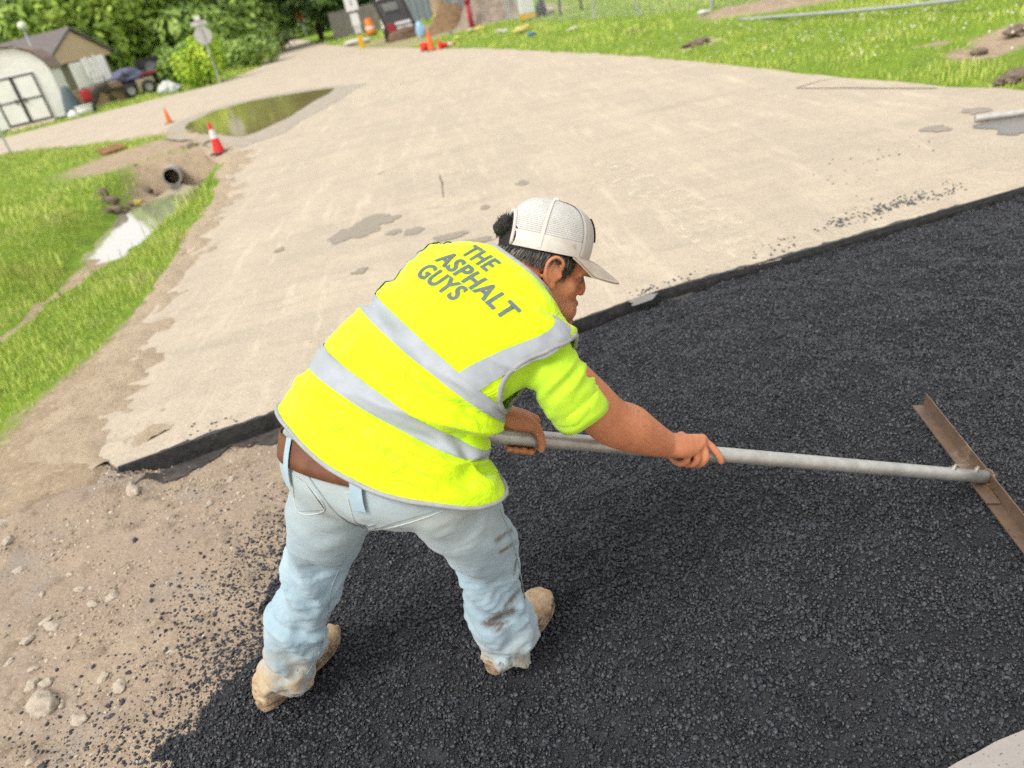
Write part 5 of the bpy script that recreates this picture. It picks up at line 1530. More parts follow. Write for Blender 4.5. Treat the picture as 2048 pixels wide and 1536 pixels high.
# a few taller tufts at the ditch lip and the road edge
P, s_, nz, r_, a1_, a2_, a3_ = grass_block(9000, (-5.6, -2.7, 7, 13.5), lambda P: np.clip(fbm(np.c_[P, P[:, 0] * 0], 1.8, 2), 0, 1), .10, .24, .004, 8)
add_blades(P, s_, nz, r_, .10, .24, .0045)
t = NT('grass_blade')
ga = t.n('ShaderNodeAttribute'); ga.attribute_name = 'tone'
gc = t.ramp(ga.outputs['Fac'], [(0, (.15, .25, .04)), (.45, (.32, .46, .06)), (.75, (.46, .58, .09)), (1, (.58, .60, .18))])
gc = t.mix(t.ramp(t.noise(.8, 4), [(.35, 0.), (.7, .6)]), gc, (.40, .45, .11))
gc = t.mix(t.ramp(t.noise(2.3, 5, .7), [(.52, 0.), (.70, .7)]), gc, (.47, .44, .20))
GRASSM = t.set(color=gc, rough=.6, spec=.25)
grass = fast_mesh('grass', np.vstack(GV), np.vstack(GF), GRASSM)
tag(grass, 'short bright green grass on both road verges', 'grass', kind='stuff')
at_ = grass.data.attributes.new('tone', 'FLOAT', 'POINT'); at_.data.foreach_set('value', np.concatenate(GC).astype(np.float32))
# white clover heads on the right bank
cv = []
for _ in range(230):
    c0 = gs(*[(1500, 45), (1720, 60), (1850, 45), (1620, 85), (1440, 70), (1890, 75)][random.randrange(6)]); p = c0[:2] + A([random.gauss(0, 1.1), random.gauss(0, 1.0)])
    if inside(p[None], road_poly)[0]: continue
    z_ = float(terrain_z(p[None])[0]); s_ = random.uniform(.007, .013)
    cv.append(ellipsoid((p[0], p[1], z_ + random.uniform(.06, .11)), s_, None, 5, 4))
tag(mesh_np('clover_flowers', *join(cv), M('clover_white', (.75, .75, .66), .8, .1, bump=0)), 'tiny white clover heads dotting the right verge', 'flowers', kind='stuff')

# ================================================================== trees
def gh(x, Y, z=None):               # ground point at distance Y ahead in the direction of column x at the horizon
    yh = 768 + FPX * (CR[2, 0] * (x - 1024) / FPX - CR[2, 2]) / CR[2, 1]
    d = ray(x, yh); d = d * Y / d[1]
    return A([d[0], d[1], -.02 if z is None else z])
LEAF = []
for nm, c0, c1, c2 in (('dark', (0.046, 0.091, 0.036), (0.111, 0.189, 0.058), (0.195, 0.299, 0.091)), ('mid', (0.072, 0.130, 0.036), (0.208, 0.325, 0.065), (0.377, 0.507, 0.117)), ('light', (0.104, 0.182, 0.033), (0.260, 0.390, 0.058), (0.455, 0.598, 0.117)), ('lime', (0.130, 0.247, 0.018), (0.312, 0.520, 0.033), (0.494, 0.620, 0.065))):
    t = NT('leaves_' + nm); a_ = t.n('ShaderNodeAttribute'); a_.attribute_name = 'tone'
    LEAF.append(t.set(color=t.ramp(a_.outputs['Fac'], [(0, c0), (.5, c1), (1, c2)]), rough=.55, spec=.3))
BARK = M('bark', (.10, .075, .055), .95, .4, 8, .8, 30, .02)
def crown_mesh(seed, lobes, n, size, drip=0.0):
    r_ = np.random.default_rng(seed); V, tone = [], []
    lob = A(lobes, float); w_ = (lob[:, 3] * lob[:, 4] * lob[:, 5]) ** .67; w_ = w_ / w_.sum()
    k = r_.choice(len(lob), n, p=w_); d = r_.standard_normal((n, 3)); d /= np.linalg.norm(d, axis=1, keepdims=True)
    rad = r_.random(n) ** .33; rad = .55 + .5 * rad
    C = lob[k, :3] + d * lob[k, 3:6] * rad[:, None]
    clump = fbm(C + seed, .9, 3)
    ok = clump > -.42 + .25 * r_.standard_normal(n) * .5
    C, d, k, clump, rad = C[ok], d[ok], k[ok], clump[ok], rad[ok]; n = len(C)
    C[:, 2] -= drip * r_.random(n) ** 2
    u = r_.standard_normal((n, 3)); u /= np.linalg.norm(u, axis=1, keepdims=True); v = np.cross(u, d + .3 * r_.standard_normal((n, 3))); v /= np.linalg.norm(v, axis=1, keepdims=True) + 1e-9
    s_ = size * r_.uniform(.6, 1.4, n)[:, None]
    V = np.stack([C - u * s_, C + v * s_ * .55, C + u * s_, C - v * s_ * .55], 1).reshape(-1, 3)
    F = np.arange(4 * n).reshape(n, 4)
    tone = np.repeat(np.clip(.48 + .42 * clump + .16 * r_.standard_normal(n), 0, 1), 4)
    return V, F, tone
def limb_mesh(seed, h, r0, lobes):
    rr = random.Random(seed); parts_ = []
    top = A([rr.uniform(-.3, .3), rr.uniform(-.3, .3), h * .62])
    parts_.append(tube(smooth_path([(0, 0, -.3), (0, 0, .05), (rr.uniform(-.1, .1), rr.uniform(-.1, .1), h * .3), top], 12), np.linspace(r0 * 1.25, r0 * .4, 12), 10))
    for lb in lobes:
        a_ = top * rr.uniform(.45, .95); parts_.append(tube(smooth_path([a_, (a_ + A(lb[:3])) / 2 + A([0, 0, .2]), lb[:3]], 7), np.linspace(r0 * .42, r0 * .08, 7), 7))
    return join(parts_)
def tree(name, label, base, h, r_, kind, seed, n=5200, size=.24, trunk=.2, low=.22, group='trees along the far side', drip=0.0):
    rr = random.Random(seed); lobes = []
    for k in range(9):
        a_ = rr.uniform(0, 6.28); q = rr.uniform(.2, .72) * r_
        zc = h * rr.uniform(low + .14, .86); sc = r_ * rr.uniform(.40, .62)
        lobes.append((math.cos(a_) * q, math.sin(a_) * q, zc, sc, sc, sc * rr.uniform(.65, .9)))
    lobes.append((0, 0, h * .8, r_ * .55, r_ * .55, h * .2)); lobes.append((0, 0, h * (low + .25), r_ * .75, r_ * .75, h * .2))
    o = empty(name, base); tag(o, label, 'tree', group)
    V, F, tone = crown_mesh(seed, lobes, n, size, drip)
    c_ = fast_mesh('crown', V + A(base), F, LEAF[kind], o)
    at_ = c_.data.attributes.new('tone', 'FLOAT', 'POINT'); at_.data.foreach_set('value', tone.astype(np.float32))
    V, F = limb_mesh(seed, h, trunk, lobes); mesh_np('trunk', V + A(base), F, BARK, o)
    return o
for k, (x_, Y_, h_, r_, kd, lb, lw) in enumerate([
        (-70, 60, 8.4, 5.2, 0, 'dark tree at the far left edge behind the white shed', .12),
        (35, 64, 9.1, 5.4, 0, 'tall dark tree rising straight behind the white shed', .12),
        (118, 60, 7.7, 4.4, 0, 'dark tree behind the tan gable of the house', .1),
        (205, 52, 7.3, 3.9, 2, 'light green loose tree above the parked trailer', .2),
        (292, 55, 8.4, 4.2, 2, 'big light green tree with hanging boughs left of the round sign', .12),
        (352, 62, 8.4, 4.2, 1, 'mid green tree behind the lime bush', .1),
        (425, 56, 8.0, 4.3, 1, 'mid green tree right behind the round sign back', .08),
        (500, 64, 8.4, 4.6, 1, 'mid green tree left of the far street', .06),
        (566, 118, 9.1, 5.5, 1, 'distant tree closing the end of the far street', .1),
        (632, 66, 7.7, 3.8, 0, 'dark tree with bare stem right of the far street', .28),
        (676, 62, 7.3, 3.6, 0, 'dark tree left of the yellow-topped sign', .2),
        (726, 66, 7.7, 4.0, 0, 'dark tree right behind the yellow-topped sign', .2)]):
    tree('tree', lb, gh(x_, Y_), h_, r_, kd, 100 + k, 6500 if kd != 2 else 7000, .24, .22 if k != 9 else .26, lw, drip=.8 if kd == 2 else .2)
for k, (x_, Y_, h_, r_, kd, lb) in enumerate([
        (-10, 92, 10.9, 8.5, 0, 'tall hazy dark tree in the back row at far left'), (170, 95, 10.9, 8.5, 0, 'tall back row tree above the trailer'), (310, 96, 10.9, 8.5, 1, 'tall back row tree behind the hanging boughs'),
        (450, 100, 10.9, 8.5, 1, 'tall back row tree behind the round sign'), (540, 150, 12.8, 10, 1, 'farthest tree seen above the far street'), (640, 110, 11.5, 8, 0, 'tall back row tree right of the far street'), (740, 105, 10.9, 8, 0, 'tall back row tree behind the yellow-topped sign')]):
    tree('tree', lb, gh(x_, Y_), h_, r_, kd, 300 + k, 6000, .42, .3, .02)
def bush(name, label, base, rx, rz, kind, seed, n=2600, size=.085):
    o = empty(name, base); tag(o, label, 'bush')
    rr = random.Random(seed); lobes = [(rr.uniform(-.6, .6) * rx, rr.uniform(-.5, .5) * rx, rz * rr.uniform(.3, .75), rx * .5, rx * .5, rz * .42) for _ in range(7)]
    V, F, tone = crown_mesh(seed, lobes, n, size)
    c_ = fast_mesh('foliage', V + A(base), F, LEAF[kind], o)
    at_ = c_.data.attributes.new('tone', 'FLOAT', 'POINT'); at_.data.foreach_set('value', tone.astype(np.float32))
    V, F = join([tube([(0, 0, -.1), (l[0] * .5, l[1] * .5, l[2] * .5), l[:3]], [.03, .02, .008], 6) for l in lobes]); mesh_np('stem', V + A(base), F, BARK, o)
bush('bush', 'bright lime green rounded bush beside the round sign post', gh(392, 37), 1.15, 1.75, 3, 51, 3600, .085)
bush('bush', 'mid green shrub just behind the lime bush', gh(352, 43), 1.1, 1.7, 1, 52, 2600, .11)
bush('bush', 'yellow-green shrub at the end of the far street', gh(556, 112), 3.2, 3.6, 3, 53, 2200, .25)
bush('bush', 'low dark shrub on the corner left of the far street', gh(478, 46), 2.0, 1.7, 1, 54, 2600, .12)
bush('bush', 'low green shrub by the far street near the white mailbox', gh(530, 62), 2.0, 1.5, 1, 55, 2000, .14)
# thick tan trunk behind the mound, crown above the picture
bt_ = gh(868, 39); o = empty('tree', bt_); tag(o, 'thick tan barked tree trunk behind the brown dirt mound', 'tree')
V, F = tube(smooth_path([(0, 0, -.2), (0, 0, .1), (.05, 0, 2.5), (.1, .05, 6.5)], 16), np.r_[.52, .42, np.linspace(.38, .26, 14)], 14)
mesh_np('trunk', V + bt_ + A(V) * 0, F, M('tan_bark', (.50, .36, .20), .95, .5, 5, .9, 14, .05, c2=(.30, .25, .19)), o)
V, F, tone = crown_mesh(77, [(0, 0, 8, 3, 3, 2), (1.5, 0, 7.4, 2, 2, 1.4), (-1.6, .5, 7.8, 2, 2, 1.5)], 3000, .25)
c_ = fast_mesh('crown', V + bt_, F, LEAF[1], o); at_ = c_.data.attributes.new('tone', 'FLOAT', 'POINT'); at_.data.foreach_set('value', tone.astype(np.float32))

# ================================================================== far side: shed, house, trailer
Z3 = A([0, 0, 1.])
def facing(yaw):                    # right and away axes of a thing turned by yaw degrees from square-on
    c_, s_ = math.cos(R(yaw)), math.sin(R(yaw)); return A([c_, s_, 0]), A([-s_, c_, 0])
def view_axes(p, yaw=0):            # square to the line of sight, then turned
    a_ = math.atan2(-p[0], p[1]); return facing(math.degrees(a_) + yaw)
WHITE = M('white_paint', (.82, .82, .79), .6, .12, 3, .15, 40); BLACKT = M('black_trim', (.03, .03, .032), .5, .2)
GREYR = M('grey_shingle', (.17, .15, .15), .9, .3, 6, .6, 30); BROWNR = M('brown_shingle', (.27, .20, .17), .9, .3, 6, .6, 30)
p0 = gh(108, 37.0); ax, ay = view_axes(p0, -10)
shed = empty('garden_shed', p0); tag(shed, 'white garden shed with rounded barn roof and black trimmed double doors', 'shed')
SW, SD, SH = 3.15, 2.6, 2.1
def SP(u, v, z): return p0 - ax * (SW - u) + ay * v + Z3 * z
arc = [(0, SH - .0), (.12, SH + .32), (.45, SH + .72), (.95, SH + .98), (SW / 2, SH + 1.08), (SW - .95, SH + .98), (SW - .45, SH + .72), (SW - .12, SH + .32), (SW, SH)]
prof = [(0, .12)] + arc + [(SW, .12)]
V = [SP(u, v, z) for v in (0, SD) for u, z in prof]; n_ = len(prof)
F = [list(range(n_))[::-1], list(range(n_, 2 * n_))] + [[i, (i + 1) % n_, n_ + (i + 1) % n_, n_ + i] for i in range(n_)]
mesh_np('wall', A(V), F, WHITE, shed, False)
ra = [(-.10, SH - .06)] + [(u + (u - SW / 2) * .035, z + .05) for u, z in arc] + [(SW + .10, SH - .06)]
V = [SP(u, v, z + dz) for v in (-.16, SD + .16) for dz in (0, .05) for u, z in ra]; m_ = len(ra)
F = []
for j in range(m_ - 1): F += [[m_ + j, m_ + j + 1, 3 * m_ + j + 1, 3 * m_ + j], [j + 1, j, 2 * m_ + j, 2 * m_ + j + 1], [j, j + 1, m_ + j + 1, m_ + j], [2 * m_ + j + 1, 2 * m_ + j, 3 * m_ + j, 3 * m_ + j + 1]]
mesh_np('roof', A(V), F, BROWNR, shed, False)
DX, DW, DH = .62, 1.85, 1.92
dax = A([ax, Z3, -ay])
for k in (0, 1):
    c_ = SP(DX + DW / 4 + k * DW / 2, -.02, .16 + DH / 2)
    d_ = mesh_np('door', *box(c_, (DW / 2 - .02, DH, .05), dax, .006), WHITE, shed, False)
    for u_, w_, h_, yy in [(-DW / 4 + .035, .07, DH, 0), (DW / 4 - .035, .07, DH, 0), (0, DW / 2, .07, DH / 2 - .035), (0, DW / 2, .07, -DH / 2 + .035), (0, DW / 2, .06, -.02)]:
        mesh_np('trim_board', *box(c_ + ax * u_ + Z3 * yy - ay * .035, (w_, h_, .022 if w_ > .1 else .027), dax), BLACKT, d_, False)
    mesh_np('handle', *box(c_ + ax * (.16 - .32 * k + (.12 if k == 0 else -.12)) - ay * .07 - Z3 * .05, (.06, .22, .04), dax, .01), BLACKT, d_, False)
mesh_np('ramp', *prism([(0, 0), (1.0, 0), (0, .16)], 0, 1.9, A([-ay, Z3, ax]), SP(DX, -.02, -.02)), M('ramp_boards', (.50, .42, .31), .9, .3, 8, .4, 40), shed, False)
# house beyond
p0 = gh(112, 45); ax, ay = view_axes(p0, -42)
hs = empty('house', p0); tag(hs, 'house with grey roof and tan gable end beyond the white shed', 'house')
HP = lambda u, v, z: p0 + ax * u + ay * v + Z3 * z
mesh_np('wall', *box(HP(-4.2, 2.6, 1.1), (7.6, 4.6, 2.3), A([ax, ay, Z3])), M('olive_siding', (.30, .27, .20), .8, .2, 3, .3, 20), hs, False)
TAN = M('tan_fascia', (.66, .50, .33), .7, .15)
mesh_np('gable', *prism([(-.4, 2.22), (5.4, 2.22), (2.5, 3.72)], -.25, -.05, A([ay, Z3, ax]), HP(0, 0, 0)), TAN, hs, False)
for sg in (0, 1):
    e_ = [(-.55, 2.12), (2.5, 3.80)] if sg == 0 else [(2.5, 3.80), (5.55, 2.12)]
    V = [HP(u, e_[j][0], e_[j][1] + dz) for u in (-8.6, .1) for j in (0, 1) for dz in (0, .14)]
    mesh_np('roof', A(V), [[0, 2, 3, 1], [4, 5, 7, 6], [1, 3, 7, 5], [0, 4, 6, 2], [0, 1, 5, 4], [2, 6, 7, 3]], GREYR, hs, False)
mesh_np('fascia', *box(HP(-4.2, -.58, 2.10), (8.8, .05, .26), A([ax, ay, Z3])), TAN, hs, False)
for u_ in (-.25, -2.6): mesh_np('porch_post', *box(HP(u_, -.2, 1.05), (.16, .16, 2.1), A([ax, ay, Z3])), M('porch_white', (.55, .53, .48), .7), hs, False)
mesh_np('window', *box(HP(-1.5, .28, 1.25), (1.0, .06, 1.1), A([ax, ay, Z3])), M('dark_glass', (.03, .035, .04), .1, .1, bump=0), hs, False)
# yard lamp on a pole above the roof
pl = gh(95, 44); o = empty('yard_lamp', pl); tag(o, 'grey pole with round white lamp sticking up past the house roof', 'lamp')
mesh_np('pole', *tube([pl, pl + Z3 * 4.1], [.06, .05], 10), M('pole_grey', (.33, .33, .36), .6), o); mesh_np('globe', *ellipsoid(pl + Z3 * 4.25, .19, None, 14, 8), M('globe_white', (.75, .78, .70), .4, .05, bump=0), o)
# white board fence panels
for k, (x_, w_) in enumerate([(165, .95), (194, 1.15)]):
    p_ = gh(x_, 45); ax, ay = view_axes(p_, 8); o = empty('fence_panel', p_); tag(o, ['white corrugated panel next to the house porch', 'brighter white panel left of the trailer junk'][k], 'panel', 'white panels by the house')
    n_ = 12; V = [p_ + ax * (w_ * (i / n_ - .5)) - ay * (.03 if i % 2 else 0) + Z3 * z for z in (.7, 2.15 + .1 * k) for i in range(n_ + 1)]
    V += [v_ + ay * .05 for v_ in V]; q_ = 2 * (n_ + 1); F = grid_faces(n_ + 1, 2) + [[q_ + i for i in f][::-1] for f in grid_faces(n_ + 1, 2)]
    mesh_np('sheet', A(V), F, WHITE, o, False)
    for s_ in (-1, 1): mesh_np('post', *box(p_ + ax * w_ * .5 * s_ + ay * .05 + Z3 * 1.05, (.08, .08, 2.2), A([ax, ay, Z3])), M('post_grey', (.3, .29, .27), .8), o, False)
# low brick planter
pb = gh(180, 41.5); ax, ay = view_axes(pb, 14); o = empty('brick_wall', pb); tag(o, 'low brown brick wall between the shed and the trailer', 'wall')
t = NT('brown_brick'); br = t.n('ShaderNodeTexBrick'); br.inputs['Color1'].default_value = (.36, .20, .12, 1); br.inputs['Color2'].default_value = (.45, .29, .18, 1); br.inputs['Mortar'].default_value = (.48, .40, .31, 1); br.inputs['Scale'].default_value = 2.2
t.l(t.map((1, 1, 1), (R(90), 0, 0)), br.inputs['Vector']); t.set(color=br.outputs[0], rough=.9)
mesh_np('wall', *box(pb + Z3 * .42, (2.3, .35, .9), A([ax, ay, Z3])), t.m, o, False); mesh_np('coping', *box(pb + Z3 * .9, (2.4, .42, .07), A([ax, ay, Z3]), .01), M('coping_tan', (.50, .38, .26), .85), o, False)
# trailer with junk
RUB = M('rubber', (.02, .02, .02), .8, .2); DKM = M('dark_steel', (.05, .045, .045), .6, .3)
pt = gh(258, 42); ax, ay = view_axes(pt, 6); T3 = A([ax, ay, Z3]); tr = empty('utility_trailer', pt); tag(tr, 'dark utility trailer parked on the grass under the trees', 'trailer')
TP = lambda u, v, z: pt + ax * u + ay * v + Z3 * z
mesh_np('bed', *box(TP(0, .8, .62), (3.3, 1.7, .12), T3, .02), DKM, tr, False)
mesh_np('tailgate', *box(TP(.35, -.08, .50), (.85, .05, .55), T3, .01), M('tailgate_tan', (.42, .35, .25), .8), tr, False)
mesh_np('rail', *box(TP(.9, -.06, .95), (1.3, .06, .10), T3), M('rail_red', (.32, .03, .03), .6), tr, False)
for u_ in (-1.4, -.5, .6, 1.6): mesh_np('stake', *box(TP(u_, -.03, .95), (.07, .07, .7), T3), DKM, tr, False)
mesh_np('tongue', *tube([TP(-1.65, .8, .6), TP(-2.9, .8, .5)], .05, 8), DKM, tr)
for u_ in (-.45, .42):
    w_ = mesh_np('wheel', *lathe([(.10, -.1), (.30, -.1), (.34, -.06), (.34, .06), (.30, .1), (.10, .1)], 20, TP(u_, -.1, .34), A([ax, Z3, -ay]), True), RUB, tr)
    mesh_np('rim', *lathe([(.0, .102), (.17, .104), (.19, .11)], 16, TP(u_, -.1, .34), A([ax, Z3, -ay])), M('rim_grey', (.3, .3, .3), .5), w_)
def crumple(name, label, cat, base, r_, m, seed, amp=.35, group=None, sub=3):
    bm = bmesh.new(); bmesh.ops.create_icosphere(bm, subdivisions=sub, radius=1.0); V = A([v.co[:] for v in bm.verts]); F = [[v.index for v in f.verts] for f in bm.faces]; bm.free()
    V = V * (1 + amp * fbm(V + seed, 1.6, 3))[:, None] * A(r_); V[:, 2] = np.maximum(V[:, 2], -A(r_)[2] * .75)
    b_ = A(base, float) + Z3 * A(r_)[2] * .72
    return tag(mesh_np(name, V + b_, F, m, None, True, loc=A(base, float)), label, cat, group)
crumple('tarp', 'dark blue tarp heaped on the parked trailer', 'tarp', TP(-.3, .7, .66), (.8, .6, .38), M('tarp_blue', (.10, .11, .19), .5, .3), 3.0)
crumple('tarp', 'black sheet bundled on the right end of the trailer', 'tarp', TP(1.15, .7, .66), (.55, .55, .42), M('tarp_black', (.03, .03, .035), .5, .3), 8.0)
crumple('junk_pile', 'grey and brown scrap heaped at the left end of the trailer', 'scrap', TP(-2.2, .6, -.02), (.75, .6, .55), M('scrap', (.16, .13, .115), .8, .5, 4), 5.5, .6)
mp = TP(-1.9, 1.2, 0); o = empty('ladder', mp); tag(o, 'pale ladder leaning up behind the trailer scrap', 'ladder')
for s_ in (-.2, .2): mesh_np('side_rail', *tube([mp + ax * s_, mp + ax * (s_ + .35) + Z3 * 2.3], .035, 8), M('aluminium', (.5, .48, .45), .5), o)
for k in range(7): mesh_np('rung', *tube([mp + ax * (-.2 + .05 * (k + 1)) + Z3 * .31 * (k + 1), mp + ax * (.2 + .05 * (k + 1)) + Z3 * .31 * (k + 1)], .02, 6), bpy.data.materials['aluminium'], o)
# dark pickup parked behind the trailer
pu_ = gh(288, 44); ax, ay = view_axes(pu_, 4); T3 = A([ax, ay, Z3]); tk = empty('pickup_truck', pu_); tag(tk, 'dark pickup truck parked under the trees right of the trailer', 'truck')
prof = [(-2.4, .45), (-2.4, 1.0), (-.55, 1.02), (-.45, 1.62), (.75, 1.64), (1.25, 1.08), (2.3, .98), (2.4, .8), (2.38, .45)]
mesh_np('body', *prism(prof, -.85, .85, A([ax, Z3, -ay]), pu_ + ay * .9), M('truck_black', (.018, .018, .022), .25, .1, bump=0), tk, False)
mesh_np('window', *prism([(-.32, 1.1), (-.26, 1.52), (.66, 1.54), (1.0, 1.1)], .852, .862, A([ax, Z3, -ay]), pu_ + ay * .9), bpy.data.materials['dark_glass'] if 'dark_glass' in bpy.data.materials else BLACKT, tk, False)
mesh_np('tail_lamp', *box(pu_ + ax * -2.38 - ay * .0 + Z3 * .85, (.08, .1, .22), T3, .01), M('lamp_dark_red', (.35, .02, .02), .3), tk, False)
mesh_np('bumper', *box(pu_ + ax * 2.4 + ay * .9 + Z3 * .5, (.12, 1.6, .18), T3, .03), M('chrome', (.5, .5, .5), .25, .1, metal=.8), tk, False)
for u_ in (-1.45, 1.5):
    w_ = mesh_np('wheel', *lathe([(.12, -.11), (.34, -.11), (.38, -.06), (.38, .06), (.34, .11), (.12, .11)], 20, pu_ + ax * u_ + ay * .12 + Z3 * .37, A([ax, Z3, -ay]), True), RUB, tk)
    mesh_np('rim', *lathe([(0, .112), (.2, .114), (.22, .12)], 16, pu_ + ax * u_ + ay * .12 + Z3 * .37, A([ax, Z3, -ay])), M('rim_alloy', (.35, .35, .36), .4), w_)
# things beside the shed
pq = gh(119, 36.4); o = empty('covered_grill', pq); tag(o, 'teal grey cloth cover over a tall narrow stand beside the shed', 'cover')
mesh_np('cover', *lathe([(.42, .0), (.40, .25), (.30, .7), (.22, 1.05), (.12, 1.25), (0, 1.28)], 18, pq), M('teal_cover', (.09, .13, .145), .7, .3, 5, .5, 12, .03), o); mesh_np('hem', *lathe([(.43, 0), (.44, .05), (.42, .08)], 18, pq), M('teal_hem', (.06, .09, .10), .7), o)
pq = gh(139, 35.8); o = empty('plastic_tub', pq); tag(o, 'white plastic tub on the grass right of the shed', 'tub')
mesh_np('body', *lathe([(0, 0), (.26, 0), (.34, .38), (.31, .38), (.24, .03), (0, .03)], 20, pq), WHITE, o); mesh_np('rim', *lathe([(.33, .36), (.37, .37), (.37, .40), (.33, .41)], 20, pq), WHITE, o)
pq = gh(112, 35.2); crumple('plastic_bag', 'white bag on the grass at the shed corner', 'bag', pq, (.22, .2, .18), WHITE, 12.0)
pq = gh(153, 36.6); ax, ay = view_axes(pq, 10); o = empty('fuel_can', pq); tag(o, 'red fuel can on a stand right of the white tub', 'can')
mesh_np('body', *box(pq + Z3 * .72, (.40, .26, .46), A([ax, ay, Z3]), .05), M('red_plastic', (.42, .02, .025), .45, .2), o); mesh_np('stand', *box(pq + Z3 * .25, (.34, .24, .50), A([ax, ay, Z3]), .02), DKM, o, False); mesh_np('handle', *tube([pq + ax * -.14 + Z3 * .93, pq + ax * -.08 + Z3 * 1.02, pq + ax * .08 + Z3 * 1.02, pq + ax * .14 + Z3 * .93], .022, 8), DKM, o)
for k, (x_, Y_, s_, lb) in enumerate([(308, 37.5, .34, 'larger white sack at the edge of the grass left of the lime bush'), (325, 37, .26, 'smaller white sack against the lime bush'), (300, 38.5, .22, 'grey white sack farthest left of the lime bush')]):
    crumple('sack', lb, 'sack', gh(x_, Y_), (s_, s_ * .8, s_ * .9), M('sack_white', (.60, .61, .60), .7, .25, 6), 30 + k * 3, .4, 'white sacks by the lime bush')

# ================================================================== signs and posts
GALV = M('galvanised_post', (.42, .44, .45), .5, .15, metal=.3); ALUB = M('sign_back', (.50, .50, .48), .45, .12, metal=.3)
def octagon(r_): return [(r_ * math.cos(R(22.5 + 45 * k)), r_ * math.sin(R(22.5 + 45 * k))) for k in range(8)]
def stop_sign(base, label, h, r_, yaw, face, back, blades=True):
    o = empty('stop_sign', base); tag(o, label, 'sign'); ax, ay = view_axes(base, yaw)
    mesh_np('post', *box(base + Z3 * (h / 2 - .1), (.06, .045, h + .3), A([ax, ay, Z3])), GALV, o, False)
    zc = h - r_ * .55
    mesh_np('plate', *prism(octagon(r_), -.035, -.029, A([ax, Z3, -ay]), base + Z3 * zc - ay * 0), back, o, False)
    mesh_np('sign_face', *prism(octagon(r_ * .985), -.041, -.0365, A([ax, Z3, -ay]), base + Z3 * zc), face, o, False)
    if blades:
        for k, (yw, dz) in enumerate(((20, .10), (-62, .30))):
            a2, b2 = view_axes(base, yaw + yw); mesh_np('street_blade', *box(base + Z3 * (zc + r_ + dz), (.66, .02, .17), A([a2, b2, Z3])), M('blade_back', (.62, .62, .60), .5, .1), o, False)
        mesh_np('bracket', *box(base + Z3 * (zc + r_ + .2), (.05, .05, .42), A([ax, ay, Z3])), GALV, o, False)
REDS = M('sign_red', (.45, .02, .02), .45, .05, bump=0)
sb_ = gs(441, 166); stop_sign(sb_, 'round grey sign back with street name blades on a leaning post', 2.15, .38, -8, REDS, ALUB)
# far sign shows its red face
fb = gh(604, 92); o = empty('stop_sign', fb); tag(o, 'tiny red octagonal sign far down the street', 'sign'); ax, ay = view_axes(fb, 0)
mesh_np('post', *box(fb + Z3 * 1.2, (.08, .06, 2.4), A([ax, ay, Z3])), GALV, o, False); mesh_np('plate', *prism(octagon(.45), .04, .06, A([ax, Z3, -ay]), fb + Z3 * 2.2), REDS, o, False)
pp = gs(22, 306); o = empty('sign_post', pp); tag(o, 'thin grey sign post on the grass at the left edge', 'post'); ax, ay = view_axes(pp)
mesh_np('post', *box(pp + Z3 * 1.0, (.06, .04, 2.1), A([ax, ay, Z3])), GALV, o, False); mesh_np('plate', *box(pp + Z3 * 2.0 - ay * .03, (.45, .01, .6), A([ax, ay, Z3])), ALUB, o, False)
# yellow-topped sign
ps = gs(726, 97); ax, ay = view_axes(ps, 6); T3 = A([ax, ay, Z3]); o = empty('school_sign', ps); tag(o, 'white and yellow road sign on a post with yellow foot', 'sign')
YEL = M('sign_yellow', (.70, .42, .01), .5, .08); SGW = M('sign_white', (.72, .72, .72), .5, .08)
mesh_np('post', *box(ps + Z3 * 1.15, (.07, .05, 2.5), T3), GALV, o, False); mesh_np('foot_sleeve', *box(ps + Z3 * .25, (.22, .12, .62), T3, .02), YEL, o, False)
mesh_np('panel', *box(ps + Z3 * 1.93 - ay * .045, (.56, .02, .70), T3), SGW, o, False); mesh_np('header', *box(ps + Z3 * 2.42 - ay * .045, (.62, .02, .28), T3), YEL, o, False)
mesh_np('lower_panel', *box(ps + Z3 * 1.22 - ay * .045, (.36, .02, .5), T3), SGW, o, False); mesh_np('digit', *box(ps + Z3 * 1.90 - ay * .06, (.05, .006, .22), T3), M('sign_print', (.12, .12, .12), .6, 0, bump=0), o, False)
mesh_np('lower_box', *box(ps + Z3 * .80 - ay * .05, (.30, .08, .30), T3, .01), M('box_grey', (.6, .58, .55), .6), o, False)
# mailbox, bin, distant car
pm = gh(512, 57); o = empty('mailbox', pm); tag(o, 'white mailbox on a post by the far street', 'mailbox'); ax, ay = view_axes(pm)
mesh_np('post', *box(pm + Z3 * .55, (.1, .1, 1.1), A([ax, ay, Z3])), M('post_white', (.6, .6, .58), .7), o, False)
mesh_np('box', *prism([(-.16, 0), (.16, 0), (.16, .2)] + [(.16 * math.cos(a_), .2 + .16 * math.sin(a_)) for a_ in np.linspace(.3, 2.84, 8)] + [(-.16, .2)], -.3, .3, A([ax, Z3, -ay]), pm + Z3 * 1.1), WHITE, o, False)
pm = gh(527, 52); o = empty('wheelie_bin', pm); tag(o, 'dark green wheeled bin by the far street corner', 'bin'); ax, ay = view_axes(pm, 15)
GRN = M('bin_green', (.015, .07, .05), .5, .2); V = [pm + ax * sx_ * w_ + ay * sy_ * w_ + Z3 * z for z, w_ in ((.06, .24), (1.0, .32)) for sx_, sy_ in ((-1, -1), (1, -1), (1, 1), (-1, 1))]
mesh_np('body', A(V), [[3, 2, 1, 0], [4, 5, 6, 7], [0, 1, 5, 4], [1, 2, 6, 5], [2, 3, 7, 6], [3, 0, 4, 7]], GRN, o, False); mesh_np('lid', *box(pm + Z3 * 1.04, (.70, .72, .09), A([ax, ay, Z3]), .03), GRN, o)
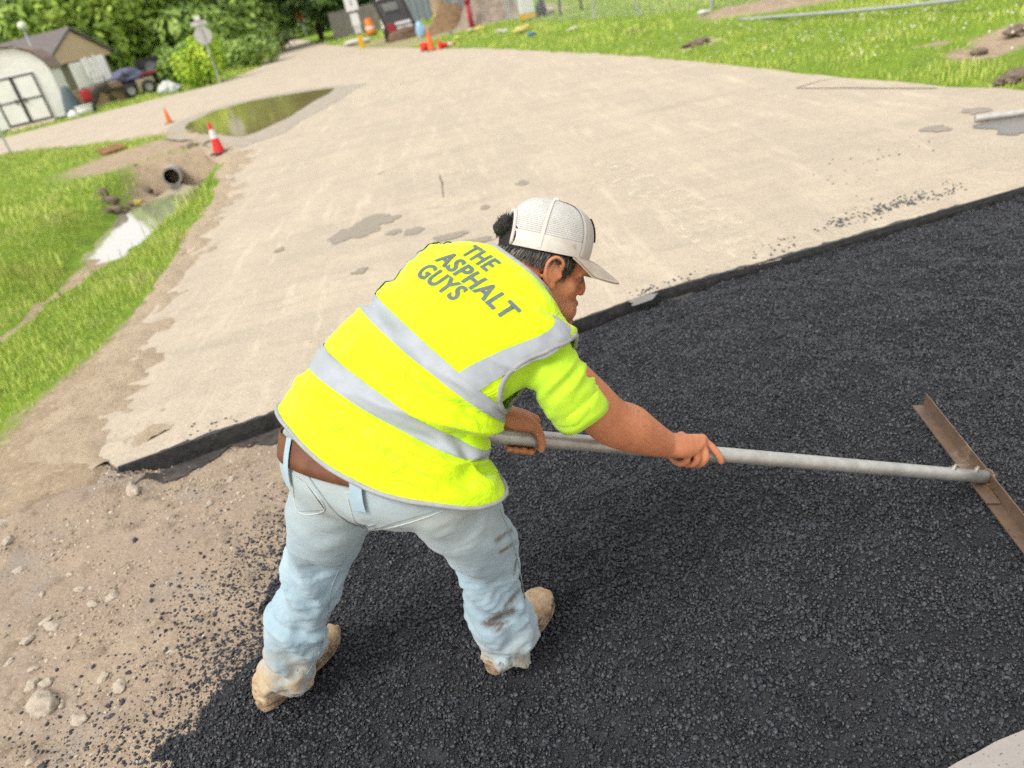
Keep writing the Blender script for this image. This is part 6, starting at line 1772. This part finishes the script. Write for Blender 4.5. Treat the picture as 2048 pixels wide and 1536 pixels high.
for s_ in (-.24, .24): mesh_np('wheel', *lathe([(0, -.03), (.12, -.03), (.12, .03), (0, .03)], 14, pm + ax * s_ + ay * .28 + Z3 * .12, A([ay, Z3, ax])), RUB, o)
pc = gh(562, 98); ax, ay = view_axes(pc, 4); car = empty('parked_car', pc); tag(car, 'small silver car far away on the street', 'car')
prof = [(-2.1, .35), (-2.15, .75), (-1.9, .92), (-1.3, .98), (-.8, 1.42), (.6, 1.45), (1.15, 1.0), (1.95, .92), (2.1, .6), (2.05, .35)]
mesh_np('body', *prism(prof, -.85, .85, A([ay, Z3, ax]), pc), M('silver_paint', (.45, .46, .48), .3, .05, bump=0, metal=.4), car, False)
mesh_np('windscreen', *prism([(-1.22, 1.0), (-.80, 1.38), (-.82, 1.42), (-1.3, 1.0)], -.75, .75, A([ay, Z3, ax]), pc - ay * .02), bpy.data.materials['dark_glass'], car, False)
for u_ in (-1.3, 1.35):
    for s_ in (-.82, .82): mesh_np('wheel', *lathe([(0, -.1), (.33, -.1), (.33, .1), (0, .1)], 16, pc + ay * u_ + ax * s_ + Z3 * .32, A([ay, Z3, ax])), RUB, car)
for s_ in (-.6, .6): mesh_np('headlight', *box(pc - ay * 2.14 + ax * s_ + Z3 * .72, (.3, .06, .14), A([ax, ay, Z3]), .02), WHITE, car)

# ================================================================== work site in the background
pf = gh(712, 60); ax, ay = view_axes(pf, 0); o = empty('board_fence', pf); tag(o, 'weathered grey board fence behind the yellow-topped sign', 'fence')
WOODG = M('weathered_boards', (.24, .215, .20), .9, .35, 6, .4, 30)
for k in range(16): mesh_np('board', *box(pf + ax * (-1.9 + k * .25) + ay * random.uniform(-.01, .01) + Z3 * (.88 + random.uniform(-.03, .03)), (.235, .03, 1.8), A([ax, ay, Z3])), WOODG, o, False)
for z_ in (.4, 1.4): mesh_np('rail', *box(pf + ay * .05 + Z3 * z_, (4.1, .05, .1), A([ax, ay, Z3])), WOODG, o, False)
pd_ = gh(729, 52); o = empty('traffic_drum', pd_); tag(o, 'orange traffic drum in front of the grey board fence', 'drum')
mesh_np('body', *lathe([(0, 0), (.32, 0), (.32, .3), (.29, .32), (.29, .6), (.26, .62), (.26, .95), (.2, 1.0), (0, 1.0)], 18, pd_), M('drum_orange', (.62, .17, .02), .5, .1), o); mesh_np('band', *lathe([(.293, .40), (.293, .54)], 18, pd_), WHITE, o); mesh_np('base', *lathe([(0, 0), (.4, 0), (.4, .06), (.3, .08)], 18, pd_), RUB, o)
pb = gh(757, 46); o = empty('bollard', pb); tag(o, 'white bollard left of the dark trailer gate', 'bollard'); mesh_np('post', *lathe([(.13, 0), (.13, 1.75), (.09, 1.86), (0, 1.88)], 14, pb), WHITE, o); mesh_np('base', *lathe([(0, 0), (.26, 0), (.24, .12), (.13, .14)], 14, pb), M('base_yellow', (.62, .55, .20), .7), o)
crumple('sandbag', 'pale sandbag lying left of the yellow-topped sign post', 'sandbag', gh(700, 44), (.75, .35, .16), M('sand_cloth', (.55, .52, .46), .9, .2), 61.0, .3)
# container
pc = gh(842, 53); ax, ay = view_axes(pc, -6); T3 = A([ax, ay, Z3]); o = empty('site_container', pc); tag(o, 'large blue grey corrugated container behind the tan trunk', 'container')
CON = M('container_grey', (.20, .23, .265), .5, .12, 2, .1); CW, CHh = 5.6, 3.4
nn = 56; V = [pc + ax * (CW * (i / nn - .5)) - ay * (.05 if (i // 2) % 2 else 0) + Z3 * z for z in (.1, CHh) for i in range(nn + 1)]
V += [pc + ax * CW * s_ + ay * 2.4 + Z3 * z for z in (.1, CHh) for s_ in (-.5, .5)]
b_ = 2 * (nn + 1); F = grid_faces(nn + 1, 2) + [[0, nn + 1, b_ + 2, b_], [nn, b_ + 1, b_ + 3, 2 * nn + 1], list(range(nn + 1, 2 * nn + 2)) + [b_ + 3, b_ + 2]]
mesh_np('shell', A(V), F, CON, o, False)
for z_ in (.14, CHh - .02): mesh_np('frame_rail', *box(pc - ay * .07 + Z3 * z_, (CW + .1, .12, .16), T3), M('container_frame', (.12, .14, .165), .5), o, False)
for s_ in (-.5, .5): mesh_np('corner_post', *box(pc + ax * CW * s_ - ay * .07 + Z3 * CHh / 2, (.16, .16, CHh), T3), bpy.data.materials['container_frame'], o, False)
mesh_np('vent_panel', *box(pc + ax * -2.25 - ay * .1 + Z3 * 2.75, (.75, .06, .8), T3), M('panel_grey', (.42, .44, .44), .5), o, False); mesh_np('notice', *box(pc + ax * -.25 - ay * .1 + Z3 * 2.55, (.32, .03, .3), T3), M('notice_pink', (.55, .38, .38), .7), o, False); mesh_np('sign_strip', *box(pc + ax * -.9 - ay * .1 + Z3 * 3.05, (1.3, .03, .3), T3), M('strip_pale', (.52, .54, .55), .6), o, False); mesh_np('door_plate', *box(pc + ax * 1.05 - ay * .1 + Z3 * 2.35, (.26, .04, .85), T3), WHITE, o, False)
pw = gh(905, 44); o = empty('pole', pw); tag(o, 'white pole standing right of the tan trunk', 'pole'); mesh_np('shaft', *tube([pw - Z3 * .1, pw + Z3 * 5], [.16, .14], 12), M('pole_white', (.55, .57, .62), .5), o); mesh_np('collar', *lathe([(.0, 0), (.2, 0), (.2, .2), (.165, .22)], 12, pw), GALV, o)
# tipped trailer frame with red lamp block and white slats
pk = gh(793, 37.5); ax, ay = view_axes(pk, 8); T3 = A([ax, ay, Z3]); o = empty('dump_trailer', pk); tag(o, 'dark open trailer back with red lamp block and white slats', 'trailer')
up2 = nrm(Z3 + ax * -.22); T4 = A([ax, ay, up2]); KP = lambda u, v, z: pk + ax * u + ay * v + up2 * z
for u_ in (-.62, .62): mesh_np('upright', *box(KP(u_, 0, 1.0), (.13, .14, 1.6), T4), DKM, o, False)
mesh_np('top_beam', *box(KP(0, 0, 1.75), (1.4, .16, .16), T4), DKM, o, False); mesh_np('back_board', *box(KP(0, .4, 1.1), (1.3, .08, 1.3), T4), M('charcoal_board', (.13, .13, .14), .7), o, False); mesh_np('window_panel', *box(KP(.0, .33, 1.45), (.7, .05, .36), T4, .04), M('grey_pane', (.30, .31, .31), .3), o, False)
mesh_np('lamp_block', *box(KP(-.42, -.1, .52), (.34, .2, .5), T4, .03), M('lamp_red', (.35, .03, .04), .5), o, False)
for k in range(3): mesh_np('slat', *box(KP(.18, -.1, .32 + .2 * k), (.72, .06, .13), T4, .01), SGW, o, False)
mesh_np('frame', *box(KP(0, .1, .16), (1.5, .9, .14), T4), DKM, o, False)
for s_ in (-.7, .7): mesh_np('wheel', *lathe([(.08, -.11), (.28, -.11), (.32, -.06), (.32, .06), (.28, .11), (.08, .11)], 16, pk + ax * s_ + ay * .9 + Z3 * .3, A([ay, Z3, ax]), True), RUB, o)
crumple('mud_heap', 'small brown mud heap at the foot of the dark trailer', 'mound', gh(790, 36.2), (.75, .45, .28), M('mud_brown', (.16, .105, .07), .95, .4, 5, .6, 20, .03), 71.0, .4)
crumple('plastic_drum_bag', 'light blue bag standing right of the dark trailer', 'bag', gh(826, 35), (.22, .2, .38), M('bag_blue', (.30, .48, .68), .5, .15), 73.0, .2)
def mound(name, label, base, rx, ry, h, m, seed, amp=.22):
    g = 44; u = np.linspace(-1.25, 1.25, g); U, W = np.meshgrid(u, u); r_ = np.hypot(U, W); Q = np.c_[U.ravel() * rx, W.ravel() * ry, 0 * U.ravel()]
    z = h * np.exp(-(r_.ravel() * 1.35) ** 2.2) * (1 + amp * fbm(Q + seed, 1.2, 4)) + .05 * h * fbm(Q + seed, 4, 3) * (r_.ravel() < 1) - .05
    o = tag(mesh_np(name, Q + np.c_[Q[:, :2] * 0, z] + A(base), grid_faces(g, g), m, None, True, loc=A(base, float)), label, 'mound'); return o
mound('dirt_mound', 'dark brown dirt mound behind the orange cone', gh(890, 33.5), 1.45, 1.0, 1.05, M('mound_soil', (.155, .095, .052), .95, .45, 6, .8, 30, .03, c2=(.24, .16, .09)), 2.0)
mound('rubble_heap', 'pale grey brown rubble heap right of the red post', gh(975, 33), 1.9, 1.3, 1.5, M('rubble', (.33, .27, .22), .95, .45, 5, .9, 16, .06, c2=(.20, .16, .13)), 5.0, .45)
ph_ = gh(927, 31.5); o = empty('red_post', ph_); tag(o, 'dark red marker post between the mound and the rubble', 'post'); mesh_np('shaft', *tube([ph_, ph_ + Z3 * 1.05], [.10, .09], 12), M('post_red', (.38, .03, .05), .5, .2), o); mesh_np('head', *lathe([(.0, 1.0), (.13, 1.0), (.13, 1.12), (.07, 1.2), (0, 1.21)], 12, ph_), bpy.data.materials['post_red'], o)
pr = gh(955, 36); o = empty('machine_arm', pr); tag(o, 'red machine arm sticking up behind the rubble heap', 'machine'); mesh_np('arm', *tube([pr + Z3 * .2, pr + A([-.25, 0, 1.9]), pr + A([.5, .3, 2.9])], [.14, .13, .09], 8), bpy.data.materials['post_red'], o); mesh_np('hose', *tube(smooth_path([pr + A([.1, -.1, .4]), pr + A([-.1, -.15, 1.7]), pr + A([.55, .1, 2.6])], 14), .035, 8), RUB, o)
for k in range(10):
    p_ = gh(950 + k * 8 + random.uniform(-3, 3), 30.8 + random.uniform(-.5, 1.0), -.02)
    crumple('rubble_block', ['leftmost', 'second', 'third', 'fourth', 'fifth', 'sixth', 'seventh', 'eighth', 'ninth', 'rightmost'][k] + (' broken concrete block at the foot of the rubble heap' if k in (0, 9) else ' broken concrete block from the left below the rubble heap'), 'rubble', p_, (random.uniform(.12, .26), .16, random.uniform(.08, .16)), bpy.data.materials['rubble'], 80 + k * 2.1, .45, 'blocks at the foot of the rubble heap', 2)
# barricade and sacks
pz = gh(1040, 27.5, .1); ax, ay = view_axes(pz, 10); T3 = A([ax, ay, Z3]); o = empty('barricade', pz); tag(o, 'white barricade board with yellow top and bottom bands by the fence', 'barricade')
mesh_np('board', *box(pz + Z3 * .52, (.52, .05, .50), T3), SGW, o, False)
for z_ in (.17, .86): mesh_np('band', *box(pz + Z3 * z_ - ay * .004, (.52, .05, .18), T3), YEL, o, False)
for s_ in (-.24, .24): mesh_np('leg', *box(pz + ax * s_ + ay * .06 + Z3 * .5, (.05, .05, 1.15), T3), GALV, o, False)
crumple('sack', 'lime green sack behind the white and yellow barricade', 'sack', gh(1056, 28.6, .12) , (.24, .2, .55), M('lime_sack', (.32, .55, .04), .6, .15), 91.0, .2)
crumple('bin_bag', 'black bag right behind the white and yellow barricade', 'bag', gh(1068, 28, .12), (.18, .16, .30), M('black_bag', (.015, .015, .017), .35, .2), 93.0, .3)
crumple('bag', 'pale torn bag right of the barricade', 'bag', gh(1080, 28.6, .12), (.26, .2, .16), M('pale_bag', (.55, .47, .38), .8, .2), 95.0, .4)
pz = gh(1128, 25.5, .12); ax, ay = view_axes(pz, 5); T3 = A([ax, ay, Z3]); o = empty('notice_board', pz); tag(o, 'white notice board on two black legs behind the fence', 'sign')
mesh_np('panel', *box(pz + Z3 * .95, (.78, .03, .75), T3), M('notice_white', (.62, .62, .60), .6, .25, 8), o, False)
for s_ in (-.33, .33): mesh_np('leg', *box(pz + ax * s_ + ay * .03 + Z3 * .6, (.07, .05, 1.3), T3), BLACKT, o, False)
for z_, w_ in ((.80, .5), (.92, .6), (1.1, .4)): mesh_np('print_line', *box(pz + Z3 * z_ - ay * .018, (w_, .004, .05), T3), M('print_grey', (.35, .35, .34), .7, 0, bump=0), o, False)

# ================================================================== chain-link fence on the right
fpost = [gs(1018, 52), gs(1191, 49), gs(1284, 45), gs(1425, 32), gs(1650, 12), gs(1790, 0), gs(2100, -20)]
fpost = [A([p[0], p[1], float(terrain_z(p[None, :2])[0])]) for p in fpost]
fo = empty('chain_link_fence', fpost[0]); tag(fo, 'grey chain link fence along the right verge', 'fence')
for k, p in enumerate(fpost):
    lean = A([.10 if k == 2 else 0.0, 0, 0])
    mesh_np('post', *tube(smooth_path([p - Z3 * .1, p + Z3 * .3 - lean, p + Z3 * .9 - lean * 2.2, p + Z3 * 1.85 - lean * 2.6], 8), .030, 10), GALV, fo)
for a_, b_ in zip(fpost[:-1], fpost[1:]):
    mesh_np('top_rail', *tube([a_ + Z3 * 1.8, b_ + Z3 * 1.8], .020, 8), GALV, fo)
    L_ = np.linalg.norm(b_ - a_); d_ = (b_ - a_) / L_; Hh = 1.75; sp_ = .085; V, F = [], []
    for sg in (1, -1):
        for s0 in np.arange(-Hh, L_, sp_):
            u0, u1 = max(0, s0), min(L_, s0 + Hh)
            if u1 - u0 < .02: continue
            z0, z1 = u0 - s0, u1 - s0
            if sg < 0: z0, z1 = Hh - z0, Hh - z1
            q0, q1 = a_ + d_ * u0 + Z3 * (z0 + .04), a_ + d_ * u1 + Z3 * (z1 + .04); n_ = len(V); w_ = A([-d_[1], d_[0], 0]) * .0 + nrm(np.cross(q1 - q0, A([0, 1., .2]))) * .0016
            V += [q0 - w_, q0 + w_, q1 + w_, q1 - w_]; F.append([n_, n_ + 1, n_ + 2, n_ + 3])
    tag(mesh_np('wire_mesh', A(V), F, GALV, fo, False), kind='stuff')
# fallen rail in the grass
rl = [gs(1478, 40, .14), gs(1560, 33, .16), gs(1680, 24, .18), (gs(1790, 14, .20)), gs(1900, 2, .26), gs(2000, -14, .3)]
o = empty('fallen_rail', rl[0]); tag(o, 'grey rail lying slack in the grass in front of the fence', 'rail'); mesh_np('rail', *tube(smooth_path(rl, 30), .024, 10), GALV, o); mesh_np('end_cap', *lathe([(0, -.01), (.03, -.01), (.03, .04)], 10, rl[0], A([*frame_of(rl[1] - rl[0]), nrm(rl[1] - rl[0])])), GALV, o)
rl = [gs(1990, 20, .14), gs(2060, 17, .14)]
# litter
for k, (px, py, s_, c_, nm, lb) in enumerate([
        (1046, 69, .17, (.72, .62, .22), 'plastic_bag', 'yellow plastic bag on the grass right of the orange cone'), (1066, 74, .09, (.08, .20, .50), 'plastic_scrap', 'small blue plastic scrap right of the yellow bag'),
        (1012, 68, .11, (.66, .64, .55), 'paper_scrap', 'white paper scrap left of the yellow bag'), (1000, 70, .08, (.66, .64, .55), 'paper_scrap', 'smaller white scrap at the foot of the rubble'),
        (962, 66, .13, (.68, .60, .15), 'plastic_bag', 'yellow bag on the kerb of the rubble heap'), (946, 68, .11, (.60, .58, .38), 'plastic_bag', 'pale yellow bag left of the yellow one on the kerb'), (917, 79, .11, (.60, .60, .10), 'plastic_bag', 'greenish yellow bag nearest the dirt mound'), (905, 72, .08, (.08, .18, .45), 'plastic_scrap', 'blue scrap on the dirt mound edge'), (882, 62, .11, (.70, .50, .03), 'hard_hat', 'yellow round cap lying on the dirt mound'),
        (1148, 66, .10, (.62, .62, .45), 'paper_scrap', 'cream paper scrap in the grass under the notice board'), (1408, 46, .10, (.72, .72, .66), 'paper_scrap', 'white paper strip in the grass near the bent fence post'), (1265, 71, .07, (.2, .16, .10), 'clod', 'small dark clod in the grass'), (255, 357, .06, (.6, .5, .08), 'paper_scrap', 'yellow scrap in the grass left of the ditch')]):
    p_ = gs(px, py + 3); p_[2] = float(terrain_z(p_[None, :2])[0]) + (.03 if k != 8 else .55)
    crumple(nm, lb, 'litter', p_, (s_ * 1.2, s_ * .8, s_ * .5), M('litter_%d' % k, tuple(A(c_) * .85), .7, .25), 110 + k * 1.7, .75, None, 3)
# spoil clods on the right bank
for k, (px, py, s_) in enumerate([(1400, 98, .15), (1375, 100, .09), (2030, 165, .12), (2004, 168, .07), (2050, 157, .10), (1960, 112, .08), (2035, 84, .12)]):
    p_ = gs(px, py); p_[2] = float(terrain_z(p_[None, :2])[0])
    crumple('clod', ['brown earth clod in the verge facing the fence posts', 'smaller clod left of the brown verge clod', 'largest grey clod at the right edge by the road', 'grey clod left of the largest one at the right edge', 'grey clod behind the largest one at the right edge', 'dark clod in the muddy hollow of the right bank', 'dark clod high on the bank at the right edge'][k], 'clod', p_, (s_, s_ * .8, s_ * .45), M('clod_%d' % k, (.24, .185, .14), .95, .45, 20, .9, 60, .02), 140 + k * 2.3, .5, None, 3)

# ================================================================== cones, culvert, plate
ORG = M('cone_orange', (.75, .16, .03), .5, .12, 8, .1); REDC = M('cone_red', (.72, .03, .03), .5, .12, 8, .1); REF = M('cone_band', (.70, .69, .68), .45, .08)
def cone(name, label, base, h, m, band=True, lie=None):
    o = empty(name, base); tag(o, label, 'cone')
    if lie is None: T3 = np.eye(3); b_ = A(base, float)
    else:
        z_ = nrm(lie); x_ = nrm(np.cross(A([0, 0, 1.]), z_)); T3 = A([x_, np.cross(z_, x_), z_]); b_ = A(base, float) + Z3 * h * .20
    k = h / .7
    mesh_np('base', *box(b_ + T3[2] * .015 * k, (.38 * k, .38 * k, .03 * k), T3, .006 * k), m if lie is not None else M('cone_base', (.06, .05, .05), .7), o)
    rr = lambda z: (.135 - .108 * z / .7)
    mesh_np('body', *lathe([(rr(z) * k, z * k) for z in (.03, .1, .2, .3, .4, .5, .6, .69)] + [(.02 * k, .70 * k), (0, .70 * k)], 22, b_, T3), m, o)
    if band:
        mesh_np('band', *lathe([((rr(z) + .003) * k, z * k) for z in (.34, .40, .46, .54)], 22, b_, T3), REF, o)
cone('traffic_cone', 'red traffic cone with white collar at the ditch end', gs(440, 306), .50, REDC)
cone('traffic_cone', 'plain orange cone standing on the side street', gs(340, 246), .40, ORG, False)
cone('traffic_cone', 'plain orange cone upright in front of the dirt mound', gs(864, 101), .62, ORG, False)
cone('traffic_cone', 'red and white cone tipped over right of the upright orange cone', gs(880, 99), .55, REDC, True, A([1, .25, -.10]))
cone('traffic_cone', 'red cone tipped over left of the upright orange cone', gs(850, 101), .5, REDC, False, A([-.25, -1, -.10]))
# culvert pipe
cm = gs(344, 352, -.26); da = nrm(A([ditch[0][0] - ditch[3][0], ditch[0][1] - ditch[3][1], 0]))
o = empty('culvert_pipe', cm); tag(o, 'grey culvert pipe end opening into the muddy ditch', 'pipe'); a_, b_ = frame_of(da)
V1, F1 = tube([cm - da * .05 + da * .045 * i for i in range(30)], [.155 if i % 2 else .163 for i in range(30)], 26, cap=False)
mesh_np('shell', V1, F1, M('culvert_grey', (.40, .39, .37), .7, .3, 12), o); V2, F2 = tube([cm - da * .12 + da * .05 * i for i in range(24)], .130, 26, cap=True)
mesh_np('bore', *tube([cm + da * 1.2, cm - da * .049], .131, 26, cap=False), M('culvert_dark', (.02, .02, .02), .9, 0, bump=0), o); mesh_np('rim', *lathe([(.131, 0), (.160, 0)], 26, cm - da * .05, A([a_, b_, da])), M('culvert_rim', (.36, .35, .33), .7, .2), o); mesh_np('back', *lathe([(0, 0), (.131, 0)], 26, cm + da * .7, A([a_, b_, da])), bpy.data.materials['culvert_dark'], o)
pq = gs(225, 303); ax, ay = view_axes(pq, 30); tag(mesh_np('rusty_plate', *box(pq + Z3 * .05, (.52, .36, .05), A([ax, nrm(ay + Z3 * .25), nrm(Z3 - ay * .25)]), .01), M('rust', (.30, .15, .07), .9, .4, 9), None, False, loc=pq), 'rusty brown plate lying on the bare earth near the cross street', 'plate')
# mud lumps at the ditch head
for k in range(48):
    px, py = random.choice([(395, 300), (370, 320), (300, 345), (215, 400), (345, 395), (255, 395)]); p_ = gs(px + random.gauss(0, 16), py + random.gauss(0, 9), -.1); p_[2] = float(terrain_z(p_[None, :2])[0])
    s_ = random.uniform(.05, .15); V, F = ellipsoid((0, 0, 0), (s_, s_ * .8, s_ * .6), None, 12, 8); V = V * (1 + .4 * fbm(V * 8 + k, 1.0, 3))[:, None]
    mesh_np('mud_lump', V + p_ , F, GROUNDM if False else M('mud_%d' % k, (.20, .155, .115), .9, .4, 14, .8, 40, .02), ground)
